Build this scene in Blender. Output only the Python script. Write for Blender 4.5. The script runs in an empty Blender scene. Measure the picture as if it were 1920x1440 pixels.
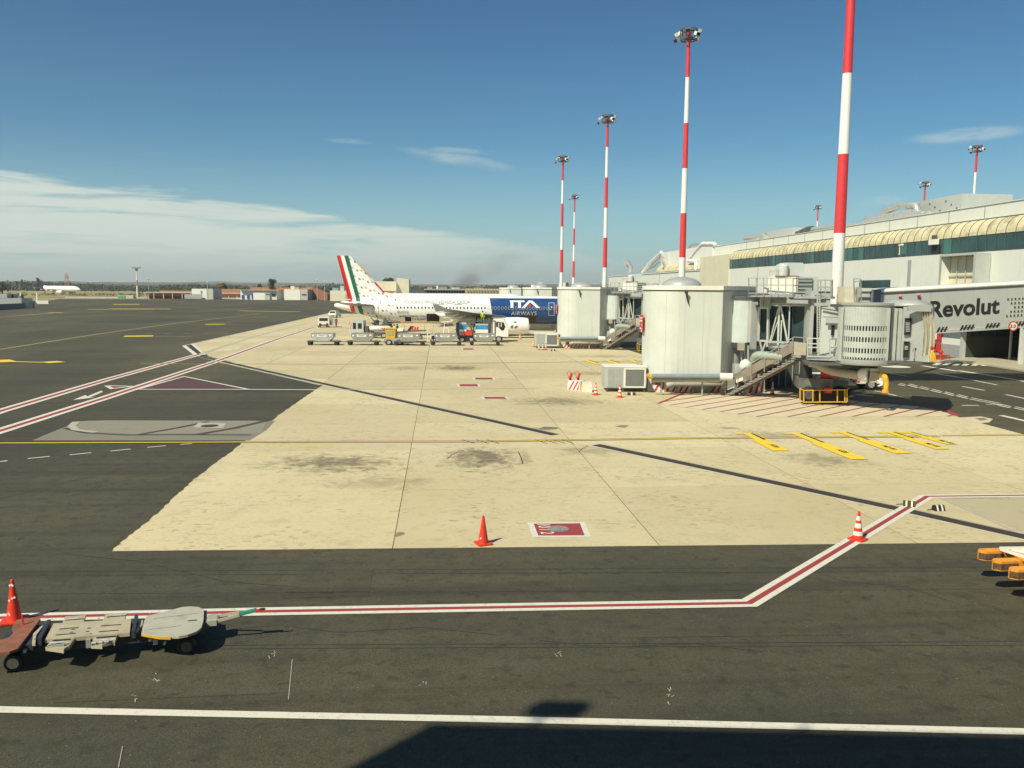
import bpy, math, random
from mathutils import Vector, Matrix
random.seed(7)
R = math.radians
sc = bpy.context.scene
COL = sc.collection
# ------------------------------------------------------------------ camera
YAW, PITCH, ROLL, EYE, FPX = R(4.82), math.atan(178/1600), .007, 6.7, 1600.0
fwd = Vector((math.sin(YAW)*math.cos(PITCH), math.cos(YAW)*math.cos(PITCH), -math.sin(PITCH)))
r0 = Vector((math.cos(YAW), -math.sin(YAW), 0)); u0 = r0.cross(fwd)
rt = r0*math.cos(ROLL) + u0*math.sin(ROLL); up = -r0*math.sin(ROLL) + u0*math.cos(ROLL)
cd = bpy.data.cameras.new('camera'); cam = bpy.data.objects.new('camera', cd); COL.objects.link(cam)
cd.sensor_width = 36; cd.lens = 36*FPX/1920; cd.clip_start = .1; cd.clip_end = 20000
cam.matrix_world = Matrix(((rt.x, up.x, -fwd.x, 0), (rt.y, up.y, -fwd.y, 0), (rt.z, up.z, -fwd.z, EYE), (0, 0, 0, 1)))
sc.camera = cam
# ------------------------------------------------------------------ light
SUN_EL, SUN_AZ = R(46), R(225)          # azimuth of the sun, clockwise from +Y
SUN_STR, SKY_STR, EXPO = 4.7, .098, 0.30
HAZE = 0.00013
sc.view_settings.view_transform = 'Standard'; sc.view_settings.look = 'None'
sc.view_settings.exposure = EXPO; sc.view_settings.gamma = 1; sc.view_settings.use_curve_mapping = False
sdir = Vector((math.sin(SUN_AZ)*math.cos(SUN_EL), math.cos(SUN_AZ)*math.cos(SUN_EL), math.sin(SUN_EL)))
sd = bpy.data.lights.new('sun', 'SUN'); sd.energy = SUN_STR; sd.angle = R(.53); sd.color = (1, .925, .715)
so = bpy.data.objects.new('sun', sd); COL.objects.link(so); so.rotation_euler = sdir.to_track_quat('Z', 'Y').to_euler(); so.location = (-60, -60, 90)
w = bpy.data.worlds.new("World"); sc.world = w; w.use_nodes = True
nt = w.node_tree; nt.nodes.clear()
def nn(t, kind, **kw):
    n = t.nodes.new(kind)
    for k, v in kw.items():
        if k.startswith('i_'):
            key = k[2:]
            n.inputs[int(key) if key.isdigit() else key].default_value = v
        else: setattr(n, k, v)
    return n
def mth(t, op, a, b=None, c=None, clamp=False):
    n = t.nodes.new('ShaderNodeMath'); n.operation = op; n.use_clamp = clamp
    for i, v in enumerate((a, b, c)):
        if v is None: continue
        if isinstance(v, (int, float)): n.inputs[i].default_value = v
        else: t.links.new(v, n.inputs[i])
    return n.outputs[0]
def mixc(t, f, a, b, mode='MIX'):
    n = t.nodes.new('ShaderNodeMix'); n.data_type = 'RGBA'; n.blend_type = mode
    for s, v in ((0, f), (6, a), (7, b)):
        if isinstance(v, (int, float)): n.inputs[s].default_value = v
        elif isinstance(v, (tuple, list)): n.inputs[s].default_value = tuple(v)[:3]+(1,)
        else: t.links.new(v, n.inputs[s])
    return n.outputs[2]
def smooth(t, v, a, b):
    n = t.nodes.new('ShaderNodeMapRange'); n.interpolation_type = 'SMOOTHSTEP'
    t.links.new(v, n.inputs[0]); n.inputs[1].default_value = a; n.inputs[2].default_value = b
    return n.outputs[0]
sky = nn(nt, 'ShaderNodeTexSky', sky_type='NISHITA', sun_disc=False, sun_elevation=SUN_EL, sun_rotation=SUN_AZ,
         altitude=0, air_density=1.0, dust_density=.6, ozone_density=1.6)
tc = nn(nt, 'ShaderNodeTexCoord'); sx = nn(nt, 'ShaderNodeSeparateXYZ'); nt.links.new(tc.outputs['Generated'], sx.inputs[0])
X, Y, Z = sx.outputs
az = mth(nt, 'MULTIPLY', mth(nt, 'ARCTAN2', X, Y), 57.2958)
el = mth(nt, 'MULTIPLY', mth(nt, 'ARCSINE', Z), 57.2958)
cv = nn(nt, 'ShaderNodeCombineXYZ'); nt.links.new(az, cv.inputs[0]); nt.links.new(el, cv.inputs[1])
def cnoise(sx_, sy_, sc_, det, rot=0, dist=0.0, off=0):
    m = nn(nt, 'ShaderNodeMapping'); m.inputs[2].default_value = (0, 0, rot); m.inputs[1].default_value = (off, off*.7, 0); m.inputs[3].default_value = (sx_, sy_, 1)
    nt.links.new(cv.outputs[0], m.inputs[0])
    n = nn(nt, 'ShaderNodeTexNoise', i_Scale=sc_, i_Detail=det, i_Roughness=.62, i_Distortion=dist); nt.links.new(m.outputs[0], n.inputs[0])
    return n.outputs[0]
n1 = cnoise(.10, .55, 1.0, 6, R(4), .3); n2 = cnoise(.06, .9, 1.3, 7, R(5), .5, 4); n3 = cnoise(.4, 1.6, 1.0, 5, 0, .3, 9)
top = mth(nt, 'ADD', mth(nt, 'MULTIPLY', az, -.115), 3.75)
top = mth(nt, 'MAXIMUM', top, 2.2)
edge = mth(nt, 'SUBTRACT', mth(nt, 'ADD', top, mth(nt, 'MULTIPLY', mth(nt, 'SUBTRACT', n1, .5), 3.2)), el)
m1 = smooth(nt, edge, -.08, .45)
body = mth(nt, 'MULTIPLY', m1, smooth(nt, n2, .25, .53))
west = smooth(nt, az, 16, -6)
body = mth(nt, 'MULTIPLY', body, mth(nt, 'ADD', mth(nt, 'MULTIPLY', west, .8), .2))
body = mth(nt, 'MULTIPLY', body, mth(nt, 'ADD', mth(nt, 'MULTIPLY', smooth(nt, el, .2, 3.0), .65), .35))
# a faint trailing wisp high in the middle and small puffs to the right
def blob(a0, e0, ra, re, tilt, n, lo, hi, amp):
    da = mth(nt, 'SUBTRACT', az, a0); de = mth(nt, 'SUBTRACT', mth(nt, 'SUBTRACT', el, e0), mth(nt, 'MULTIPLY', da, tilt))
    q = mth(nt, 'ADD', mth(nt, 'POWER', mth(nt, 'ABSOLUTE', mth(nt, 'DIVIDE', da, ra)), 2), mth(nt, 'POWER', mth(nt, 'ABSOLUTE', mth(nt, 'DIVIDE', de, re)), 2))
    return mth(nt, 'MULTIPLY', mth(nt, 'MULTIPLY', smooth(nt, q, 1, 0), smooth(nt, n, lo, hi)), amp)
for args in ((1.3, 8.3, 4.6, .55, -.16, n1, .38, .62, .42), (1.2, 8.9, 3.2, .25, -.05, n3, .40, .62, .28), (32.2, 9.0, 3.6, .5, .02, n3, .25, .6, .42), (27.6, 5.5, 2.0, .35, .0, n3, .3, .6, .22), (-5.8, 9.3, 1.8, .2, -.02, n3, .4, .6, .2)):
    body = mth(nt, 'MAXIMUM', body, blob(*args))
hz = smooth(nt, el, 10, -2)
skc = mixc(nt, 1.0, sky.outputs[0], mixc(nt, smooth(nt, el, 3, 22), (.36, .64, .73), (.245, .475, .61)), 'MULTIPLY')
skc = mixc(nt, mth(nt, 'MULTIPLY', hz, .62), skc, (4.6, 6.2, 6.1))
cl = mixc(nt, mth(nt, 'MULTIPLY', body, .95), skc, (5.7, 6.4, 5.75))
bg = nn(nt, 'ShaderNodeBackground', i_Strength=SKY_STR); nt.links.new(cl, bg.inputs[0])
wo = nn(nt, 'ShaderNodeOutputWorld'); nt.links.new(bg.outputs[0], wo.inputs[0])
# ------------------------------------------------------------------ geometry helpers
def ray(x, y): return fwd + rt*((x-960)/FPX) - up*((y-720)/FPX)
def G(x, y, z=0.0):                      # ground point (or point at height z) seen at a spot of the photograph
    d = ray(x, y); t = (z-EYE)/d.z
    return Vector((0, 0, EYE)) + d*t
def P(x, y, dep):                        # point at a given distance ahead
    d = ray(x, y); t = dep/(d.x*math.sin(YAW)+d.y*math.cos(YAW))
    return Vector((0, 0, EYE)) + d*t
def C(xc, dep, z=0.0): return Vector((xc*math.cos(YAW)+dep*math.sin(YAW), -xc*math.sin(YAW)+dep*math.cos(YAW), z))
CAMR = Matrix.Rotation(-YAW, 4, 'Z')
class B:
    def __init__(s, M=None): s.v = []; s.f = []; s.mi = []; s.M = M or Matrix(); s.m = 0; s.sm = []; s.smooth = False
    def pt(s, p): s.v.append(s.M @ Vector(p)); return len(s.v)-1
    def face(s, idx): s.f.append(list(idx)); s.mi.append(s.m); s.sm.append(s.smooth)
    def capf(s, idx):
        n = len(s.v); s.v += [s.v[i].copy() for i in idx]; s.face(range(n, n+len(idx)))
    def poly(s, pts): s.face([s.pt(p) for p in pts])
    def hexa(s, p):
        i = [s.pt(q) for q in p]
        for a in ((3, 2, 1, 0), (4, 5, 6, 7), (0, 1, 5, 4), (1, 2, 6, 5), (2, 3, 7, 6), (3, 0, 4, 7)): s.face([i[k] for k in a])
    def box(s, x0, x1, y0, y1, z0, z1):
        s.hexa([(x0, y0, z0), (x1, y0, z0), (x1, y1, z0), (x0, y1, z0), (x0, y0, z1), (x1, y0, z1), (x1, y1, z1), (x0, y1, z1)])
    def prism(s, pts, z0, z1, axis='z'):
        n = len(pts)
        f = {'z': lambda p, h: (p[0], p[1], h), 'y': lambda p, h: (p[0], h, p[1]), 'x': lambda p, h: (h, p[0], p[1])}[axis]
        a = [s.pt(f(p, z0)) for p in pts]; b = [s.pt(f(p, z1)) for p in pts]
        s.face(a[::-1]); s.face(b)
        for i in range(n): j = (i+1) % n; s.face((a[i], a[j], b[j], b[i]))
    def bar(s, p, q, w, h=None):
        h = h or w; p = Vector(p); q = Vector(q); d = q-p
        if d.length < 1e-6: return
        d.normalize(); a = d.cross(Vector((0, 0, 1)))
        if a.length < .01: a = Vector((1, 0, 0))
        a.normalize(); c = a.cross(d).normalized(); a = a*(w/2); c = c*(h/2)
        s.hexa([p-a-c, p+a-c, q+a-c, q-a-c, p-a+c, p+a+c, q+a+c, q-a+c])
    def tube(s, pts, r, n=10, cap=True):
        pts = [Vector(p) for p in pts]; rs = r if isinstance(r, (list, tuple)) else [r]*len(pts)
        rings = []; s.smooth = True; prev = None
        for i, p in enumerate(pts):
            d = (pts[min(i+1, len(pts)-1)]-pts[max(i-1, 0)]).normalized()
            if prev is None:
                a = d.cross(Vector((0, 0, 1)))
                if a.length < .05: a = d.cross(Vector((0, 1, 0)))
            else: a = prev - d*prev.dot(d)
            a.normalize(); prev = a; c = d.cross(a)
            rings.append([s.pt(p + (a*math.cos(2*math.pi*k/n) + c*math.sin(2*math.pi*k/n))*rs[i]) for k in range(n)])
        for A, D in zip(rings, rings[1:]):
            for k in range(n): j = (k+1) % n; s.face((A[k], A[j], D[j], D[k]))
        s.smooth = False
        if cap: s.capf(rings[0][::-1]); s.capf(rings[-1])
    def lathe(s, prof, c=(0, 0, 0), n=20, axis='z'):
        c = Vector(c)
        def ring(r_, h):
            out = []
            for k in range(n):
                a = 2*math.pi*k/n; x, y = r_*math.cos(a), r_*math.sin(a)
                out.append(s.pt(c + Vector({'z': (x, y, h), 'y': (x, h, y), 'x': (h, x, y)}[axis])))
            return out
        first = prev = ring(*prof[0]); pd = None
        for i in range(1, len(prof)):
            d = Vector((prof[i][0]-prof[i-1][0], prof[i][1]-prof[i-1][1])).normalized()
            if pd is not None and d.dot(pd) < .8: prev = ring(*prof[i-1])
            cur = ring(*prof[i]); s.smooth = True
            for k in range(n): j = (k+1) % n; s.face((prev[k], prev[j], cur[j], cur[k]))
            s.smooth = False; prev = cur; pd = d
        s.capf(first[::-1]); s.capf(prev)
    def loft(s, rings, cap=True):
        idx = [[s.pt(p) for p in r_] for r_ in rings]; n = len(idx[0]); s.smooth = True
        for A, D in zip(idx, idx[1:]):
            for k in range(n): j = (k+1) % n; s.face((A[k], A[j], D[j], D[k]))
        s.smooth = False
        if cap: s.capf(idx[0][::-1]); s.capf(idx[-1])
    def build(s, name, mat, parent=None, **kw):
        me = bpy.data.meshes.new(name)
        off = Vector((0, 0, 0)); q = parent
        while q is not None: off = off + q.location; q = q.parent
        if parent is None and 'loc' in kw: off = Vector(kw.pop('loc'))
        me.from_pydata([v-off for v in s.v], [], s.f)
        mats = mat if isinstance(mat, (list, tuple)) else [mat]
        for m_ in mats: me.materials.append(m_)
        for p_, i, q_ in zip(me.polygons, s.mi, s.sm): p_.material_index = i; p_.use_smooth = q_
        me.validate(); me.update()
        o = bpy.data.objects.new(name, me); COL.objects.link(o)
        if parent is None: o.location = off
        else: o.parent = parent
        for k, v in kw.items(): o[k] = v
        return o
def tag(o, label=None, category=None, group=None, kind=None):
    for k, v in (('label', label), ('category', category), ('group', group), ('kind', kind)):
        if v: o[k] = v
    return o
def thing(name, loc, label, category, group=None):
    o = bpy.data.objects.new(name, None); COL.objects.link(o); o.location = loc; o.empty_display_size = .3
    return tag(o, label, category, group)
def dup(root, loc, label=None, rz=None, group=None, skip=()):
    c = root.copy(); COL.objects.link(c); c.location = loc
    if rz is not None: c.rotation_euler.z = rz
    if label: c['label'] = label
    if group: c['group'] = group
    for ch in root.children:
        if ch.name.split('.')[0] in skip: continue
        d = ch.copy(); COL.objects.link(d); d.parent = c
        for g in ch.children:
            e = g.copy(); COL.objects.link(e); e.parent = d
    return c
def text(name, s, size, mat, org, xd, yd, parent=None, bold=0.0, depth=.012, sx_=1.0, align='LEFT', wrap=None, spacing=1.0):
    cu = bpy.data.curves.new(name, 'FONT'); cu.body = s; cu.size = 1; cu.offset = bold; cu.extrude = .5; cu.align_x = align; cu.space_character = spacing; cu.resolution_u = 4
    t = bpy.data.objects.new(name, cu); COL.objects.link(t)
    dg = bpy.context.evaluated_depsgraph_get(); me = bpy.data.meshes.new_from_object(t.evaluated_get(dg))
    bpy.data.objects.remove(t); me.name = name
    xd = Vector(xd).normalized(); yd = Vector(yd).normalized(); nd = xd.cross(yd)
    off = Vector((0, 0, 0)); q = parent
    while q is not None: off = off + q.location; q = q.parent
    for v in me.vertices:
        p = Vector(org) + xd*(v.co.x*size*sx_) + yd*(v.co.y*size) + nd*(v.co.z*depth)
        if wrap: p = wrap(p)
        v.co = p-off
    me.materials.clear(); me.materials.append(mat)
    o = bpy.data.objects.new(name, me); COL.objects.link(o)
    if parent: o.parent = parent
    return o
# ------------------------------------------------------------------ materials
MC = {}
def mat(name, col, rough=.55, metal=0.0, var=.10, scale=3.0, bump=0.0, bscale=40, dirt=None, damt=.0, dscale=1.5, spec=.5, stretch=(1, 1, 1), streak=0.0):
    if name in MC: return MC[name]
    m = bpy.data.materials.new(name); m.use_nodes = True; t = m.node_tree; bs = t.nodes['Principled BSDF']
    tcn = nn(t, 'ShaderNodeTexCoord'); mp = nn(t, 'ShaderNodeMapping'); mp.inputs[3].default_value = stretch; t.links.new(tcn.outputs['Object'], mp.inputs[0])
    a = nn(t, 'ShaderNodeTexNoise', i_Scale=scale, i_Detail=5.0, i_Roughness=.6); t.links.new(mp.outputs[0], a.inputs[0])
    lo = tuple(c*(1-var) for c in col); hi = tuple(min(1, c*(1+var)) for c in col)
    c = mixc(t, smooth(t, a.outputs[0], .3, .7), lo, hi)
    if dirt:
        d = nn(t, 'ShaderNodeTexNoise', i_Scale=dscale, i_Detail=8.0, i_Roughness=.65); t.links.new(mp.outputs[0], d.inputs[0])
        c = mixc(t, mth(t, 'MULTIPLY', smooth(t, d.outputs[0], .48, .72), damt), c, dirt)
    if streak:
        ms = nn(t, 'ShaderNodeMapping'); ms.inputs[3].default_value = (3.0, 3.0, .12); t.links.new(tcn.outputs['Object'], ms.inputs[0])
        d = nn(t, 'ShaderNodeTexNoise', i_Scale=1.0, i_Detail=6.0, i_Roughness=.6); t.links.new(ms.outputs[0], d.inputs[0])
        c = mixc(t, mth(t, 'MULTIPLY', smooth(t, d.outputs[0], .5, .75), streak), c, tuple(q*.55 for q in col))
    t.links.new(c, bs.inputs['Base Color']); bs.inputs['Roughness'].default_value = rough; bs.inputs['Metallic'].default_value = metal
    bs.inputs['Specular IOR Level'].default_value = spec
    if bump:
        bn = nn(t, 'ShaderNodeTexNoise', i_Scale=bscale, i_Detail=3.0); t.links.new(mp.outputs[0], bn.inputs[0])
        bb = nn(t, 'ShaderNodeBump', i_Strength=bump, i_Distance=.02); t.links.new(bn.outputs[0], bb.inputs['Height']); t.links.new(bb.outputs[0], bs.inputs['Normal'])
    MC[name] = m
    return m
WHITE = mat('white_paint', (.74, .73, .66), .45, var=.05, dirt=(.45, .42, .34), damt=.25)
WALLW = mat('white_wall_panel', (.56, .59, .54), .6, var=.035, scale=.6, dirt=(.48, .46, .38), damt=.3, dscale=.7, streak=.25)
TWALL = mat('terminal_wall', (.70, .72, .655), .6, var=.03, scale=.5, dirt=(.5, .5, .44), damt=.25, dscale=.5, streak=.18)
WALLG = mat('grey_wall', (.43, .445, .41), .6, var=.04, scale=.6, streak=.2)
WALLC = mat('cream_wall', (.66, .62, .46), .6, var=.05, scale=.5, streak=.2)
CANOPY = mat('cream_canopy', (.62, .56, .36), .6, var=.12, scale=.9, dirt=(.16, .13, .06), damt=.75, dscale=.55)
GREY = mat('grey_metal', (.36, .38, .37), .45, .1, var=.06, dirt=(.22, .22, .2), damt=.3)
LGREY = mat('light_grey_paint', (.47, .495, .465), .45, .1, var=.05, dirt=(.3, .3, .27), damt=.25)
DGREY = mat('dark_grey_metal', (.10, .105, .105), .5, .2, var=.15)
BLACK = mat('black_rubber', (.018, .018, .02), .7, var=.2, scale=12)
DARK = mat('dark_interior', (.012, .013, .016), .8, var=.3)
GLASS = mat('dark_tinted_glass', (.025, .045, .052), .08, var=.2, scale=.7)
GALV = mat('galvanised_steel', (.45, .46, .45), .4, .55, var=.12, scale=8, dirt=(.25, .24, .22), damt=.35)
ALU = mat('polished_duct_steel', (.66, .66, .62), .34, .55, var=.08, bump=.15, bscale=6)
RED = mat('red_paint', (.55, .03, .025), .5, var=.08, scale=2)
MASTW = mat('mast_white', (.78, .78, .74), .4, var=.03)
MASTR = mat('mast_red', (.62, .045, .05), .4, var=.06)
CONE = mat('cone_orange_red', (.68, .045, .02), .45, var=.12, scale=9, dirt=(.25, .03, .02), damt=.5, dscale=7)
CONEW = mat('cone_white_band', (.72, .70, .66), .4, var=.08, scale=14, dirt=(.4, .3, .25), damt=.35, dscale=9)
YEL = mat('yellow_paint', (.62, .36, .02), .45, var=.12, scale=3, dirt=(.25, .15, .04), damt=.4)
ORA = mat('orange_paint', (.75, .30, .02), .45, var=.10, scale=4, dirt=(.07, .05, .04), damt=.35, dscale=5)
BEIGE = mat('weathered_beige_metal', (.40, .36, .28), .55, .05, var=.1, scale=3, dirt=(.22, .19, .14), damt=.5)
STAIRP = mat('stair_side_panel', (.235, .205, .16), .5, .1, var=.1, scale=2, dirt=(.13, .11, .09), damt=.4)
RUST = mat('rusty_brown_plate', (.25, .10, .055), .65, var=.15, scale=5, dirt=(.09, .05, .035), damt=.5, dscale=3, bump=.1)
PLY = mat('dolly_plate_grey', (.42, .41, .33), .55, var=.06, scale=4, dirt=(.2, .19, .15), damt=.5, dscale=2.2, bump=.25, bscale=90)
PLY2 = mat('dolly_deck_sand', (.46, .41, .285), .55, .1, var=.08, scale=4, dirt=(.16, .14, .11), damt=.5, dscale=3)
BLUEP = mat('blue_grey_rail', (.30, .37, .43), .4, .4, var=.1)
GREENP = mat('green_paint', (.03, .22, .17), .5, var=.1)
HOSEY = mat('yellow_hose', (.72, .42, .03), .6, var=.15, scale=9, dirt=(.25, .15, .03), damt=.3)
CANVAS = mat('cream_canvas', (.55, .53, .44), .8, var=.08, scale=3, bump=.2, bscale=8)
PLASTW = mat('translucent_panel', (.52, .58, .56), .35, var=.05, scale=2)
INK = mat('black_lettering', (.02, .02, .018), .5, var=.1)
RIM = mat('wheel_rim', (.5, .48, .4), .4, .5, var=.1)
TEALG = mat('teal_pane', (.012, .055, .058), .06, var=.4, scale=.3)
TEALL = mat('light_green_pane', (.03, .13, .105), .12, var=.25, scale=.4)
# ------------------------------------------------------------------ ground materials
def ground_mat(name, base, kind):
    m = bpy.data.materials.new(name); m.use_nodes = True; t = m.node_tree; bs = t.nodes['Principled BSDF']
    g = nn(t, 'ShaderNodeNewGeometry'); pos = g.outputs['Position']
    def N(scale, det=5, stretch=(1, 1, 1), rough=.6, off=0, dist=0):
        mp = nn(t, 'ShaderNodeMapping'); mp.inputs[3].default_value = stretch; mp.inputs[1].default_value = (off, off, 0); t.links.new(pos, mp.inputs[0])
        n = nn(t, 'ShaderNodeTexNoise', i_Scale=scale, i_Detail=float(det), i_Roughness=rough, i_Distortion=float(dist)); t.links.new(mp.outputs[0], n.inputs[0]); return n.outputs[0]
    def dark(c, f, k): return mixc(t, f, c, tuple(q*k for q in base))
    if kind == 'asphalt':
        fine = N(38, 3, rough=.8); mid = N(2.2, 6); big = N(.07, 5, (1, .45, 1), off=3)
        c = mixc(t, smooth(t, fine, .3, .75), tuple(q*.65 for q in base), tuple(q*1.45 for q in base))
        gr = N(13, 5, rough=.85, off=77); c = mixc(t, mth(t, 'MULTIPLY', smooth(t, gr, .36, .64), .65), c, mixc(t, 1.0, c, (1.55, 1.53, 1.45), 'MULTIPLY'))
        c = mixc(t, smooth(t, big, .35, .68), mixc(t, 1.0, c, (.83, .84, .86), 'MULTIPLY'), mixc(t, 1.0, c, (1.28, 1.24, 1.15), 'MULTIPLY'))
        c = mixc(t, mth(t, 'MULTIPLY', smooth(t, mid, .45, .75), .6), c, tuple(q*.6 for q in base))
        st = N(.5, 5, (.12, 2.0, 1), off=8); c = mixc(t, mth(t, 'MULTIPLY', smooth(t, st, .46, .68), .5), c, tuple(q*.6 for q in base))
        bd = N(.22, 4, (.06, 1.4, 1), off=61); c = mixc(t, mth(t, 'MULTIPLY', smooth(t, bd, .40, .62), .35), c, mixc(t, 1.0, c, (1.5, 1.45, 1.35), 'MULTIPLY'))
        bl = N(3.0, 4, rough=.5, off=71); c = mixc(t, mth(t, 'MULTIPLY', smooth(t, bl, .58, .68), .45), c, tuple(q*.45 for q in base))
        sp = N(9, 2, rough=.3, off=5); c = mixc(t, mth(t, 'MULTIPLY', smooth(t, sp, .70, .78), .6), c, tuple(q*.35 for q in base))
        sp2 = N(16, 1, rough=.3, off=15); c = mixc(t, mth(t, 'MULTIPLY', smooth(t, sp2, .76, .80), .5), c, (.25, .24, .21))
        sy2 = nn(t, 'ShaderNodeSeparateXYZ'); t.links.new(pos, sy2.inputs[0]); c = mixc(t, mth(t, 'MULTIPLY', smooth(t, sy2.outputs[1], 35, 95), mth(t, 'ADD', .55, mth(t, 'MULTIPLY', smooth(t, big, .35, .65), .45))), c, mixc(t, 1.0, c, (1.30, 1.29, 1.20), 'MULTIPLY'))  # older far asphalt paler, with distance haze and gloss partly in the colour
        bs.inputs['Roughness'].default_value = .75; bs.inputs['Specular IOR Level'].default_value = .35
        bh = fine; bstr = .5
    else:
        fine = N(30, 4, rough=.75); mid = N(1.3, 7, off=2); big = N(.10, 4, off=9)
        oi = nn(t, 'ShaderNodeObjectInfo')
        c = mixc(t, smooth(t, fine, .3, .75), tuple(q*.90 for q in base), tuple(q*1.10 for q in base))
        c = mixc(t, smooth(t, big, .3, .7), mixc(t, 1.0, c, (.93, .90, .86), 'MULTIPLY'), c)
        c = mixc(t, oi.outputs['Random'], mixc(t, 1.0, c, (.87, .87, .88), 'MULTIPLY'), mixc(t, 1.0, c, (1.05, 1.06, 1.10), 'MULTIPLY'))
        c = mixc(t, mth(t, 'MULTIPLY', smooth(t, mid, .50, .76), .55), c, tuple(q*.60 for q in base))
        hf = N(7, 6, (1, 1.5, 1), .7, off=51); c = mixc(t, mth(t, 'MULTIPLY', mth(t, 'MULTIPLY', smooth(t, hf, .46, .68), smooth(t, N(.5, 4, off=95), .38, .60)), .6), c, tuple(q*.62 for q in base))
        sm = N(3.2, 3, (1, 1.6, 1), .5, off=21); c = mixc(t, mth(t, 'MULTIPLY', mth(t, 'MULTIPLY', smooth(t, sm, .56, .64), smooth(t, N(.35, 4, off=91), .42, .62)), .75), c, tuple(q*.5 for q in base))
        st = N(.6, 6, (.25, 1.8, 1), off=31); c = mixc(t, mth(t, 'MULTIPLY', smooth(t, st, .58, .78), .25), c, tuple(q*.55 for q in base))
        # oil and soot stains
        sn = N(1.5, 8, rough=.72, off=41, dist=.4)
        sxy = nn(t, 'ShaderNodeSeparateXYZ'); t.links.new(pos, sxy.inputs[0])
        for px, py, rx, ry, a in STAINS:
            q0 = G(px, py)
            d = mth(t, 'SQRT', mth(t, 'ADD', mth(t, 'POWER', mth(t, 'DIVIDE', mth(t, 'SUBTRACT', sxy.outputs[0], q0.x), rx), 2), mth(t, 'POWER', mth(t, 'DIVIDE', mth(t, 'SUBTRACT', sxy.outputs[1], q0.y), ry), 2)))
            f = mth(t, 'ADD', mth(t, 'SUBTRACT', 1, d), mth(t, 'MULTIPLY', mth(t, 'SUBTRACT', sn, .50), 3.4))
            c = mixc(t, mth(t, 'MULTIPLY', smooth(t, f, .0, .95), a), c, (.055, .045, .032))
        bs.inputs['Roughness'].default_value = .8; bs.inputs['Specular IOR Level'].default_value = .25
        bh = fine; bstr = .25
    t.links.new(c, bs.inputs['Base Color'])
    bb = nn(t, 'ShaderNodeBump', i_Strength=bstr, i_Distance=.01); t.links.new(bh, bb.inputs['Height']); t.links.new(bb.outputs[0], bs.inputs['Normal'])
    return m
def powfix(): pass
STAINS = [(625, 868, 3.2, 2.2, .68), (900, 858, 1.8, 3.0, .72), (860, 690, 2.6, 3.5, .7), (760, 690, 2.2, 2.6, .4), (1110, 845, 1.8, 1.6, .35), (1545, 862, 1.9, 1.9, .45),
          (1440, 815, 2.6, 1.4, .38), (1045, 752, 3.4, 2.6, .55), (1020, 805, .9, .8, .5), (1110, 700, 2.6, 2.2, .35), (1190, 740, .9, .7, .5), (1370, 803, .8, .5, .5), (985, 858, .35, 3.0, .3), (720, 905, 2.4, 1.4, .3), (1140, 668, 4, 3, .35)]
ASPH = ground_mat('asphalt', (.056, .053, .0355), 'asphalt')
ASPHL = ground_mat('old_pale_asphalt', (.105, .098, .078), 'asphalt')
CONC = ground_mat('apron_concrete', (.60, .525, .325), 'concrete')
def paint(name, col, wear=.35, under=None, scale=7):
    m = bpy.data.materials.new(name); m.use_nodes = True; t = m.node_tree; bs = t.nodes['Principled BSDF']
    g = nn(t, 'ShaderNodeNewGeometry')
    a = nn(t, 'ShaderNodeTexNoise', i_Scale=float(scale), i_Detail=8.0, i_Roughness=.75); t.links.new(g.outputs['Position'], a.inputs[0])
    b = nn(t, 'ShaderNodeTexNoise', i_Scale=60.0, i_Detail=2.0); t.links.new(g.outputs['Position'], b.inputs[0])
    c = mixc(t, mth(t, 'MULTIPLY', smooth(t, a.outputs[0], .50, .72), wear), col, tuple(q*.45+.03 for q in col))
    c = mixc(t, mth(t, 'MULTIPLY', smooth(t, b.outputs[0], .5, .8), .25), c, tuple(q*.5 for q in col))
    t.links.new(c, bs.inputs['Base Color']); bs.inputs['Roughness'].default_value = .7
    return m
PW = paint('white_marking', (.64, .62, .53), .75); PR = paint('red_marking', (.30, .045, .045), .8); PY = paint('yellow_marking', (.78, .56, .04), .35)
PYF = paint('faded_yellow_marking', (.30, .25, .09), .7); PM = paint('maroon_marking', (.095, .045, .042), .6); PK = paint('black_marking', (.03, .028, .026), .2)
PWF = paint('faded_white_marking', (.42, .40, .33), .8); SLOT = paint('dark_drain_grating', (.045, .034, .026), .4, scale=20); HATCH = paint('pale_stand_box', (.60, .52, .36), .5, scale=1.2)
PG = paint('pale_patch', (.215, .20, .15), .5, scale=1.0); PSK = paint('tyre_mark', (.055, .052, .045), .5)
def sheet(name, pts, z, m, px=True, par=None, **kw):
    b = B(); q = [G(*p) if px else Vector((p[0], p[1], 0)) for p in pts]
    a = sum(q[i].x*q[(i+1) % len(q)].y-q[(i+1) % len(q)].x*q[i].y for i in range(len(q)))
    if a < 0: q = q[::-1]
    b.poly([(p.x, p.y, z) for p in q]); o = b.build(name, m, par); o['kind'] = 'structure'
    return o
MKC = [0]
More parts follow.
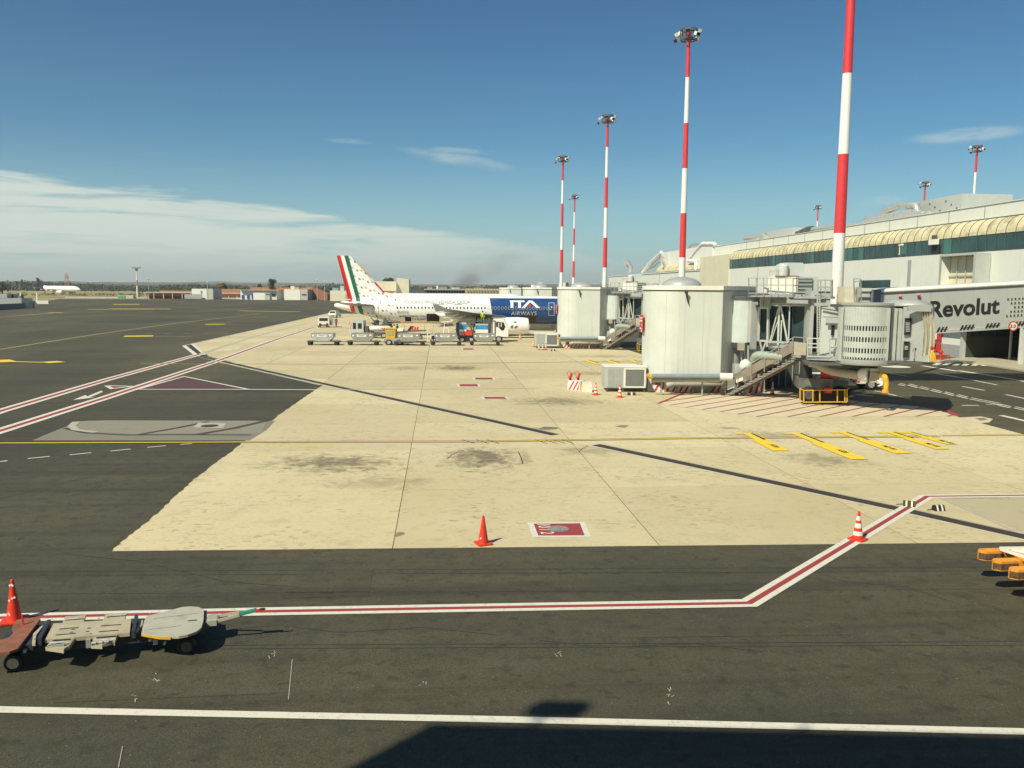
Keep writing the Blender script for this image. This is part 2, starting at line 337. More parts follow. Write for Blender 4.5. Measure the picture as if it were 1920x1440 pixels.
def stripes(name, pts, widths, mats, z=.006, px=True):
    """painted line of parallel stripes along ground points; widths in metres from the left edge"""
    q = [(G(*p) if px else Vector((p[0], p[1], 0))) for p in pts]
    MKC[0] = (MKC[0]+1) % 5; z += MKC[0]*.0007
    n = len(q); nr = []
    for i in range(n):
        d0 = (q[i]-q[i-1]).normalized() if i else None; d1 = (q[i+1]-q[i]).normalized() if i < n-1 else None
        a = d0 or d1; b_ = d1 or d0
        n0 = Vector((-a.y, a.x, 0)); n1_ = Vector((-b_.y, b_.x, 0)); mm = (n0+n1_).normalized(); nr.append(mm/max(.4, mm.dot(n1_)))
    tot = sum(widths); o = tot/2; b = B()
    for w_, k in zip(widths, mats):
        b.m = k[1]
        if k[0]:
            for i in range(n-1):
                b.poly([(q[i]+nr[i]*o).to_tuple()[:2]+(z,), (q[i]+nr[i]*(o-w_)).to_tuple()[:2]+(z,), (q[i+1]+nr[i+1]*(o-w_)).to_tuple()[:2]+(z,), (q[i+1]+nr[i+1]*o).to_tuple()[:2]+(z,)])
        o -= w_
    ob = b.build(name, [k for k in SMATS]); ob['kind'] = 'structure'
    return ob
SMATS = [PW, PR, PY, PK, PYF, PWF, SLOT, PSK, PM]
def line(name, pts, w_, mi=0, z=.006, px=True): return stripes(name, pts, [w_], [(1, mi)], z, px)
# ------------------------------------------------------------------ ground
DRY = bpy.data.materials.new('dry_grassland'); DRY.use_nodes = True
t = DRY.node_tree; bs = t.nodes['Principled BSDF']; g = nn(t, 'ShaderNodeNewGeometry')
def gn(scale, st=(1, 1, 1), off=0):
    mp = nn(t, 'ShaderNodeMapping'); mp.inputs[3].default_value = st; mp.inputs[1].default_value = (off, off, 0); t.links.new(g.outputs['Position'], mp.inputs[0])
    n = nn(t, 'ShaderNodeTexNoise', i_Scale=scale, i_Detail=6.0, i_Roughness=.6); t.links.new(mp.outputs[0], n.inputs[0]); return n.outputs[0]
c = mixc(t, smooth(t, gn(.012, (.5, 1.6, 1)), .38, .62), (.36, .285, .135), (.13, .135, .055))
c = mixc(t, mth(t, 'MULTIPLY', smooth(t, gn(.2, (.4, 1, 1), 7), .35, .7), .6), c, (.42, .34, .17))
sy = nn(t, 'ShaderNodeSeparateXYZ'); t.links.new(g.outputs['Position'], sy.inputs[0])
c = mixc(t, mth(t, 'MULTIPLY', smooth(t, gn(.0016, (1, 1, 1), 3), .46, .56), smooth(t, sy.outputs[1], 1300, 1900)), c, (.035, .055, .025))
t.links.new(c, bs.inputs['Base Color']); bs.inputs['Roughness'].default_value = .95
b = B(); b.poly([(-14000, -400, -.05), (14000, -400, -.05), (14000, 14000, -.05), (-14000, 14000, -.05)]); b.build('grassland', DRY, kind='structure')
AEDGE = [(-700, -120), (160, -120), (160, 470)] + [tuple(G(*p)[:2]) for p in ((1000, 563.5), (640, 561.5), (110, 560.5), (62, 568), (-100, 574))] + [(-700, 250)]
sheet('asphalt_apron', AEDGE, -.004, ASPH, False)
AP = [G(*p) for p in ((210, 1033), (230, 1015), (290, 967), (330, 930), (372, 892), (430, 850), (480, 810), (530, 773), (575, 742), (605, 722), (376, 664), (357, 645), (612, 588))] + [Vector((21, 226, 0)), Vector((21, 60, 0))] + [G(*p) for p in ((1500, 738), (1600, 751), (1740, 768), (1790, 780), (1838, 793), (1925, 816))] + [Vector((30, 38, 0)), Vector((30, 21.0, 0)), G(1860, 1017)]
ap = [(p.x, p.y) for p in AP]
r2 = []
for i, p in enumerate(ap[:9]):               # ragged broken edge of the concrete against the asphalt
    q = ap[i+1]
    for k in range(14): f = k/14; r2.append((p[0]+(q[0]-p[0])*f+random.uniform(-.035, .035)*(1 if 0 < i+k else 0), p[1]+(q[1]-p[1])*f+random.uniform(-.03, .03)*(1 if i+k else 0)))
ap = r2 + ap[9:]
def clip(poly, x0, x1, y0, y1):
    for ax, lim, sg in ((0, x0, 1), (0, x1, -1), (1, y0, 1), (1, y1, -1)):
        out = []
        for i in range(len(poly)):
            a, c_ = poly[i-1], poly[i]; ia = (a[ax]-lim)*sg >= 0; ic = (c_[ax]-lim)*sg >= 0
            if ia != ic: f = (lim-a[ax])/(c_[ax]-a[ax]); out.append((a[0]+(c_[0]-a[0])*f, a[1]+(c_[1]-a[1])*f))
            if ic: out.append(c_)
        poly = out
        if len(poly) < 3: return []
    return poly
cap = B(); cap.box(29, 29.2, 20.2, 20.4, -.03, -.008)
capo = bpy.data.objects.new('concrete_apron', None); COL.objects.link(capo); capo['kind'] = 'structure'
nsl = 0
for i in range(-5, 9):
    for j in range(0, 31):
        x0, y0 = -1.25+7.0*i, 21.0+(7.15 if j < 14 else 7.15)*j
        if y0 > 226 or (i == -2 and y0 < 50): continue
        xw = x0 if not (i == -1 and y0 < 50) else x0-1.2
        e = .011 if y0 < 60 else .02
        pl = clip(ap, xw+e, x0+7.0-e, y0+e, y0+7.15-e)
        ar = abs(sum(pl[k-1][0]*pl[k][1]-pl[k][0]*pl[k-1][1] for k in range(len(pl)))/2) if pl else 0
        if ar < .05: continue
        if x0 > 23 and y0 > 75: continue
        b = B(); b.prism(pl if True else pl, -.03, random.uniform(-.0008, .0012))
        me_name = 'slab'
        b.build(me_name, CONC, capo); nsl += 1
print('slabs', nsl)
# pale worn patch, tyre marks, manhole
sheet('pale_asphalt_patch', [(60, 826), (110, 805), (150, 790), (200, 788), (516, 789), (500, 806), (468, 826)], .004, PG)
sheet('pale_asphalt_patch', [(138, 800), (133, 797), (140, 791), (165, 789), (500, 790), (490, 812), (260, 814), (180, 810)], .007, paint('paler_patch', (.25, .235, .175), .5, scale=1.3))
line('tyre_mark', [(120, 803), (160, 812), (240, 816), (330, 815), (470, 816)], .22, 7, .011)
line('tyre_mark', [(390, 791), (330, 803), (262, 815)], .28, 7, .011); line('tyre_mark', [(500, 789), (440, 803), (370, 815)], .35, 7, .011)
line('white_marking', [(143, 791), (134, 799), (142, 806), (180, 811)], .35, 5, .012)
sheet('manhole_cover', [(372, 793), (425, 794), (418, 803), (362, 802)], .014, PWF)
b = B(); q = G(393, 799); b.lathe([(.42, .018), (.42, .020)], (q.x, q.y, 0), 18); b.build('manhole_cover', SLOT, kind='structure')
# red/white apron edge lines
RWR = ([.15, .17, .15], [(1, 0), (1, 1), (1, 0)])
def rwr(name, pts, ws=RWR[0], z=.006): return stripes(name, pts, ws, RWR[1], z)
rwr('red_white_line', [(-160, 823), (0, 771), (200, 712), (375, 664)], [.30, .34, .30])
rwr('red_white_line', [(-160, 858), (0, 808), (200, 745), (410, 676), (520, 636), (590, 613)], [.30, .34, .30])
line('faded_white_line', [(375, 664), (480, 630), (575, 606)], .5, 5)
rwr('red_white_line', [(-60, 1165), (0, 1159), (490, 1147), (1405, 1131), (1738, 931), (1990, 928)], [.15, .15, .15])
line('white_line', [(-60, 1327), (0, 1331), (960, 1350), (1990, 1374)], .20)
line('white_line', [(262, 730), (450, 730), (605, 731)], .28); line('faded_white_line', [(605, 731), (760, 730), (1010, 728)], .22, 5)
line('white_line', [(255, 731), (345, 706), (465, 730)], .22, 0, .009); sheet('maroon_triangle', [(262, 729), (342, 707), (462, 729)], .004, PM)
line('faded_white_line', [(0, 866), (14, 864)], .14, 0)
for a, c_ in (((52, 860), (93, 856)), ((131, 853), (171, 849)), ((207, 846), (245, 842)), ((276, 839), (311, 836)), ((338, 833.5), (360, 832))): line('lane_dash', [a, c_], .12, 0)
# direction arrows
sheet('white_arrow', [(137, 750), (160, 741), (164, 743.5), (190, 732.5), (193, 735), (168, 745.5), (180, 745)], .008, PW)
stripes('give_way_triangle', [(199, 723), (247, 724.5), (210, 729), (199, 723)], [.28], [(1, 0)], .008)
sheet('red_triangle_mark', [(205, 724), (240, 725), (211, 728)], .006, PR)
sheet('white_arrow', [(436, 656), (446, 652), (453, 653)], .008, PW); sheet('white_arrow', [(552, 620), (556, 617), (562, 618)], .008, PW)
# yellow stand line with black edging
stripes('yellow_stand_line', [(-200, 832), (0, 831), (470, 829), (900, 828), (1300, 822), (1760, 818.5)], [.10, .16, .10], [(1, 3), (1, 2), (1, 3)], .012)
stripes('yellow_stand_line', [(1765, 817), (1990, 815)], [.07, .15, .07], [(1, 3), (1, 2), (1, 3)], .012)
for cx in (876, 902, 922, 1012, 1030, 1046, 1062): line('skid_scratch', [(cx-9, 825), (cx+14, 832)], .035, 3, .019)
line('yellow_stand_line', [(262, 681), (330, 682)], .5, 4); stripes('yellow_stand_line', [(330, 682), (640, 683), (900, 681), (1210, 677)], [.30], [(1, 4)], .012)
line('yellow_stand_line', [(-60, 662), (0, 655), (180, 627), (330, 606), (490, 588)], .55, 4)
line('faded_yellow_line', [(-60, 584), (0, 595), (60, 590), (110, 586)], .6, 5)
YM = [((0, 675), (14, 679)), ((83, 680), (115, 678)), ((14, 678), (83, 679.5)), ((233, 630.5), (287, 630)), ((385, 608), (422, 608)), ((290, 631), (360, 631.5)), ((425, 608.5), (476, 609)), ((447, 583), (563, 584.5)), ((165, 580), (205, 580)), ((205, 579), (320, 579.5)),
      ((210, 581), (290, 581)), ((212, 570.5), (262, 570.5)), ((90, 586.5), (118, 586.5)), ((318, 565), (350, 565)), ((512, 577), (608, 576.5)), ((475, 594), (502, 594)), ((165, 586), (200, 586))]
for k, (a, c_) in enumerate(YM): line('yellow_holding_mark', [a, c_], [1.5, 1.6, .5, 2.6, 2.0, .5, .5, 2.0, 2.4, 3.5, 3.0, 7.0, 1.8, 3, .7, 1, 1][k], [2, 2, 2, 2, 2, 4, 4, 2, 2, 2, 4, 2, 2, 4, 4, 4, 4][k], .012)
for k in range(7): line('lane_dash', [(272+k*36, 625+(k % 2)*.3), (284+k*36, 625.4)], .35, 4)
# drain channel
def strip_px(name, pts, w_, mi, z): return line(name, pts, w_, mi, z)
DR = [.10, .04, .46, .04, .10]
def drain(a, c_):
    stripes('drain_channel', [a, c_], [.07, .05, .48, .05, .07], [(1, 5), (0, 0), (1, 6), (0, 0), (1, 0)], .004)
drain((383, 670), (1041, 815.5)); drain((1117, 834), (1702, 958)); drain((1702, 958), (1990, 1022))
line('drain_channel', [(353, 647), (381, 667)], 1.0, 6, .004); line('white_line', [(345, 648), (371, 668)], .45, 0, .005); line('white_line', [(360, 645), (384, 665)], .3, 0, .005)
line('white_line', [(345, 648), (610, 589)], .3, 5, .005)
line('white_line', [(398, 676), (600, 722)], .25, 5, .008)
# hydrant pit square with a manhole and its number
def pit(p, label_txt=None):
    q = [G(*k) for k in p]; b = B(); b.poly([(v.x, v.y, .005) for v in q]); b.build('pit_marking', PW, kind='structure')
    c0 = sum(q, Vector())/4; s_ = [c0+(v-c0)*.80 for v in q]; b = B(); b.poly([(v.x, v.y, .010) for v in s_]); b.build('pit_marking', PR, kind='structure')
    return c0, q
c0, q = pit([(999, 1007.5), (1108, 1007), (1097, 979), (989, 980)])
b = B(); b.lathe([(.30, .0125), (.30, .016), (.26, .018)], (G(1047, 992).x, G(1047, 992).y, 0), 24)
GRAV = mat('grey_gravel_cover', (.22, .22, .21), .8, var=.6, scale=30); b.build('manhole_cover', GRAV, kind='structure')
text('pit_number', '10 / 2', .52, PW, G(1004, 982.5)+Vector((.05, 0, .0145)), (.0, -1, 0), (1, 0, 0), bold=.012, depth=.002, sx_=.88)['kind'] = 'structure'
for p in ([(905, 748.5), (956, 748.5), (950, 744), (902, 744)], [(858, 725), (901, 725), (899, 720), (857, 720)], [(888, 712), (929, 712), (926, 708), (886, 708)], [(866, 656), (892, 656), (890, 653), (866, 653)]): pit(p)
# yellow stop-bar letters of the stand
for a, c_, w_ in (((1399, 813), (1465, 846), .62), ((1490, 813), (1612, 862), .66), ((1577, 811), (1694, 851), .62), ((1667, 811), (1768, 843), .55), ((1702, 811), (1786, 834), .45)):
    p0, p1 = G(*a), G(*c_); d = (p1-p0).normalized(); nrm = Vector((-d.y, d.x, 0))
    mid_ = p0+(p1-p0)*.40
    line('yellow_stop_mark', [(p0.x, p0.y), (mid_.x, mid_.y)], w_*.62, 2, .022, False)
    line('yellow_stop_mark', [(mid_.x, mid_.y), (p1.x, p1.y)], w_*1.15, 2, .022, False)
    o_ = nrm*(w_*.42); line('black_edge_mark', [(p0.x+o_.x, p0.y+o_.y), (mid_.x+o_.x, mid_.y+o_.y)], .09, 3, .026, False)
    hh = Vector((1, .02, 0)); line('yellow_stop_mark', [(p0.x-.55, p0.y-.05), (p0.x+.35, p0.y-.05)], .34, 2, .018, False)
    m2 = mid_+(p1-mid_)*.45
    t_ = text('aircraft_type_text', random.choice(['A 321', 'A320', 'B 737', 'MD 80']), .34, PK, (m2.x, m2.y, .030), (p1-m2), nrm, bold=.01, depth=.002, align='LEFT'); t_['kind'] = 'structure'
    for v in t_.data.vertices: pass
for (x_, y_) in ((1110, 676), (1150, 676), (1195, 676)):
    line('yellow_stop_mark', [(x_-12, y_), (x_+14, y_+8)], .6, 2, .022); line('black_edge_mark', [(x_-6, y_-.5), (x_+12, y_+5)], .12, 3, .027)
# hatched stand box under the bridge
hp = [(1234, 757), (1292, 733), (1365, 731), (1600, 752), (1720, 762), (1772, 770), (1796, 781), (1420, 782)]
sheet('hatched_stand_box', hp, .004, HATCH)
line('red_marking', [(1234, 757), (1292, 733)], .22, 1, .009); line('white_line', [(1234, 757.5), (1420, 782), (1796, 781)], .09, 0, .009)
H0 = [G(*p) for p in hp]; hx = [(p.x, p.y) for p in H0]
def inside(x, y):
    r_ = False
    for i in range(len(hx)):
        (x1, y1), (x2, y2) = hx[i-1], hx[i]
        if (y1 > y) != (y2 > y) and x < (x2-x1)*(y-y1)/(y2-y1)+x1: r_ = not r_
    return r_
d = (G(1523, 767.5)-G(1445, 783)).normalized()
for k in range(-14, 16):
    p0 = G(1480, 781)+Vector((1, -.03, 0))*k*1.75; seg = []
    for s_ in range(-10, 160):
        q = p0+d*(s_*.1)
        if inside(q.x, q.y): seg.append(q)
    if len(seg) > 4: line('red_hatch_line', [(seg[0].x, seg[0].y), (seg[-1].x, seg[-1].y)], .15, 1, .008, False)
line('red_marking', [(1735, 764), (1775, 771), (1797, 780)], .45, 1, .012)
# service road dashes on the right
for k in range(9):
    x_ = 1612+k*26.5*(1+.0); y_ = 726+k*5.3+(k*k)*.12
for a, c_ in (((1684, 721), (1697, 724)), ((1702, 722), (1720, 727)), ((1723, 727), (1741, 731)), ((1745, 732), (1765, 737)), ((1769, 737), (1788, 742)), ((1793, 742), (1814, 747.5)), ((1818, 748), (1843, 753)), ((1843, 753), (1874, 759)), ((1872, 760), (1894, 765)), ((1901, 765), (1925, 770))):
    line('zebra_dash', [a, c_], .17, 0); line('zebra_dash', [(a[0]+3, a[1]-2.2), (c_[0]+1, c_[1]-2.6)], .15, 0)
for a, c_, w_ in (((1606, 739.5), (1636, 743), .28), ((1640, 733), (1656, 736), .2), ((1662, 737.5), (1681, 742), .2), ((1687, 744), (1706, 748), .2), ((1803, 760.3), (1835, 760), .22), ((1848, 758.5), (1880, 759.5), .15),
                  ((1669, 700), (1702, 706), .22), ((1804, 724.5), (1846, 732), .22), ((1886, 740), (1925, 748), .22), ((1730, 686), (1795, 696), .5), ((1797, 695), (1868, 706), .5), ((1868, 706), (1925, 716), .4), ((1753, 700), (1799, 708), .5), ((1800, 708), (1870, 722), .2), ((1877, 779), (1925, 790), .35)): line('road_line', [a, c_], w_, 0)
b = B(); q = G(1679, 687.5); b.lathe([(1.25, .005), (1.25, .008)], (q.x, q.y, 0), 24); b.build('white_disc_marking', PW, kind='structure')
cx_ = [(1712, 679), (1735, 679.5)]
for k in range(7): line('crossing_block', [(1752+k*18, 682.5+k*.3), (1762+k*18, 683+k*.3)], 2.6, 0 if k % 1 == 0 else 3, .008)
stripes('white_line', [(1740, 930), (1925, 938)], [.03], [(1, 5)]); line('white_line', [(1760, 932), (1925, 1006)], .10, 5); line('faded_white_line', [(1760, 934.5), (1925, 934)], .09, 5)
sheet('worn_grey_concrete', [(1765, 936), (1990, 936), (1990, 1012), (1925, 1000)], .004, paint('grey_worn', (.44, .385, .25), .4, scale=.8))
sheet('pale_repair_ring', [(1795, 783), (1840, 781), (1862, 786), (1855, 792), (1835, 794)], .005, HATCH); sheet('pale_repair_ring', [(1828, 784), (1845, 783.5), (1852, 787), (1838, 789)], .009, PG)
line('joint_crack', [(839, 860), (848, 852), (858, 848)], .035, 3, .004); line('joint_crack', [(972, 848), (977, 858), (980, 870)], .04, 3, .004); line('joint_crack', [(1085, 848), (1092, 841), (1103, 836)], .035, 3, .004)
sheet('broken_slab_corner', [(740, 1004), (746, 998), (757, 998), (760, 1001), (752, 1004), (742, 1007)], .004, PG)
sheet('dark_repair_patch', [(1008, 805), (1020, 800), (1047, 801), (1043, 805)], .004, paint('blue_grey_patch', (.17, .165, .14), .4)); sheet('dark_repair_patch', [(1152, 800), (1165, 797), (1180, 798), (1172, 802)], .004, MC['asph_p'] if 'asph_p' in MC else PG)
for y_, a_ in ((1068, .03), (1076, .02), (1208, .035), (1215, .02), (1110, .02), (905, .02)): line('asphalt_seam', [(-60 if y_ != 905 else -60, y_+4), (700 if y_ != 905 else 330, y_), (1990 if y_ != 905 else 331, y_-6)], a_, 7, .002)
for pts_, k_ in (([(120, 1262), (470, 1240), (520, 1300), (90, 1318)], 0), ([(1180, 1150), (1560, 1146), (1600, 1190), (1160, 1196)], 1), ([(560, 1070), (700, 1066), (690, 1118), (530, 1122)], 2)): sheet('asphalt_repair', pts_, .002, ground_mat('repair_asphalt', ((.063, .059, .040), (.060, .056, .038), (.051, .048, .032))[k_], 'asphalt'))
for pts_ in ([(430, 1180), (520, 1172), (640, 1186), (790, 1176), (930, 1190)], [(1010, 1200), (1130, 1214), (1300, 1206), (1430, 1222)], [(60, 1010), (130, 1040), (260, 1052), (420, 1090), (560, 1101)], [(1500, 1060), (1580, 1090), (1700, 1100), (1790, 1130)], [(0, 935), (120, 905), (230, 880), (420, 845)]): line('sealed_crack', pts_, .022, 7, .0025)
for a, c_ in (((230, 1400), (222, 1440)), ((548, 1237), (541, 1312))): line('scuff_line', [a, c_], .012, 5)
for x_, y_ in ((512, 1228), (295, 1272), (1255, 1295), (1258, 1310), (250, 1312), (795, 1283), (1047, 1227)):
    for k in range(5): a = (x_+random.uniform(-7, 7), y_+random.uniform(-9, 9)); line('scuff_line', [a, (a[0]+random.uniform(-6, 6), a[1]+random.uniform(-6, 6))], .014, 5)
# ------------------------------------------------------------------ own terminal block behind the viewer (casts the foreground shade)
t_ = thing('terminal_block', (0, -6, 0), 'tall pale terminal block whose shade falls on the near asphalt', 'building')
Mo = Matrix.Translation((0, -.6, 0)) @ Matrix.Rotation(-math.atan(.112), 4, 'Z')
b = B(Mo); b.box(-12.1, 60, -25, 0, 0, 17.4); b.build('wall', WALLW, t_)
b = B(Mo); b.box(-11.1, -10.3, -.30, -.05, 18.12, 18.55); b.bar((-10.7, -.2, 17.4), (-10.7, -.2, 18.12), .06); b.build('roof_box', GREY, t_)
for x_ in (-6.5, 4.2, 12): b = B(Mo); b.bar((x_, -.1, 17.4), (x_, -.1, 17.75), .06); b.build('roof_stub', GREY, t_)
# ------------------------------------------------------------------ terminal
D = 53.0; T = thing('terminal_building', (D, 110, 0), 'long white airport terminal with green glass strip under a ribbed cream canopy', 'building')
Y0, Y1 = 40.0, 154.4
b = B()
b.box(D+.02, D+26, Y0, 172, 6.2, 10.68); b.box(D+1.6, D+26, Y0, 154.4, 12.3, 15.1); b.box(D+.35, D+26, Y0, 154.4, 10.7, 12.28)
b.box(D+.02, D+26, 82.4, 268, 0, 3.9); b.box(D+.02, D+26, 172, 268, 3.95, 10.75)
b.box(D+6, D+26, Y0, 82.3, 0, 3.9)
b.box(D+3, D+26, 172.1, 213, 10.8, 15.9)
b.build('wall', TWALL, T)
b = B(); b.box(D+1.45, D+1.75, Y0, 168, 13.92, 15.35); b.box(D+1.35, D+1.9, Y0, 168, 15.36, 15.43); b.build('parapet', TWALL, T)
b = B(); b.box(D+1.41, D+1.445, Y0, 154.4, 13.95, 14.05)
for k in range(19): b.box(D+1.42, D+1.447, Y0+6.1*k, Y0+6.1*k+.04, 14.07, 15.3)
b.build('parapet_joint', DGREY, T)
b = B(); b.box(D-.1, D+12, 154.5, 172, 3.95, 13.4); b.build('stair_tower', WALLC, T)
b = B(); b.box(D-.02, D+.01, Y0, 152, 6.15, 10.6); b.build('cladding', TWALL, T)
b = B(); b.box(D-.02, D+.4, Y0, 154.4, 4.4, 5.2); b.box(D-.3, D+.5, Y0, 154.4, 5.25, 5.6); b.build('canopy_ledge', WHITE, T)
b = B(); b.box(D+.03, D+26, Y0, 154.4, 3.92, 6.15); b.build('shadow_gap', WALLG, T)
pit_ = 1.43; n = int((Y1-Y0)/pit_)
def cachemesh(o_): return o_.data
pane = rib = seg = None
arc = [(D+.0+1.5*(1-math.cos(a)), 12.3+1.65*math.sin(a)) for a in [R(90*k/7) for k in range(8)]]
for k in range(n):
    y = Y1-pit_*k
    b = B(); b.box(D+.05, D+.1, y-pit_+.06, y-.03, 10.75, 12.24); rr = random.random()
    b.build('window_pane', TEALL if rr < .13 else TEALG, T)
    b = B(); b.smooth = True; m_ = y-pit_/2
    for a, c_ in zip(arc, arc[1:]): b.poly([(a[0], y-.03, a[1]), (a[0], y-pit_+.03, a[1]), (c_[0], y-pit_+.03, c_[1]), (c_[0], y-.03, c_[1])])
    b.build('canopy_panel', CANOPY, T)
    b = B()
    for a, c_ in zip(arc, arc[1:]): b.bar((a[0]+.0, y, a[1]), (c_[0], y, c_[1]), .06, .07)
    b.build('canopy_rib', DGREY, T)
b = B()
for k in range(n+1): b.box(D+.0, D+.12, Y1-pit_*k-.03, Y1-pit_*k+.025, 10.74, 12.25)
b.box(D-.02, D+.14, Y0, Y1, 10.69, 10.74); b.build('mullion', DGREY, T)
def pr_yz(b, x0, x1, y0, y1, z0, z1): b.box(x0, x1, y0, y1, z0, z1)
# projecting service tower with an open bay, slots and lower glass strip
b = B(); b.box(51.4, 52.95, 84.95, 94.5, 4.0, 10.55); b.build('service_tower', TWALL, T)
b = B(); b.box(51.32, 51.39, 90.3, 90.9, 5.0, 10.2); b.build('downpipe_cover', GREY, T)
b = B(); b.box(52.55, 52.9, 79.4, 84.85, 4.0, 10.3); b.box(51.4, 52.5, 79.4, 84.85, 4.0, 6.7); b.build('bay_panel', WALLC, T)
b = B(); b.box(51.4, 52.9, 79.0, 79.35, 4, 10.5); b.box(51.4, 52.9, 79.36, 84.9, 10.32, 10.5); b.build('bay_frame', LGREY, T); b = B(); b.box(51.35, 51.5, 84.86, 84.94, 4.0, 10.5); b.build('bay_edge', GREY, T)
for y_ in (80.7, 82.1, 83.5): b = B(); b.bar((52.4, y_, 6.7), (52.4, y_, 10.3), .07); b.build('bay_post', LGREY, T)
b = B(); b.bar((52.4, 79.4, 8.4), (52.4, 84.85, 8.4), .1); b.build('bay_rail', LGREY, T)
b = B(); b.prism([(92.6, 7.2), (92.6, 7.0), (93.4, 4.4), (91.5, 4.4), (91.5, 7.2)], 50.7, 51.35, 'x'); b.build('vent_cowl', GREY, T)
b = B(); b.box(50.65, 50.69, 92.3, 93.1, 4.6, 6.9); b.build('vent_opening', DARK, T)
for k in range(7): b = B(); b.box(D-.08, D-.03, 96.8+k*1.15, 97.85+k*1.15, 6.3, 8.0); b.build('window_pane', TEALG, T)
b = B(); b.box(D-.06, D-.025, 96.6, 104.9, 6.2, 8.1); b.build('window_frame', DGREY, T)
for k in range(3): b = B(); b.box(D-.12, D-.05, 62+k*3.6, 65+k*3.6, 6.9, 7.3); b.build('window_pane', GLASS, T)
for y_ in (58.0, 71.5, 112, 126, 140): b = B(); b.lathe([(.09, 6.2), (.09, 10.6)], (D-.14, y_, 0), 8); b.build('downpipe', LGREY, T)
# ground floor under the walkway
b = B(); b.box(D-.2, D, 82.5, 100, 0, 3.6); b.build('ground_wall', TWALL, T)
b = B(); b.box(D-.23, D-.21, 82.5, 100, 0, 1.3); b.build('wall_base', GREY, T)
b = B(); b.box(D-.35, D+.1, 82.3, 82.6, 0, 3.8); b.box(D-.4, D+.1, 82.3, 100, 3.62, 3.85); b.build('door_frame', LGREY, T)
b = B(); b.box(D+5.6, D+5.9, Y0, 82, 0, 3.9); b.build('recessed_wall', mat('recess_shade_grey', (.17, .17, .155), .7), T)  # wall colour darkened to carry the shade inside the recess
b = B(); b.box(D+5.5, D+5.58, Y0, 82, 0, 1.2); b.build('recessed_wall_base', GREY, T)
for y_ in (62, 68, 74.5): b = B(); b.bar((D+.5, y_, 0), (D+.5, y_, 3.9), .35); b.build('column', WALLW, T)
for k in range(6): b = B(); b.box(D+5.5, D+5.56, 70+k*1.7, 71.4+k*1.7, 2.1, 3.3); b.build('window_pane', GLASS, T)
for y_ in (64.5, 67.5): b = B(); b.box(D+5.45, D+5.55, y_, y_+1.6, 0, 2.9); b.build('glass_door', GLASS, T)
b = B(); b.box(D-.1, D+1.2, 66, 71.5, 3.3, 3.7); b.build('door_awning', WHITE, T)
b = B(); b.box(D+.12, D+5.9, 82.28, 82.38, 0, 3.9); b.build('recess_shade_panel', mat('recess_shade_panel', (.05, .055, .05), .5), T)  # dark panel added on the sunlit end wall, shading the recess by colour
for k in range(4): b = B(); b.box(D+.5+k*1.35, D+1.65+k*1.35, 82.22, 82.27, 2.3, 3.3); b.build('window_pane', GLASS, T)
b = B(); b.bar((D+2.9, 79.5, .13), (D+2.9, 79.5, 3.9), .16); b.build('column', LGREY, T)
# stop with railings, barrel part beyond the stair tower
for k in range(28):
    y = 213-pit_*k
    b = B()
    for a, c_ in zip(arc, arc[1:]): b.poly([(a[0]+1.3, y-.03, a[1]-1.1), (a[0]+1.3, y-pit_+.03, a[1]-1.1), (c_[0]+1.3, y-pit_+.03, c_[1]-1.1), (c_[0]+1.3, y-.03, c_[1]-1.1)])
    b.build('canopy_panel', CANOPY, T)
b = B(); b.box(D+2.4, D+2.95, 172.2, 213, 12.8, 16.0); b.build('parapet', TWALL, T)
b = B(); b.box(D+1.3, D+1.5, 172.2, 213, 10.8, 11.2); b.build('window_strip', TEALG, T)
b = B(); b.box(D-.15, D+26, 172.3, 268, 10.76, 10.95); b.build('roof_edge', WHITE, T)
b = B()
for y_ in (188, 205, 226, 247): b.box(D-.04, D+.0, y_, y_+.12, 4.5, 10.7)
b.build('wall_joint', GREY, T)
# roof ducts and plant rooms
def ductset(name, lab, paths, r_, m_=ALU, n_=12):
    base = Vector(paths[0][0]); t_ = thing(name, (base.x, base.y, min(p[2] for q in paths for p in q)-r_), lab, 'air duct')
    for q in paths:
        b = B(); pts = [Vector(v) for v in q]; dense = []
        for a, c_ in zip(pts, pts[1:]):
            m2 = max(1, int((c_-a).length/1.2)); dense += [a+(c_-a)*(i/m2) for i in range(m2)]
        dense.append(pts[-1]); b.tube(dense, r_, n_); b.build('duct', m_, t_)
        for i in range(1, len(dense)-1, 3): b = B(); b.tube([dense[i]-(dense[i+1]-dense[i]).normalized()*.05, dense[i]+(dense[i+1]-dense[i]).normalized()*.05], r_*1.05, n_); b.build('duct_seam', GALV, t_)
    return t_
xr = D+4
def RP(px, py, x_=xr):                      # point on the vertical plane x = x_ seen at a spot
    d = ray(px, py); t = x_/d.x; return Vector((0, 0, EYE))+d*t
ductset('roof_duct', 'big polished twin duct curving down beside the grey roof plant room', [[RP(1700, 405), RP(1722, 400), RP(1718, 386), RP(1690, 384), RP(1660, 396), RP(1652, 404)], [RP(1734, 402), RP(1715, 398), RP(1650, 408), RP(1624, 413), RP(1622, 419)], [RP(1742, 402), RP(1700, 408), RP(1650, 415), RP(1622, 420)]], .42)
t_ = thing('plant_room', RP(1750, 402, D+6), 'pale grey metal plant room on the terminal roof behind the big duct', 'roof plant room')
q0, q1 = RP(1700, 376, D+6), RP(1804, 378, D+6); b = B(); b.box(D+6, D+12, q1.y, q0.y, 15.1, q0.z-.4); b.build('wall', LGREY, t_)
b = B()
for k in range(10): b.box(D+5.93, D+5.99, q1.y+.8+k*(q0.y-q1.y-1.8)/9, q1.y+1.0+k*(q0.y-q1.y-1.8)/9, 16.2+(k % 3)*.5, 16.35+(k % 3)*.5)
b.build('fixing_plate', DGREY, t_)
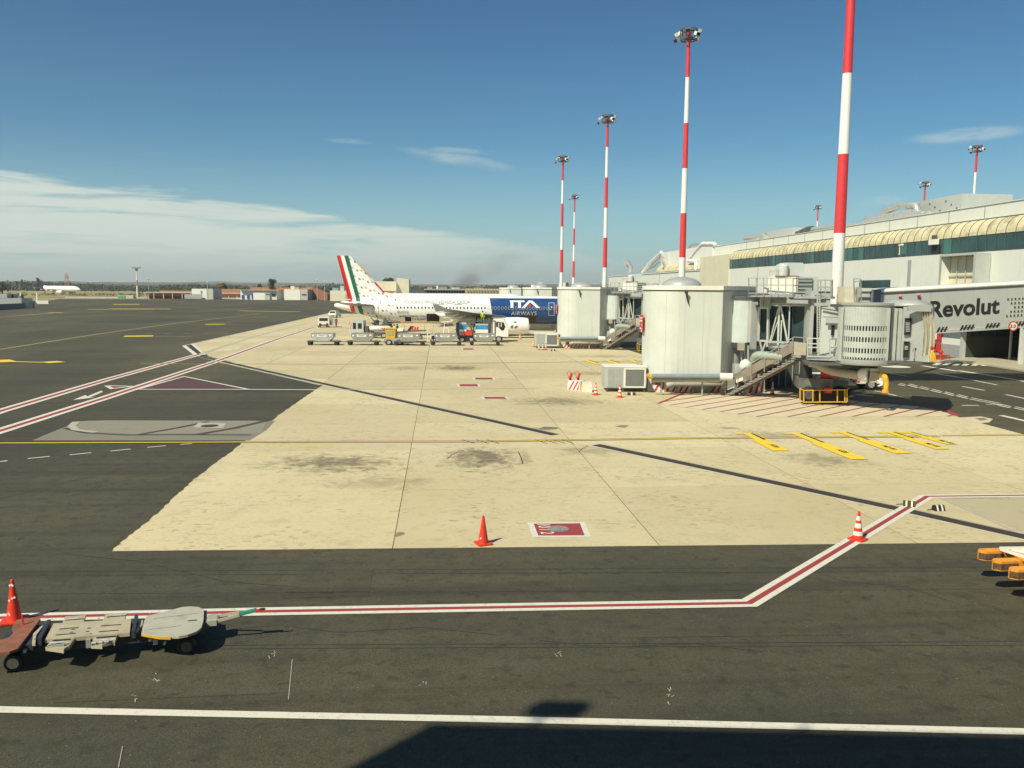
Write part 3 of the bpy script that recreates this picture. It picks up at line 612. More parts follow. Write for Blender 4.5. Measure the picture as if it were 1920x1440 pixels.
ductset('roof_duct', 'short polished duct on the roof just left of the nearest striped mast', [[RP(1398, 446), RP(1425, 444), RP(1432, 440), RP(1436, 446)]], .5)
t_ = thing('plant_room', RP(1460, 440, D+7), 'low pale plant room on the roof behind the short duct', 'roof plant room')
q0, q1 = RP(1430, 436, D+7), RP(1485, 437, D+7); b = B(); b.box(D+7, D+12, q1.y, q0.y, 15.1, q0.z); b.build('wall', LGREY, t_); b = B(); b.box(D+6.94, D+6.99, q1.y+2, q1.y+2.4, 15.5, 15.9); b.box(D+6.94, D+6.99, q1.y+8, q1.y+8.4, 15.5, 15.9); b.build('fixing_plate', DGREY, t_)
ductset('roof_duct', 'flat grey duct lying along the roof behind the nearest striped mast', [[RP(1524, 430), RP(1560, 426), RP(1620, 421)]], .35, GREY)
ductset('roof_duct', 'small dark duct cluster on the roof left of the nearest striped mast', [[RP(1500, 435), RP(1512, 429), RP(1524, 427)], [RP(1494, 437), RP(1530, 430)]], .3, DGREY)
WP = mat('white_pipe', (.78, .77, .74), .4, var=.05)
ductset('roof_pipe_run', 'white pipes sloping down over the roof edge left of the second mast', [[RP(1340, 457, 55.5), RP(1318, 457, 55.5), RP(1308, 467, 55.5), RP(1292, 488, 55.5)], [RP(1240, 473, 55.5), RP(1238, 476, 55.5), RP(1222, 490, 55.5), RP(1205, 510, 55.5)], [RP(1290, 489, 54.5), RP(1305, 490, 54.5), RP(1306, 506, 54.5)]], .42, WP)
ductset('roof_pipe_run', 'silver pipes sloping down past the far end of the ribbed canopy', [[RP(1275, 474, 56), RP(1245, 476, 56), RP(1232, 486, 56), RP(1212, 507, 56)], [RP(1262, 474, 57), RP(1250, 480, 57), RP(1226, 500, 57), RP(1200, 509, 57)], [RP(1292, 470, 58), RP(1293, 462, 58), RP(1300, 459, 58), RP(1312, 459, 58)]], .3, GALV)
for px in (1182, 1250):
    q = RP(px, 508 if px < 1200 else 506, 55); t_ = thing('roof_vent', (q.x, q.y, q.z-.3), 'silver gooseneck vent on the low white roof, %s' % ('leftmost' if px < 1200 else 'below the sloping pipes'), 'vent')
    b = B(); b.tube([q-Vector((0, 0, .5)), q+Vector((0, 0, 1.1)), q+Vector((-.9, 0, 2.4)), q+Vector((-1.6, 0, 2.5))], [.6, .75, .8, .8], 12); b.build('cowl', ALU, t_); b = B(); b.lathe([(.9, -.6), (.9, -.4)], q, 12); b.build('base', GALV, t_)
t_ = thing('facade_camera', RP(1688, 478, D-.8), 'white camera pole before the green glass strip', 'camera')
q = RP(1686, 478, D-.8); b = B(); b.bar(q, q+Vector((0, 0, 1.1)), .07); b.build('pole', WHITE, t_); b = B(); b.bar(q+Vector((0, -.6, 1.15)), q+Vector((0, .1, 1.1)), .2); b.build('head', WHITE, t_)
t_ = thing('wall_unit', RP(1750, 470, D-.4), 'white fan unit above a dark opening in the green glass strip', 'air unit')
b = B(); q = RP(1750, 455, D-.3); b.box(D-.5, D-.02, q.y-.6, q.y+.6, 11.75, 12.3); b.build('casing', WHITE, t_); b = B(); b.box(D-.35, D-.1, q.y-.3, q.y+.3, 12.3, 12.75); b.build('fan', DGREY, t_)
b = B(); b.box(D-.06, D+.02, q.y-.7, q.y+.7, 10.75, 11.7); b.build('opening', DARK, t_)
# kerbed footway at the terminal
b = B(); kk = [G(1735, 679), G(1808, 672), (60, 82), (60, 40), (51.5, 40), (50.6, 60), G(1921, 697), G(1845, 685), G(1800, 681)]; b.prism([(p[0], p[1]) for p in kk], -.02, .13); b.build('footway', paint('footway_concrete', (.42, .38, .28), .4), None, loc=(53, 70, 0), kind='structure')
# fire fixtures by the ground floor wall
def wallthing(px, py, w_, h_, name, lab, cat, parts, x_=D-.42):
    q = RP(px, py, x_); t_ = thing(name, q, lab, cat)
    for (pn, dy0, dy1, z0, z1, dx, m_) in parts: b = B(); b.box(x_-dx, x_, q.y+dy0, q.y+dy1, q.z+z0, q.z+z1); b.build(pn, m_, t_)
    return t_
wallthing(1757, 660, 1, 1, 'fire_cabinet', 'red fire hose cabinet on the wall left of the hydrant', 'fire cabinet', [('cabinet', -.5, .6, .1, 1.1, .3, RED), ('door_glass', -.2, .4, .4, .9, .33, DARK), ('stand', -.4, .5, -.6, .05, .2, GREY)])
wallthing(1755, 637, 1, 1, 'hydrant_sign', 'small white and red fire point sign high on the ground floor wall', 'sign', [('plate', -.9, 1.2, 0, .8, .05, RED), ('arrow_plate', -.2, .4, .05, .75, .07, WHITE)])
wallthing(1888, 650, 1, 1, 'fire_cabinet', 'red fire cabinet inside the dark recess under the walkway', 'fire cabinet', [('cabinet', -.5, .5, 0, 1.0, .2, RED), ('handle', -.1, .1, .4, .6, .22, WHITE)], D+5.4)
q = G(1763, 677); t_ = thing('fire_hydrant', (q.x, q.y, 0), 'red fire hydrant with side pipe on the footway before the white wall', 'hydrant')
b = B(); b.lathe([(.25, .13), (.25, .2), (.15, .25), (.15, .8), (.22, .85), (.22, .95), (.08, 1.05), (.06, 1.2)], (q.x, q.y, 0), 14); b.build('barrel', RED, t_)
b = B(); b.tube([(q.x-.55, q.y, .55), (q.x+.55, q.y, .55)], .10, 8); b.tube([(q.x+.1, q.y, .55), (q.x+.85, q.y, .55), (q.x+.95, q.y, .45), (q.x+.95, q.y, .13)], .06, 8); b.build('outlet_pipe', RED, t_)
# ------------------------------------------------------------------ gate pavilion (rounded fixed end of a boarding bridge)
def pavilion(lab):
    t_ = thing('gate_pavilion', C(12, 57), lab, 'gate building', 'rounded gate pavilions along the pier')
    pl = [(10.1, 64)] + [(11.0-2.25*math.sin(R(90*(1-k/9))), 57.4-2.8*math.cos(R(90*(1-k/9)))) for k in range(10)] + [(13.35, 54.5), (17.6, 59.4), (17.6, 64)]
    W_ = [C(*p) for p in pl]; n_ = len(W_)
    zb, zt = 1.2, 6.72
    b = B(); b.prism([(p.x, p.y) for p in W_][::-1], zb, zt-.02); b.build('wall_core', WALLW, t_)
    cen = C(13, 60)
    # cladding: straight sheets, vertical joints recessed
    acc = []; L_ = 0
    dense = []
    for a, c_ in zip(W_, W_[1:]):
        m2 = max(1, int((c_-a).length/.36)); dense += [a+(c_-a)*(i/m2) for i in range(m2)]
    dense.append(W_[-1]); i = 0
    while i < len(dense)-1:
        j = min(i+3, len(dense)-1); b = B(); seg_ = dense[i:j+1]
        if len(seg_) > 1:
            outs = []
            for kx, p in enumerate(seg_):
                d_ = (seg_[min(kx+1, len(seg_)-1)]-seg_[max(kx-1, 0)]).normalized(); outs.append(Vector((d_.y, -d_.x, 0)))
            sg = 1 if (outs[0].dot(seg_[0]-cen) > 0) else -1
            pts = [p+o_*sg*.02 for p, o_ in zip(seg_, outs)]; d_ = (pts[-1]-pts[0]).normalized(); pts[0] = pts[0]+d_*.004; pts[-1] = pts[-1]-d_*.004
            poly = [(p.x, p.y) for p in pts]+[(p.x-o_.x*sg*.04, p.y-o_.y*sg*.04) for p, o_ in list(zip(pts, outs))[::-1]]
            b.prism(poly, zb-.03, zt-.06); b.build('wall_panel', WALLW, t_)
        i = j
    b = B(); op = [(p+(p-cen).normalized()*.12) for p in W_]; b.prism([(p.x, p.y) for p in op][::-1], zt, zt+.27); b.build('coping', WHITE, t_)
    b = B(); op = [(p+(p-cen).normalized()*.07) for p in W_]; b.prism([(p.x, p.y) for p in op][::-1], zt-.05, zt-.005); b.build('coping_joint', DGREY, t_)
    b = B(); c0 = C(11.7, 59.5)
    b.lathe([(1.35*math.cos(R(a)), 7.0+.62*math.sin(R(a))) for a in range(0, 90, 11)], (c0.x, c0.y, 0), 24); b.build('roof_dome', GREY, t_)
    b = B(); pp = [C(*p) for p in ((10.7, 63), (9.9, 58.5), (11.3, 56.2), (13.2, 56.2), (16.5, 60), (16.5, 63))]; b.prism([(p.x, p.y) for p in pp][::-1], 0, 1.2); b.build('plinth', WALLG, t_)
    b = B(); q = C(10.95, 54.52, 0)
    b.tube([Vector((q.x, q.y-.07, 6.55)), Vector((q.x+.05, q.y-.2, 6.6)), Vector((q.x+.12, q.y-.09, 6.2)), Vector((q.x+.22, q.y-.08, 5.85))], [.07, .09, .05, .04], 8); b.build('cable_loop', BLACK, t_)
    # red notice board on the rounded end
    for (z0, z1, a_) in ((3.9, 5.05, 80), (.0, 0, 0)):
        if z1 == 0: continue
        ang = R(84); c_ = C(11.0-2.42*math.sin(ang), 57.4-2.9*math.cos(ang)); d_ = (C(11.0-2.42*math.sin(R(90)), 57.4-2.9*math.cos(R(90)))-c_).normalized()
        b = B(); n_ = Vector((d_.y, -d_.x, 0)); n_ = n_ if n_.dot(c_-cen) > 0 else -n_
        b.hexa([c_-d_*.5+Vector((0, 0, z0)), c_+d_*.5+Vector((0, 0, z0)), c_+d_*.5-n_*.04+Vector((0, 0, z0)), c_-d_*.5-n_*.04+Vector((0, 0, z0)), c_-d_*.5+Vector((0, 0, z1)), c_+d_*.5+Vector((0, 0, z1)), c_+d_*.5-n_*.04+Vector((0, 0, z1)), c_-d_*.5-n_*.04+Vector((0, 0, z1))])
        s_ = b.build('notice_board', RED, t_)
        b = B(); c2 = c_+n_*.006
        for zz, a0, a1, h_ in ((4.85, -.4, .35, .1), (4.66, -.4, .42, .12), (4.4, -.4, -.1, .09), (4.15, -.35, .4, .1), (3.98, -.4, -.05, .08)):
            b.poly([c2+d_*a0+Vector((0, 0, zz-h_/2)), c2+d_*a1+Vector((0, 0, zz-h_/2)), c2+d_*a1+Vector((0, 0, zz+h_/2)), c2+d_*a0+Vector((0, 0, zz+h_/2))])
        b.build('board_text', WHITE, s_)
        b = B(); c3 = c_; b.hexa([c3-d_*.1+Vector((0, 0, 1.5)), c3+d_*.35+Vector((0, 0, 1.5)), c3+d_*.35+n_*.2+Vector((0, 0, 1.5)), c3-d_*.1+n_*.2+Vector((0, 0, 1.5)), c3-d_*.1+Vector((0, 0, 2.0)), c3+d_*.35+Vector((0, 0, 2.0)), c3+d_*.35+n_*.2+Vector((0, 0, 2.0)), c3-d_*.1+n_*.2+Vector((0, 0, 2.0))]); b.build('junction_box', BEIGE, t_)
        b = B(); b.hexa([c3-d_*.2+Vector((0, 0, .6)), c3+d_*.1+Vector((0, 0, .6)), c3+d_*.1+n_*.03+Vector((0, 0, .6)), c3-d_*.2+n_*.03+Vector((0, 0, .6)), c3-d_*.2+Vector((0, 0, 1.35)), c3+d_*.1+Vector((0, 0, 1.35)), c3+d_*.1+n_*.03+Vector((0, 0, 1.35)), c3-d_*.2+n_*.03+Vector((0, 0, 1.35))]); b.build('warning_plate', RED, t_)
    return t_
pav = pavilion('big rounded white gate pavilion nearest, beside the jet bridge stairs')
OFF = Vector((0, 42, 0))
dup(pav, pav.location+OFF, 'second rounded white gate pavilion, just right of the blue aircraft nose')
dup(pav, pav.location+OFF*2, 'third white gate pavilion, seen over the blue part of the aircraft')
dup(pav, pav.location+OFF*3+Vector((-1, 0, 0)), 'fourth and smallest white gate pavilion far down the pier')
# raised walkway from pavilion to terminal with the big lettering
def hexo(b, a, c_, dep, z):                 # a,c: ground points (world xy), dep: thickness away, z: (z0a,z0c,z1a,z1c)
    d_ = Vector((c_.x-a.x, c_.y-a.y, 0)).normalized(); n_ = Vector((-d_.y, d_.x, 0))*dep
    p = lambda v, h: Vector((v.x, v.y, h))
    b.hexa([p(a, z[0]), p(c_, z[1]), p(c_+n_, z[1]), p(a+n_, z[0]), p(a, z[2]), p(c_, z[3]), p(c_+n_, z[3]), p(a+n_, z[2])])
A_, M_, E_ = C(15.6, 60.2), C(26.6, 62), C(45, 62.6)
Wk = thing('raised_walkway', C(30, 63), 'long grey raised walkway with the big black word Revolut', 'walkway')
b = B(); hexo(b, M_, E_, 3.2, (3.45, 4.75, 6.6, 7.72)); b.build('wall', WALLG, Wk)
b = B(); q = [(a, h) for a, h in ((0, 0), (0, .16), (.1, .26), (.3, .30), (3, .30), (3.2, .16), (3.2, 0))]
d_ = (E_-M_).normalized(); n_ = Vector((-d_.y, d_.x, 0)); E2 = E_
b.loft([[M_+n_*(a-.06)+Vector((0, 0, 6.6+h)) for a, h in q], [E2+n_*(a-.06)+Vector((0, 0, 7.72+h)) for a, h in q]]); b.build('roof', WHITE, Wk)
b = B(); hexo(b, M_+n_*-.08, E2+n_*-.08, .08, (6.55, 7.67, 6.60, 7.72)); b.build('roof_joint', DGREY, Wk)
b = B(); hexo(b, M_-n_*.10, E2-n_*.10, 3.4, (3.40, 4.70, 3.62, 4.92)); b.build('floor_beam', WALLG, Wk)
b = B(); hexo(b, C(25.9, 62.1), M_-n_*.02, 3.2, (3.2, 3.3, 6.85, 6.85)); b.build('corner_box', mat('dark_blue_grey', (.16, .18, .20), .5), Wk)
Wb = thing('link_corridor', C(20, 62), 'white corridor joining the nearest pavilion to the raised walkway', 'corridor')
b = B(); hexo(b, C(17.65, 60.4), C(25.85, 62.1), 3.0, (3.4, 3.3, 6.7, 6.7)); b.build('wall', WALLW, Wb); b = B(); hexo(b, C(17.62, 60.3), C(25.9, 62.0), 3.2, (6.72, 6.72, 6.95, 6.95)); b.build('roof', WHITE, Wb)
b = B(); hexo(b, C(17.7, 60.35), C(25.9, 62.05), .05, (6.15, 6.15, 6.3, 6.3)); b.build('panel_joint', DGREY, Wb)
for xx in (19.0, 24.6): b = B(); q = C(xx, 62.6); b.lathe([(.3, 0), (.3, 3.4)], q, 14); b.build('column', WALLG, Wb)
zb_ = lambda s_: 3.45+1.30*s_; zt_ = lambda s_: 6.6+1.12*s_; LW = (E_-M_).length
def on_wall(px, z):                         # distance along the wall seen at an image column
    best = min(range(0, 2000), key=lambda k: abs(proj(M_+d_*(LW*k/2000))[0]-px)); return best/2000
def proj(w_):
    v = Vector((w_.x, w_.y, w_.z))-Vector((0, 0, EYE)); k = FPX/v.dot(fwd); return 960+v.dot(rt)*k, 720-v.dot(up)*k
def wz(px, py):
    s_ = on_wall(px, 0); p = M_+d_*(LW*s_); dd = ray(px, py); t = (p.x*math.sin(YAW)+p.y*math.cos(YAW))/(dd.x*math.sin(YAW)+dd.y*math.cos(YAW)); return p, EYE+dd.z*t
p0, z0 = wz(1732, 593.5); p1, z1 = wz(1864, 591); sl = Vector((d_.x, d_.y, (z1-z0+.22)/(p1-p0).length))
p0, z0 = wz(1733, 594.5); wid = (p1-p0).length
tx = text('lettering', 'Revolut', 1.0, INK, (0, 0, 0), (1, 0, 0), (0, 0, 1), bold=.022, depth=.02); wx = max(v.co.x for v in tx.data.vertices); bpy.data.objects.remove(tx)
hgt = 1.62; text('lettering', 'Revolut', hgt, INK, Vector((p0.x, p0.y, z0))-n_*.02, sl, (0, 0, 1), Wk, bold=.026, depth=.02, sx_=wid/(wx*hgt))
for r_, row in enumerate((range(0, 8), range(1, 8), range(2, 8), range(1, 8), range(0, 8))):
    for c_ in row:
        px = 1877+6.8*c_; 
        if px > 1935: continue
        p, z = wz(px, 563.5+7.8*r_-.06*(px-1885))
        text('small_letter', 'R', .26, INK, Vector((p.x, p.y, z))-n_*.02, sl, (0, 0, 1), Wk, bold=.01, depth=.012)
def slash(px, py, n2):
    for k in range(n2):
        p, z = wz(px-5+6.6*k, py-.55*k); b = B(); o_ = p-n_*.125
        b.hexa([Vector((o_.x, o_.y, z))+v for v in (Vector((0, 0, 0)), d_*.14, d_*.14+n_*.01, n_*.01, d_*.17+Vector((0, 0, .36)), d_*.31+Vector((0, 0, .36)), d_*.31+n_*.01+Vector((0, 0, .36)), d_*.17+n_*.01+Vector((0, 0, .36)))]); b.build('warning_stripe', INK, Wk)
for a in ((1753, 622.5, 3), (1796, 619, 4), (1843, 615.5, 4), (1896, 612, 4)): slash(*a)
p, z = wz(1887, 611); t_ = thing('height_sign', Vector((p.x, p.y, z))-n_*.3, 'round white height limit sign with red rim below the lettering', 'sign')
def disc(b, c0, r_, nd, off, n2=24):
    a_ = nd.cross(Vector((0, 0, 1))).normalized(); b.poly([c0+nd*off+(a_*math.cos(2*math.pi*k/n2)+Vector((0, 0, 1))*math.sin(2*math.pi*k/n2))*r_ for k in range(n2)])
c0 = Vector((p.x, p.y, z))-n_*.3; b = B(); b.tube([c0, c0-n_*.03], .36, 24); b.build('rim', RED, t_); b = B(); b.tube([c0-n_*.03, c0-n_*.036], .27, 24); b.build('face', WHITE, t_)
text('numerals', '3.0', .34, INK, c0-n_*.045-d_*.24-Vector((0, 0, .12)), d_, (0, 0, 1), t_, bold=.02, depth=.006)
p, z = wz(1880, 622)
for px in (1677, 1711):
    p, z = wz(px, 556.5-.07*(px-1677)); t_ = thing('warning_lamp', Vector((p.x, p.y, z))-n_*.1, 'red lamp under the walkway roof edge, %s' % ('left one' if px < 1700 else 'right one'), 'lamp'); q = Vector((p.x, p.y, z))-n_*.14
    b = B(); b.lathe([(.05, -.14), (.10, -.08), (.11, .04)], q, 10); b.build('lens', RED, t_); b = B(); b.lathe([(.12, .04), (.12, .1)], q, 10); b.build('mount', LGREY, t_)
# dark store under the pavilion end
S_ = thing('equipment_cage', C(18.6, 61), 'dark equipment cage in the shade under the link corridor', 'cage')
b = B(); hexo(b, C(16.2, 59.6), C(20.6, 60.2), 2, (0, 0, 2.6, 2.6)); b.build('cage_wall', DGREY, S_)
for k in range(9): b = B(); q = C(16.3+k*.5, 59.5+k*.07); b.bar(q, q+Vector((0, 0, 2.6)), .06); b.build('bar', GREY, S_)
for k in range(5): b = B(); q = C(17+k*.35, 59.52+.05*k, .9); b.bar(q, q+Vector((.25, 0, .35)), .1, .05); b.build('warning_stripe', YEL if k % 2 else LGREY, S_)
# ------------------------------------------------------------------ masts
def mast(lab, loc, h=35.5, band=4.95, top0=5.3, flip=0):
    t_ = thing('floodlight_mast', loc, lab, 'floodlight mast', 'red and white floodlight masts'); x, y, _ = loc
    z = h; k = 0; red = True; rad = lambda q: .43-.24*q/h
    while z > 0:
        z2 = max(0, z-(band if k else top0)); b = B(); b.lathe([(rad(z2), z2), (rad((z+z2)/2), (z+z2)/2), (rad(z), z)], (x, y, 0), 20); b.build('pole_band', MASTR if red else MASTW, t_); z = z2; red = not red; k += 1
    b = B(); b.lathe([(.5, h-1.2), (.5, h-1.0)], (x, y, 0), 16)
    pts = [Vector((x+.95*math.cos(R(a)), y+.95*math.sin(R(a)), h-.2)) for a in range(0, 361, 60)]
    for a, c_ in zip(pts, pts[1:]): b.bar(a, c_, .12); b.bar(a-Vector((0, 0, 1.1)), c_-Vector((0, 0, 1.1)), .1); b.bar(a, a-Vector((0, 0, 1.1)), .1)
    for a in pts[::2]: b.bar(a, (x, y, h-.3), .12); b.bar(a-Vector((0, 0, 1.1)), (x, y, h-1.1), .12)
    b.build('crown_frame', DGREY, t_)
    for a, zz, rr in ((200, -1.9, 2.0), (160, -.9, 1.7), (250, -.7, 1.6), (300, -1.1, 1.6), (350, -.5, 1.5), (30, -1.2, 1.7), (80, -.3, 1.4), (120, -.4, 1.5)):
        a += flip; rr *= .78; zz *= .8; q = Vector((x+rr*math.cos(R(a)), y+rr*math.sin(R(a)), h+zz)); o_ = Vector((math.cos(R(a)), math.sin(R(a)), -.5)).normalized()
        b = B(); b.bar(q-o_*.2, q+o_*.2, .55, .38); l_ = b.build('floodlight', GALV if (a % 3) else WHITE, t_); b = B(); b.bar(q+o_*.21, q+o_*.23, .5, .34); b.build('lens', DARK, l_)
    b = B(); b.lathe([(.7, 0), (.7, .12), (.5, .14)], (x, y, 0), 16); b.build('base_plate', GALV, t_)
    return t_
m1 = mast('tallest striped mast nearest, rising behind the jet bridge out of the frame', C(20.95, 55.5))
def mcopy(px, dep, lab, s_=1.0, dz=0):
    q = C((px-960)/FPX*dep, dep); c_ = dup(m1, (q.x, q.y, dz), lab); c_.scale = (1, 1, 1); return c_
mcopy(1274.5, 98, 'striped mast rising from behind the dome of the nearest pavilion')
mcopy(1131, 145, 'striped mast rising behind the second pavilion roof')
mcopy(1050.5, 189, 'striped mast just right of the aircraft, left of the thinner one')
mcopy(1073, 265, 'thin far striped mast between the two taller ones')
mcopy(1522, 292, 'smallest striped mast above the terminal roof, near the roof ducts')
mcopy(1717, 228, 'striped mast top showing behind the grey roof plant room')
mcopy(1808, 172, 'striped mast above the terminal roof at the far right')
# far lamp post at the left
q = P(258, 559, 560); t_ = thing('lamp_post', (q.x, q.y, 0), 'far white and orange lamp post with a flat crown at the left', 'lamp post')
for k in range(5): b = B(); z0 = k*3.6; b.lathe([(.55-.04*k, z0), (.51-.04*k, z0+3.6)], (q.x, q.y, 0), 10); b.build('pole_band', WHITE if k != 2 else mat('dull_orange', (.45, .2, .12), .6), t_)
b = B(); b.bar((q.x-2.8, q.y, 18.6), (q.x+2.8, q.y, 18.6), .35, .3); b.box(q.x-.7, q.x+.7, q.y-.7, q.y+.7, 16.8, 18.4); b.build('crown', DGREY, t_)
for a in (-2.6, -1.3, 1.3, 2.6): b = B(); b.box(q.x+a-.4, q.x+a+.4, q.y-.4, q.y+.4, 18.8, 19.4); b.build('floodlight', GREY, t_)
for px, pt, lab in ((389.5, 533, 'slim grey lamp post just right of the far white hut roofline'), (595, 528, 'slim lamp post with round head right of the brick sheds'), (609, 531, 'slim lamp post nearest the aircraft tail'), (279, 528, 'faint thin lamp post beside the orange banded one')):
    q = P(px, 556, 430); t_ = thing('lamp_post', (q.x, q.y, 0), lab, 'lamp post'); h_ = EYE+(541-pt)/FPX*430
    b = B(); b.lathe([(.16, 0), (.12, h_)], (q.x, q.y, 0), 8); b.build('pole', LGREY, t_); b = B(); b.lathe([(.3, h_), (.45, h_+.4), (.1, h_+.7)], (q.x, q.y, 0), 10); b.build('lamp_head', WHITE, t_)
# ------------------------------------------------------------------ jet bridge
def jet_bridge(lab):
    base = C(18.1, 50.8); J = thing('jet_bridge', base, lab, 'jet bridge', 'passenger jet bridges at the gates')
    def cb(b, px0, px1, py0, py1, dep, th, dep2=None):          # box with its front face at distance dep..dep2, edges as seen at those columns
        dep2 = dep2 or dep
        a0, a1 = P(px0, py1, dep), P(px0, py0, dep); c0, c1 = P(px1, py1, dep2), P(px1, py0, dep2)
        zb, zt = (a0.z+c0.z)/2, (a1.z+c1.z)/2
        d_ = Vector((c0.x-a0.x, c0.y-a0.y, 0)).normalized(); n_ = Vector((-d_.y, d_.x, 0))*th
        L = lambda v, z: Vector((v.x, v.y, z))
        b.hexa([L(a0, zb), L(c0, zb), L(c0, zb)+n_, L(a0, zb)+n_, L(a0, zt), L(c0, zt), L(c0, zt)+n_, L(a0, zt)+n_])
    Bx = lambda name, m_, par, *a: (lambda b: (cb(b, *a), b.build(name, m_, par))[1])(B())
    # fixed rotunda by the pavilion: rolled curtain, frame post, dark gap
    q0 = P(1391, 600, 55.2)
    b = B(); q = P(1392, 600, 56.2); b.lathe([(1.05, 3.35), (1.05, 6.15)], (q.x, q.y, 0), 28); b.build('rotunda_curtain', PLASTW, J)
    b = B(); b.lathe([(1.15, 6.16), (1.15, 6.36)], (q.x, q.y, 0), 28); b.build('rotunda_cap', DGREY, J); b = B(); b.lathe([(1.0, 3.0), (1.12, 3.33)], (q.x, q.y, 0), 28); b.build('rotunda_ring', DGREY, J)
    Bx('rotunda_post', GREY, J, 1408, 1418, 566, 655, 54.6, .5); Bx('rotunda_frame', LGREY, J, 1402, 1407.5, 564, 642, 54.9, .3)
    Bx('dark_gap', DARK, J, 1418.5, 1437, 563, 648, 54.6, 2.2)
    # inner and outer glazed tunnels
    Bx('inner_tunnel_glass', GLASS, J, 1424, 1440, 580, 637, 53.6, 2.6, 53.2)
    b = B(); cb(b, 1421, 1424, 576, 640, 53.5, .25); cb(b, 1424.5, 1440, 575, 579.5, 53.45, .25, 53.1); cb(b, 1424.5, 1440, 637.5, 641, 53.45, .25, 53.1); b.build('inner_tunnel_frame', LGREY, J)
    for a in ((1443, 1457), (1460, 1480.5), (1482.5, 1513)):
        da, dc = 52.9-(a[0]-1443)/70*1.6, 52.9-(a[1]-1443)/70*1.6
        Bx('tunnel_glass', GLASS, J, a[0], a[1], 574, 644, da, 2.8, dc)
    b = B(); cb(b, 1441, 1514, 567.5, 573, 52.7, .2, 51.1); cb(b, 1440, 1514, 562, 567.4, 52.9, 3, 51.3); b.build('tunnel_roof', GREY, J); b = B(); cb(b, 1441, 1514, 645, 653, 52.7, .2, 51.1); cb(b, 1440, 1514, 653.1, 657, 52.9, 3, 51.3); b.build('tunnel_floor', GREY, J)
    F_ = lambda x, y: P(x, y, 52.6-(x-1443)/70*1.6)
    for a, c_, w_ in (((1441, 570), (1439.5, 650), .13), ((1461, 573), (1442, 648), .07), ((1461, 595), (1444, 646), .055), ((1461.5, 573), (1459, 647), .12), ((1464, 573), (1478, 647), .10), ((1481, 572), (1478.5, 650), .07), ((1465.5, 600), (1464, 640), .08)):
        b = B(); b.bar(F_(*a), F_(*c_), w_); b.build('tunnel_truss', LGREY, J)
    Bx('tunnel_sill', GREY, J, 1438, 1495, 640, 644, 52.5, .15, 51.6)
    # lift column, ladder
    Bx('lift_column', GREY, J, 1510, 1517, 541, 664, 50.9, .5); Bx('lift_column_side', LGREY, J, 1517.5, 1522.5, 545, 664, 50.8, .35)
    Bx('tunnel_end', GLASS, J, 1522, 1535, 588, 660, 51.2, 2.0)
    b = B()
    for x_ in (1532.5, 1537): b.bar(P(x_, 553, 50.2), P(x_, 660, 50.2), .06)
    for k in range(22): b.bar(P(1532.5, 556+k*4.8, 50.2), P(1537, 556+k*4.8, 50.2), .04)
    b.build('ladder', LGREY, J)
    # side block with small window and plate
    Bx('cabin_link', LGREY, J, 1536, 1577, 576, 672, 49.8, 3.0, 48.9)
    b = B(); a0 = [(1540, 576), (1577, 583), (1577, 576)]; b.prism([(0, 0)], 0, 1) if False else None
    b.bar(P(1541, 578, 49.6), P(1576, 584, 48.8), .07); b.build('cabin_seam', DGREY, J)
    Bx('small_window', DARK, J, 1559, 1563.5, 610, 629, 49.15, .1); Bx('name_plate', GREY, J, 1548, 1573, 597, 606, 49.2, .1, 48.7); Bx('plate_rail', DGREY, J, 1543, 1573, 594, 595.3, 49.25, .12, 48.7)
    # landing with railings
    b = B(); cb(b, 1512, 1577, 668, 676, 49.3, 1.1, 48.3); b.build('landing', GALV, J)
    b = B()
    for y_ in (634, 644, 651, 668): b.bar(P(1514, y_, 49.2), P(1556, y_+1.5, 48.6), .06)
    for x_ in (1514, 1534, 1556): b.bar(P(x_, 634, 49.2-(x_-1514)/42*.6), P(x_, 670, 49.2-(x_-1514)/42*.6), .07)
    b.bar(P(1556, 636, 48.6), P(1574, 635, 49.4), .06); b.bar(P(1574, 635, 49.4), P(1574, 668, 49.4), .06); b.bar(P(1556, 652, 48.6), P(1574, 651, 49.4), .05); b.bar(P(1556, 662, 48.6), P(1576, 640, 49.0), .05)
    b.build('landing_rail', LGREY, J)
    # rotunda drum of slatted shutters
    dc = P(1626, 620, 48.5); rz = 1.53
    b = B(); b.lathe([(rz-.05, 2.95), (rz-.05, 5.95)], (dc.x, dc.y, 0), 48); b.build('drum_core', DARK, J)
    ringz = [2.95, 3.08, 3.62, 3.98, 4.42, 4.78, 5.22, 5.58, 5.9]
    slat0 = None; n_ = 62; half = math.pi/n_*.97
    rows = [(3.06, 3.30, 1), (3.30, 3.57, .45), (3.57, 3.92, 1), (3.92, 4.19, .45), (4.19, 4.54, 1), (4.54, 4.81, .45), (4.81, 5.92, 1), (2.95, 3.06, .45)]
    for k in range(n_):
        a = 2*math.pi*k/n_; b = B(Matrix.Translation((dc.x, dc.y, 0)) @ Matrix.Rotation(a, 4, 'Z'))
        w_ = math.pi*rz/n_*.985
        for z0, z1, f in rows: b.box(rz-.02, rz+.03-(.004 if f < 1 else 0), -w_*f, w_*f, z0, z1)
        if math.cos(a-R(250)) > -.35: b.build('shutter_slat', LGREY, J)
    b = B(); b.lathe([(rz+.1, 5.93), (rz+.12, 6.0), (rz+.12, 6.08)], (dc.x, dc.y, 0), 40); b.build('drum_cap', GREY, J); b = B(); b.lathe([(rz+.1, 2.62), (rz+.16, 2.7), (rz+.16, 2.93)], (dc.x, dc.y, 0), 40); b.build('drum_ring', GREY, J)
    b = B(); cb(b, 1572.5, 1577.5, 576, 676, 48.0, .4); b.build('drum_post', LGREY, J)
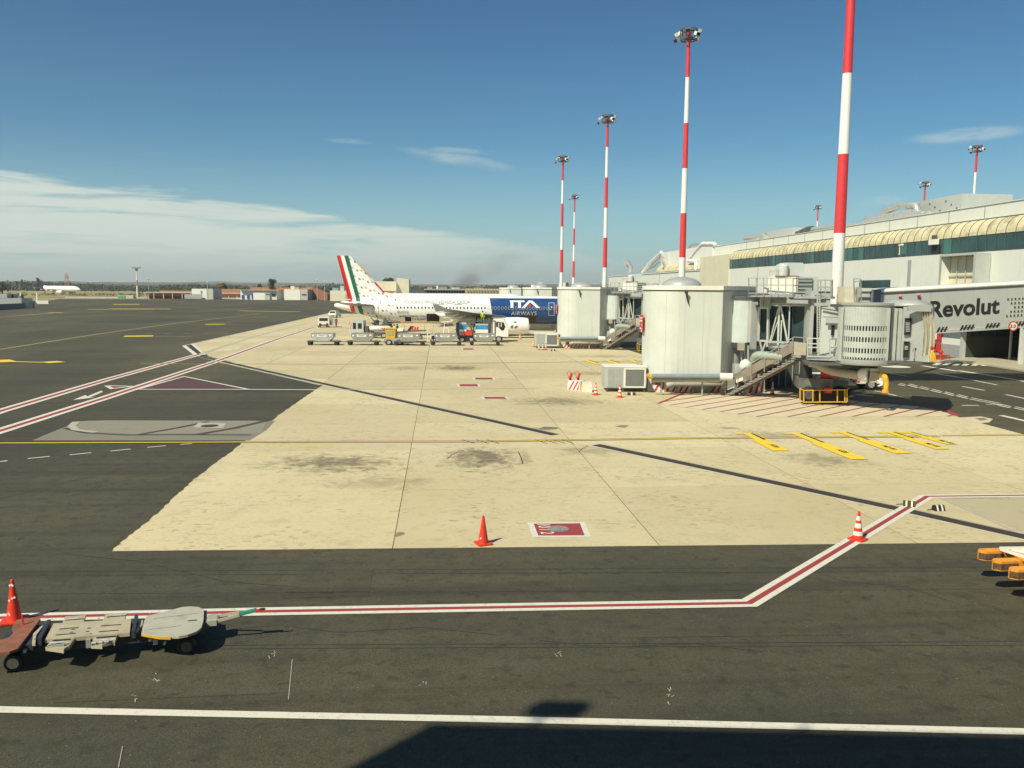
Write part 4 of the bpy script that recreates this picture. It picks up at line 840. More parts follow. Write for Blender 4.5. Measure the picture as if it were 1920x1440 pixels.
    # cab: roller columns, body with two slatted windows, roof cap, canvas bellows, bumper
    for x0, x1, m_ in ((1663, 1667, LGREY), (1669.5, 1673, DGREY), (1674, 1680, LGREY), (1683, 1689.5, LGREY)): Bx('shutter_column', m_, J, x0-2, x1-2, 578, 676, 46.9, .4)
    Bx('cab_body', GREY, J, 1688, 1729, 576, 677, 46.6, 2.6, 46.0)
    for x0, x1, y0, y1, ns in ((1696, 1707, 597, 628, 6), (1694, 1704, 641, 670, 3)):
        W2 = Bx('cab_window', DARK, J, x0, x1, y0, y1, 46.42, .1, 46.3)
        for k in range(ns): yy = y0+8+k*(3.1 if ns == 6 else 2.6); b = B(); cb(b, x0+2, x1-1.5, yy, yy+1.2, 46.36, .03, 46.24); b.build('slat', LGREY, W2)
        b = B(); cb(b, x0-.7, x0, y0-.7, y1+.7, 46.39, .05); cb(b, x1, x1+.7, y0-.7, y1+.7, 46.27, .05); cb(b, x0, x1, y0-.8, y0-.05, 46.36, .05, 46.26); cb(b, x0, x1, y1+.05, y1+.8, 46.36, .05, 46.26); b.build('window_rim', DGREY, W2)
    b = B(); b.bar(P(1714, 650, 46.1), P(1713, 672, 46.1), .05); b.bar(P(1710, 651, 46.1), P(1717, 650, 46.1), .08); b.build('cab_pipe', LGREY, J)
    b = B(); cp = [P(1655, 576, 47.6), P(1730, 576, 45.9), P(1748, 575, 46.6), P(1742, 572, 49.2), P(1668, 574, 50.6)]
    b.loft([[Vector((p.x, p.y, 5.92)) for p in cp], [Vector((p.x, p.y, 6.05)) for p in cp], [Vector((p.x, p.y, 6.12))+((cp[0]+cp[2]+cp[3])/3-p)*.25*Vector((1, 1, 0)) if False else Vector((p.x+(dc.x+1.2-p.x)*.3, p.y+(dc.y-p.y)*.3, 6.27)) for p in cp]]); b.build('cab_roof', GREY, J)
    b = B(); cb(b, 1703, 1746, 572, 584, 45.8, .25, 45.6); b.build('cab_fascia', GREY, J)
    # bellows: folded canvas
    fr = []
    for k in range(9):
        f = k/8; x_ = 1728+20*f; y_ = (1 if k % 2 else -1)
        p0_ = P(x_, 583, 45.9-.2*f+.08*y_); p1_ = P(x_+1.5*math.sin(k), 668, 45.9-.2*f+.08*y_); fr.append((p0_, p1_))
    b = B()
    for a, c_ in zip(fr, fr[1:]):
        N_ = 8
        for i in range(N_): 
            w0, w1 = i/N_, (i+1)/N_; bow = lambda f: Vector((.10*math.sin(math.pi*f), -.06*math.sin(math.pi*f), 0))
            b.poly([a[0].lerp(a[1], w0)+bow(w0), a[0].lerp(a[1], w1)+bow(w1), c_[0].lerp(c_[1], w1)+bow(w1), c_[0].lerp(c_[1], w0)+bow(w0)])
    b.build('bellows', CANVAS, J)
    b = B(); e0, e1 = P(1749, 580, 45.7), P(1747, 672, 45.7)
    b.prism([(e0.x-.02, e0.y), (e0.x+.25, e0.y+.25), (e0.x+.35, e0.y+2.9), (e0.x-.3, e0.y+2.9)], 2.95, 5.95); b.build('bellows_side', CANVAS, J)
    Bx('cab_bumper', LGREY, J, 1733, 1748, 666, 679, 45.75, .4); Bx('cab_floor', DGREY, J, 1664, 1750, 678, 682, 46.6, 2.8, 45.8)
    # yellow harness on the cab corner
    b = B(); b.tube([P(1748, 657, 45.3), P(1745, 666, 45.3), P(1746, 676, 45.3)], .05, 8); b.tube([P(1748, 657, 45.3), P(1752, 666, 45.3), P(1754, 675, 45.3)], .055, 8); b.tube([P(1746, 676, 45.3), P(1750, 678, 45.3), P(1754, 675, 45.3)], .05, 8); b.tube([P(1749, 660, 45.3), P(1750, 676, 45.3)], .05, 8); b.build('safety_strap', HOSEY, J)
    b = B(); q = P(1748, 653, 45.3); b.lathe([(.10, -.03), (.10, .03)], q, 14, 'y'); b.build('strap_ring', RED, J)
    # roof service platform, railings, air units
    b = B(); cb(b, 1403, 1488, 553, 557, 51.8, 2.5, 50.9); cb(b, 1488, 1558, 556, 560, 50.9, 2.5, 50.0); b.build('roof_platform', GALV, J)
    b = B()
    def rail(pts, ytop):
        n2 = len(pts)-1
        for (a, da), (c_, dd) in zip(pts, pts[1:]):
            for h_ in (ytop, ytop+13, ytop+28): b.bar(P(a, h_, da), P(c_, h_, dd), .05)
            m2 = max(1, int(abs(c_-a)/13))
            for k in range(m2+1): x_ = a+(c_-a)*k/m2; de = da+(dd-da)*k/m2; b.bar(P(x_, ytop, de), P(x_, ytop+34, de), .045)
    rail([(1404, 51.7), (1487, 50.9)], 521.5); rail([(1404, 51.7), (1420, 54.5)], 521.5); rail([(1487, 50.9), (1520, 53)], 522)
    b.build('platform_rail', GREY, J)
    b = B(); rail([(1534, 50.2), (1561, 50.0)], 525); rail([(1561, 50.0), (1560, 52.5)], 525); rail([(1520, 53.0), (1558, 52.6)], 526); b.build('platform_rail', GREY, J)
    for x_ in (1428, 1436, 1441): b = B(); b.bar(P(x_, 556, 52.6), P(x_, 575, 52.6), .18); b.build('platform_support', GREY, J)
    b = B(); b.bar(P(1475, 565, 51), P(1515, 566, 50.7), .22); b.bar(P(1476, 557, 51), P(1480, 566, 51), .12); b.build('platform_support', GREY, J)
    Bx('air_unit', WHITE, J, 1439, 1492, 519, 551, 52.0, 2.0, 51.6); Bx('air_unit_end', LGREY, J, 1493, 1533, 519, 552, 51.6, 1.8, 51.4)
    b = B(); cb(b, 1496, 1523, 522, 551, 51.5, .05, 51.35); b.build('air_unit_grille', mat('dark_louvre', (.12, .15, .15), .4), J)
    b = B()
    for k in range(4): cb(b, 1496, 1523, 526+7*k, 528+7*k, 51.45, .04, 51.3)
    b.build('louvre_bar', GREY, J)
    b = B(); cb(b, 1433, 1440, 537, 549, 51.9, 1.5); b.build('air_unit_hood', WHITE, J)
    Bx('air_unit_rust_edge', RUST, J, 1455, 1499, 516.8, 519, 51.8, 1.6, 51.6)
    b = B(); q = P(1456, 510, 52.6); b.lathe([(.42, q.z-.35), (.42, q.z+.05), (.44, q.z+.07)], (q.x, q.y, 0), 20); b.build('fan_cylinder', LGREY, J)
    b = B(); o_ = P(1484, 515, 52.4); pr = [(-.75, -.1), (.75, -.1), (.75, .55), (.62, .72), (-.45, .72), (-.68, .6), (-.75, .4)]
    b.M = Matrix.Translation(o_) @ CAMR; b.prism(pr, -.1, .85, 'y'); b.build('duct_hood', PLASTW, J)
    b = B(); q = P(1469, 505, 52.3); b.lathe([(.3, q.z-.5), (.3, q.z+.2), (.2, q.z+.3)], (q.x, q.y, 0), 16); b.build('duct_elbow', PLASTW, J)
    Bx('beige_unit', mat('beige_box', (.62, .57, .42), .5), J, 1583, 1604, 537, 571, 49.5, 1.2); Bx('beige_unit_side', BEIGE, J, 1604.3, 1612, 538, 572, 49.6, .9)
    b = B()
    for x_ in (1601, 1614): b.bar(P(x_, 523, 48.8), P(x_+1, 574, 48.8), .05)
    for y_ in (523, 528): b.bar(P(1601, y_, 48.8), P(1614, y_, 48.8), .04)
    b.bar(P(1602, 538, 48.8), P(1608, 573, 48.8), .06); b.build('unit_rack', GALV, J)
    b = B(); q = P(1635, 570, 48.5); cb(b, 1575, 1625, 571, 576, 48.3, 1.5); b.build('roof_tray', DGREY, J)
    # under-carriage
    b = B(); q = P(1511, 700, 50.9); b.lathe([(.36, 1.3), (.40, 1.5), (.34, 2.0), (.34, 2.9)], (q.x, q.y, 0), 16); b.build('lift_leg', BLACK, J)
    q = P(1548, 700, 52.3); b = B(); b.lathe([(.3, 1.3), (.3, 3)], (q.x, q.y, 0), 14); b.build('lift_leg', BLACK, J)
    Bx('bogie_beam', mat('grimy_chassis', (.12, .125, .12), .6, var=.3), J, 1496, 1562, 710, 729, 50.6, 2.6, 50.2)
    b = B(); cb(b, 1562.5, 1590, 713, 727, 50.6, 1.8); b.build('bogie_motor', DGREY, J)
    for i_, (px, dd) in enumerate(((1514, 50.5), (1570, 50.1), (1530, 52.4), (1580, 52.2))):
        q = G(px, 757) if i_ < 2 else C((px-960)/FPX*dd, dd); ctr = Vector((q.x, q.y, .55)); b = B(Matrix.Translation(ctr) @ CAMR)
        b.lathe([(.2, -.24), (.42, -.25), (.53, -.2), (.55, -.08), (.55, .08), (.53, .2), (.42, .25), (.2, .24)], (0, 0, 0), 24, 'y'); W2 = b.build('wheel', BLACK, J)
        b = B(Matrix.Translation(ctr) @ CAMR); b.lathe([(.05, -.24), (.24, -.26), (.3, -.2)], (0, 0, 0), 16, 'y'); b.build('hub', DGREY, W2)
    b = B(); Fy = lambda x, y: P(x, y, 49.9-(x-1500)/90*.3); B2 = lambda x, y: P(x, y, 52.0)
    for a, c_ in (((1506, 732), (1588, 731)), ((1506, 754), (1588, 753.5)), ((1499, 728), (1508, 732.5)), ((1500, 728), (1500, 750))): b.bar(Fy(*a), Fy(*c_), .06)
    for x_ in (1507, 1524, 1537, 1570, 1584, 1588): b.bar(Fy(x_, 731), Fy(x_, 754), .06)
    b.bar(Fy(1588, 731), B2(1592, 728), .06); b.bar(Fy(1588, 753.5), B2(1592, 748), .06); b.bar(Fy(1500, 750), Fy(1507, 754), .06); b.build('bumper_cage', YEL, J)
    b = B(); cb(b, 1548, 1560, 727, 737, 49.85, .3); b.build('red_coupling', CONE, J)
    b = B(); cb(b, 1512, 1583, 729.5, 752, 50.6, 1.3, 50.3); b.build('axle_housing', BLACK, J)
    b = B(); b.poly([P(1539, 688, 50.6), P(1563, 705, 50.4), P(1565, 711, 50.4), P(1538, 711, 50.6)]); b.poly([P(1539, 688, 50.75), P(1538, 711, 50.75), P(1565, 711, 50.55), P(1563, 705, 50.55)]); b.build('red_bracket', RED, J)
    b = B(); cb(b, 1510, 1648, 681, 686, 48.5, 2.0, 47.6); cb(b, 1556, 1646, 687, 691, 48.8, 1.2, 48.2); b.build('floor_girder', DGREY, J)
    # air hose reel under the tunnel: pipe, bell, end box, yellow corrugated hose
    b = B(); b.tube([P(1518, 682, 50.2), P(1532, 681, 49.8), P(1548, 690, 49.5), P(1562, 696, 49.2), P(1614, 704, 48.2)], [.2, .28, .30, .27, .26], 14); b.build('air_pipe', BEIGE, J)
    b = B(); b.tube([P(1610, 703, 48.2), P(1616, 702, 48.1), P(1628, 703, 47.9)], [.22, .38, .42], 16); b.build('pipe_bell', WHITE, J)
    Bx('hose_box', BEIGE, J, 1630, 1648, 698, 717, 47.7, .8, 47.5); Bx('hose_box_lid', LGREY, J, 1632, 1650, 691, 697, 47.6, .8)
    hp_ = [P(1648, 704, 47.5), P(1655, 702, 47.4), P(1660, 708, 47.3), P(1662, 716, 47.3), P(1661.5, 724, 47.3), P(1660, 731, 47.3)]
    b = B(); dn = []
    for a, c_ in zip(hp_, hp_[1:]): dn += [a.lerp(c_, f/6) for f in range(6)]
    dn.append(hp_[-1]); b.tube(dn, [.135+(.025 if i % 2 else 0) for i in range(len(dn))], 12); b.build('yellow_hose', HOSEY, J)
    b = B(); q = hp_[-1]; b.lathe([(.16, -.2), (.21, -.14), (.18, .0), (.15, .1)], q, 12); b.build('hose_nozzle', ORA, J)
    for k in range(3): b = B(); b.tube([P(1645+k, 713, 47.2), P(1650+2*k, 716, 47.1), P(1651+2*k, 722, 47.1), P(1646+k, 724, 47.1)], .03, 6); b.build('hose_loop', WHITE, J)
    # corrugated pipe and cables by the rotunda
    b = B(); pts = [P(1413, 676, 53.4), P(1417, 668, 53.2), P(1425, 666, 53), P(1452, 668, 52.4), P(1472, 671, 52)]; dn = []
    for a, c_ in zip(pts, pts[1:]): dn += [a.lerp(c_, f/6) for f in range(6)]
    b.tube(dn, [.26+(.03 if i % 2 else 0) for i in range(len(dn))], 12); b.build('corrugated_pipe', mat('green_grey_pipe', (.27, .32, .27), .5), J)
    b = B(); b.tube([P(1395, 645, 54.5), P(1397, 668, 54.5), P(1402, 690, 54.3), P(1400, 715, 54.2)], .06, 6); b.tube([P(1388, 645, 54.5), P(1392, 690, 54.4)], .05, 6); b.tube([P(1403, 648, 54.3), P(1403, 700, 54.3)], .07, 6); b.tube([P(1437, 640, 53), P(1428, 662, 53)], .07, 6); b.tube([P(1425, 640, 53), P(1430, 664, 53)], .07, 6); b.tube([P(1413, 676, 53.4), P(1412, 700, 53.6)], .16, 8); b.build('cable_bundle', GREY, J)
    Bx('switch_box', BEIGE, J, 1385, 1396, 643, 657, 54.0, .4); Bx('control_cabinet', LGREY, J, 1377, 1389, 683, 709, 54.3, .6)
    b = B()
    for k, (px, py, r_) in enumerate(((1398, 686, .42), (1405, 697, .5), (1396, 706, .35))): q = P(px, py, 53.9); b.lathe([(.1, -r_), (r_*.8, -r_*.6), (r_, 0), (r_*.8, r_*.6), (.1, r_)], q, 12)
    b.build('hose_bag', mat('white_bag', (.62, .61, .56), .8, bump=.4, bscale=6), J)
    b = B(); q = P(1520, 700, 55); b.lathe([(.45, 0), (.45, 3.2)], (C(14.6, 56.3).x, C(14.6, 56.3).y, 0), 16); b.build('rotunda_pedestal', GREY, J)
    return J
JB = jet_bridge('whole grey jet bridge nearest, with slatted drum and yellow hose')
dup(JB, JB.location+OFF, 'second jet bridge, half hidden behind the nearest pavilion')
# stairs
def stairs(lab):
    a = P(1352, 741.5, 54.6); a.z = 0; e = P(1488, 665, 51.4); top_ = P(1511, 664, 50.6); S = thing('service_stairs', (a.x, a.y, 0), lab, 'stairs', 'service stairs of the jet bridges')
    zt = 2.85; e = Vector((e.x, e.y, zt)); dirn = (e-a); hd = Vector((dirn.x, dirn.y, 0)).normalized(); nv = Vector((-hd.y, hd.x, 0)); Wd = 1.1
    upv = Vector((0, 0, 1))
    for sgn, nm in ((0, 'stair_side'), (Wd, 'stair_side')):
        b = B(); o_ = nv*sgn; b.hexa([a+o_+upv*.28, e+o_+upv*.22, e+o_+nv*.05+upv*.22, a+o_+nv*.05+upv*.28, a+o_+upv*.85, e+o_+upv*.85, e+o_+nv*.05+upv*.85, a+o_+nv*.05+upv*.85]); b.build(nm, STAIRP, S)
    b = B(); f = Vector((top_.x, top_.y, zt)); b.hexa([e, f, f+nv*.05, e+nv*.05, e+upv*.8, f+upv*.8, f+nv*.05+upv*.8, e+nv*.05+upv*.8]); b.build('landing_panel', BEIGE, S)
    b = B(); b.hexa([e-upv*.12, f-upv*.12, f+nv*Wd-upv*.12, e+nv*Wd-upv*.12, e-upv*.02, f-upv*.02, f+nv*Wd-upv*.02, e+nv*Wd-upv*.02]); b.build('landing_plate', GALV, S)
    n_ = 16
    for k in range(n_):
        p = a.lerp(e, (k+.5)/n_); b = B(M=Matrix()); q = p+upv*-.14
        b.hexa([q, q+hd*.26, q+hd*.26+nv*Wd, q+nv*Wd, q+upv*.04, q+hd*.26+upv*.04, q+hd*.26+nv*Wd+upv*.04, q+nv*Wd+upv*.04]); b.build('tread', GALV, S)
    b = B(); b.bar(a-upv*-.0+nv*.1+hd*.4-upv*.0, e-upv*.30+nv*.1, .08, .16); b.bar(a+nv*Wd+hd*.4, e-upv*.30+nv*Wd, .08, .16); b.build('stringer', STAIRP, S)
    b = B()
    for sgn in (-.04, Wd+.08):
        o_ = nv*sgn; b.bar(a+o_+upv*1.05+hd*.3, e+o_+upv*1.1, .045); b.bar(e+o_+upv*1.1, f+o_+upv*1.1, .045)
        for k in range(6): p = a.lerp(e, .06+k*.185); b.bar(p+o_+upv*-.05, p+o_+upv*1.08, .05)
    b.build('handrail', GALV, S)
    b = B(); p = a.lerp(e, .10)-nv*.1; b.M = Matrix(); q = p+upv*.1; b.hexa([q, q+hd*.5+upv*.22, q+hd*.5+nv*.08+upv*.22, q+nv*.08, q+upv*.6, q+hd*.5+upv*.8, q+hd*.5+nv*.08+upv*.8, q+nv*.08+upv*.6]); b.build('foot_box', PLASTW, S)
    b = B(); p = a.lerp(e, .22)-nv*.03; q = p+upv*.25; b.hexa([q, q+hd*.45+upv*.21, q+hd*.45+nv*.02+upv*.21, q+nv*.02, q+upv*.2, q+hd*.45+upv*.41, q+hd*.45+nv*.02+upv*.41, q+nv*.02+upv*.2]); b.build('label_plate', WHITE, S)
    for px in (a+hd*.15, ): b = B(); b.M = Matrix.Translation((px.x, px.y, .16)) @ Matrix.Rotation(math.atan2(hd.y, hd.x), 4, 'Z'); b.lathe([(.03, -.06), (.16, -.05), (.16, .05), (.03, .06)], (0, -.08, 0), 14, 'y'); b.lathe([(.03, -.06), (.16, -.05), (.16, .05), (.03, .06)], (0, Wd+.08, 0), 14, 'y'); b.build('roller', BLACK, S)
    return S
ST = stairs('nearest service stairs climbing right to the jet bridge door')
dup(ST, ST.location+OFF, 'second service stairs, left of the nearest pavilion in the distance')
# guard rail with insulated pipes round the pavilion foot
def guard(lab):
    t_ = thing('pipe_guard', C(11, 53.9), lab, 'guard rail', 'pipe guards at the pavilion feet')
    F2 = lambda x, y, dep=53.9: P(x, y, dep)
    b = B(); b.tube([F2(1222, 705), F2(1240, 705), F2(1350, 705)], .15, 12); b.build('insulated_pipe', BLUEP, t_)
    b = B(); b.tube([F2(1222, 712, 54.1), F2(1350, 712, 54.1)], .16, 12); b.build('insulated_pipe', BEIGE, t_)
    b = B(); b.tube([F2(1350, 706), F2(1374, 707, 53.7)], .24, 14); b.build('pipe_muff', mat('white_bag', (0, 0, 0)), t_)
    b = B(); b.tube([F2(1213, 703), F2(1218, 706), F2(1224, 707)], .13, 10); b.build('pipe_elbow', YEL, t_)
    for px in (1247, 1324): b = B(); q = G(px, 735); q2 = P(px, 697, 53.7); b.bar((q.x, q.y, 0), (q.x, q.y, 1.35), .12, .08); b.build('rail_post', GALV, t_)
    for px in (1242, 1319): b = B(); q = C((px-960)/FPX*54.4, 54.4); b.bar((q.x, q.y, 0), (q.x, q.y, 1.1), .09); b.build('rail_post', GREY, t_)
    b = B(); b.tube([F2(1250, 723, 55), F2(1262, 719, 55), F2(1355, 718, 55)], .2, 10); b.build('grey_duct', GREY, t_)
    return t_
Gd = guard('pipe guard with blue grey insulated pipe at the nearest pavilion foot'); dup(Gd, Gd.location+OFF, 'pipe guard at the second pavilion foot')
def kerb_block(a, c_, h_, lab, nst=6, dep=.35):
    a, c_ = G(*a), G(*c_); t_ = thing('striped_barrier', (a.x, a.y, 0), lab, 'barrier'); d_ = (c_-a).normalized(); n_ = Vector((-d_.y, d_.x, 0)); L = (c_-a).length
    M_ = Matrix.Translation(a) @ Matrix.Rotation(math.atan2(d_.y, d_.x), 4, 'Z')
    b = B(M_); b.prism([(0, 0), (dep, 0), (dep-.06, h_), (.06, h_)], 0, L, 'x'); b.v = b.v; b.build('concrete_body', CONEW, t_)
    for k in range(nst):
        x0 = L*(k+.2)/nst; w_ = L/nst*.42; sk = h_*.5; b = B(M_); b.hexa([(x0, -.008, .02), (min(x0+w_, L-.01), -.008, .02), (min(x0+w_, L-.01), .03, .02), (x0, .03, .02), (min(x0+sk, L-.02), .052, h_-.01), (min(x0+w_+sk, L-.01), .052, h_-.01), (min(x0+w_+sk, L-.01), .09, h_-.01), (min(x0+sk, L-.02), .09, h_-.01)]); b.build('red_stripe', RED, t_)
    return t_
ks = [kerb_block((1212, 734), (1268, 735), .42, 'striped kerb left of the white barrier block, at the pavilion foot', 5), kerb_block((1300, 734.5), (1352, 735), .42, 'striped kerb between the white block and the stair foot', 5), kerb_block((1270, 735), (1301, 735.5), .42, 'bright white block with red slashes at the pavilion foot', 3)]
for k in ks: dup(k, k.location+OFF, {0: 'far striped kerb left at the second pavilion', 1: 'far striped kerb right at the second pavilion', 2: 'far white and red block at the second pavilion'}[ks.index(k)])
kb = kerb_block((1401, 739), (1434, 736), 1.3, 'tall red and white board in the shade behind the stairs', 3)
# ground air unit
def ground_unit(lab):
    a = G(1133, 735); M_ = Matrix.Translation((a.x, a.y, 0)) @ CAMR; t_ = thing('ground_air_unit', (a.x, a.y, 0), lab, 'air unit', 'boxed ground air units by the pavilions')
    b = B(M_); b.box(0, 2.75, 0, 2.0, .28, 1.62); b.build('casing', LGREY, t_); b = B(M_); b.box(-.03, 2.78, -.03, 2.03, 1.63, 1.7); b.build('lid', WHITE, t_)
    b = B(M_); b.box(1.28, 2.7, -.06, 0, .30, .40); b.box(1.28, 2.7, -.06, 0, 1.5, 1.6); b.box(1.28, 1.38, -.06, 0, .41, 1.49); b.box(2.6, 2.7, -.06, 0, .41, 1.49); b.build('grille_frame', WHITE, t_)
    b = B(M_); b.box(1.39, 2.59, -.03, -.002, .41, 1.49); b.build('grille_back', mat('dark_mesh', (.10, .115, .10), .6), t_)
    b = B(M_)
    for k in range(18): b.box(1.39, 2.59, -.045, -.032, .44+k*.058, .46+k*.058)
    b.build('grille_slats', GREY, t_)['kind'] = 'stuff'
    for k in range(2): b = B(M_); b.box(.2+k*.5, .66+k*.5, -.02, 0, .32, 1.56); b.build('louvre_door', LGREY, t_)
    b = B(M_)
    for k in range(16): b.box(.21, .65, -.035, -.021, .36+k*.074, .38+k*.074); b.box(.71, 1.15, -.035, -.021, .36+k*.074, .38+k*.074)
    b.build('louvre_slats', GREY, t_)['kind'] = 'stuff'
    for x_ in (.15, 1.2, 2.6): b = B(M_); b.box(x_, x_+.08, .05, .13, 0, .28); b.build('foot', DGREY, t_)
    b = B(M_); b.prism([(2.85, .05), (3.35, .05), (2.85, .95)], -.05, .5, 'y'); b.build('wedge', DGREY, t_)
    return t_
GU = ground_unit('boxed air unit standing left of the nearest pavilion, with grey grille'); dup(GU, GU.location+OFF, 'farther boxed air unit with three cones in front')
# extinguisher barrier group
kerb_block((1064, 731), (1087, 732.5), .62, 'white block with red slashes carrying two extinguishers', 3, 1.0)
q = G(1090, 734.5); t_ = thing('ground_block', (q.x, q.y, 0), 'small cream concrete wedge block next to the slashed one', 'barrier'); b = B(Matrix.Translation(q) @ CAMR); b.prism([(0, 0), (.55, 0), (.45, .6), (.1, .6)], 0, .9, 'y'); b.build('body', WALLC, t_)
q = G(1104, 736); t_ = thing('ground_block', (q.x, q.y, 0), 'pale upright slab block beside the cream wedge', 'barrier'); b = B(Matrix.Translation(q) @ CAMR); b.prism([(0, 0), (.22, 0), (.2, .65), (.02, .65)], 0, .9, 'y'); b.build('body', CONEW, t_)
for k, (px, lab) in enumerate(((1072, 'red wheeled extinguisher on the left of the slashed block'), (1087, 'red wheeled extinguisher on the right of the slashed block'))):
    q = G(px, 731)+Vector((0, .5, .62)); t_ = thing('fire_extinguisher', q, lab, 'extinguisher')
    b = B(); b.tube([q+Vector((-.08, 0, .06)), q+Vector((.07, 0, .45))], [.10, .09], 12); b.build('cylinder', RED, t_); b = B(); b.tube([q+Vector((.07, 0, .45)), q+Vector((-.12, 0, .62)), q+Vector((-.28, 0, .42))], .018, 6); b.bar(q+Vector((-.12, 0, .1)), q+Vector((-.3, 0, .55)), .03); b.build('handle', RED, t_)
    b = B(); b.lathe([(.08, -.04), (.08, .04)], q+Vector((-.05, -.12, .08)), 12, 'y'); b.build('wheel', BLACK, t_)
# ------------------------------------------------------------------ cones
def cone(p, lab, h=.74, striped=True, s=1.0):
    t_ = thing('traffic_cone', (p.x, p.y, 0), lab, 'traffic cone', 'orange traffic cones on the apron'); x, y = p.x, p.y; z0 = .012
    b = B(Matrix.Translation((x, y, 0)) @ Matrix.Rotation(R(random.uniform(0, 40)), 4, 'Z')); w_ = .20*h/.74
    b.prism([(-w_, -w_*.8), (-w_*.8, -w_), (w_*.8, -w_), (w_, -w_*.8), (w_, w_*.8), (w_*.8, w_), (-w_*.8, w_), (-w_, w_*.8)], z0, .045); b.build('base', CONE, t_)
    rr = lambda z: (.135-(.135-.028)*(z-.045)/(h-.045))*h/.74 if h < .8 else (.135-.107*(z-.045)/(h-.045))*1.05
    cuts = [(.045, .18, 0), (.18, .32, 1), (.32, .44, 0), (.44, .60, 1), (.60, .70, 0), (.70, .85, 1), (.85, 1, 0)] if striped else [(.045, .80, 0), (.80, .90, 2), (.90, 1, 0)]
    for a, c_, w in cuts:
        za, zc = max(.045, a*h), c_*h; b = B(); b.lathe([(rr(za)+(.004 if w == 1 else 0), za), (rr(zc)+(.004 if w == 1 else 0), zc)], (x, y, 0), 24); b.build('white_band' if w == 1 else 'cone_body', CONEW if w == 1 else CONE, t_)
    b = B(); b.lathe([(rr(h), h), (rr(h)*.7, h+.012)], (x, y, 0), 16); b.build('tip', CONE, t_)
    return t_
c1 = cone(G(906, 1020), 'plain orange cone alone on the edge of the concrete', .76, False); b = B(); q = G(898, 1016); b.lathe([(.028, 0), (.028, .004)], (G(906, 1020).x-.07, G(906, 1020).y-.13, .19), 12, 'y'); b.build('sticker', CONEW, c1)
c2 = cone(G(27, 1165), 'worn orange cone behind the dolly at the far left', .86, False)
b = B(); q = G(27, 1165)
for a, z_ in ((-.03, .76), (0.01, .77), (.03, .755), (.02, .5), (.07, .52), (-.04, .46), (-.02, .17), (-.05, .2)): b = B(); b.lathe([(.022, -.01), (.022, .004)], (q.x+a*.9, q.y-(.135-.107*z_/.86)*.98, z_), 7, 'y'); b.build('worn_sticker', CONEW, c2)
cs = cone(G(1608, 1012), 'striped cone standing on the red and white apron line', .78)
for px, py, lab in ((1117, 740.5, 'striped cone left in front of the nearest air unit'), (1162, 745, 'striped cone right in front of the nearest air unit'), (1010.5, 656, 'leftmost of three cones before the farther air unit'), (1017.5, 656.5, 'middle of three cones before the farther air unit'), (1023.5, 656, 'rightmost of three cones before the farther air unit'), (975, 636, 'lone small cone beneath the aircraft engine'), (1000, 650, 'small leaning cone at the corner of the farther air unit'), (1448, 740, 'cone hidden in shade behind the stairs foot'), (654, 608, 'small cone left of the white truck cab')):
    q = G(px, py); dup(cs, (q.x, q.y, 0), lab)
# chocks
for (px, py, rz, lab) in ((1704, 949, -.5, 'black and yellow rubber chock on the red and white line'), (1759, 957, .05, 'black and white rubber chock lying right of the line')):
    q = G(px, py); M_ = Matrix.Translation((q.x, q.y, 0)) @ Matrix.Rotation(rz, 4, 'Z'); t_ = thing('wheel_chock', (q.x, q.y, 0), lab, 'wheel chock')
    pr = [(-.11, .012), (.11, .012), (.04, .17), (-.04, .17)]; b = B(M_)
    for x0, x1 in ((-.17, -.10), (-.045, .055), (.11, .17)): b.prism([(p[0], p[1]) for p in pr], x0, x1, 'x')
    b.build('rubber_body', BLACK, t_); b = B(M_)
    for x0, x1 in ((-.098, -.047), (.057, .108)): b.prism([(p[0]*1.02, p[1]*1.01) for p in pr], x0, x1, 'x')
    b.build('painted_band', CONEW if rz > 0 else mat('cream_band', (.6, .55, .3), .5), t_); b = B(M_); b.tube([(-.17, 0, .05), (-.3, .03, .025), (-.36, .0, .02)], .012, 6); b.build('rope', BLACK, t_)
for px, py in ((1184, 741), (1037, 658)):
    q = G(px, py); t_ = thing('wheel_chock', (q.x, q.y, 0), 'dark chock in front of the %s air unit' % ('nearest' if px > 1100 else 'farther'), 'wheel chock'); b = B(Matrix.Translation(q) @ CAMR); b.prism([(-.12, .012), (.12, .012), (.04, .18), (-.04, .18)], -.25, .25, 'x'); b.build('rubber_body', BLACK, t_); b = B(Matrix.Translation(q) @ CAMR); b.prism([(-.125, .012), (.125, .012), (.045, .185), (-.045, .185)], -.05, .05, 'x'); b.build('painted_band', CONEW, t_)
# ------------------------------------------------------------------ foreground pallet dolly
a = G(18, 1263); c_ = G(350, 1228); th = math.atan2(c_.y-a.y, c_.x-a.x)+R(-1)
DO = thing('baggage_dolly', (-5.9, 15.9, 0), 'long low pallet dolly with brown and grey end plates in the left foreground', 'dolly')
O = G(350, 1228); DM = Matrix.Translation((O.x, O.y, 0)) @ Matrix.Rotation(th, 4, 'Z')      # local: x along, y across (0 = near wheel), z up
H_ = .47
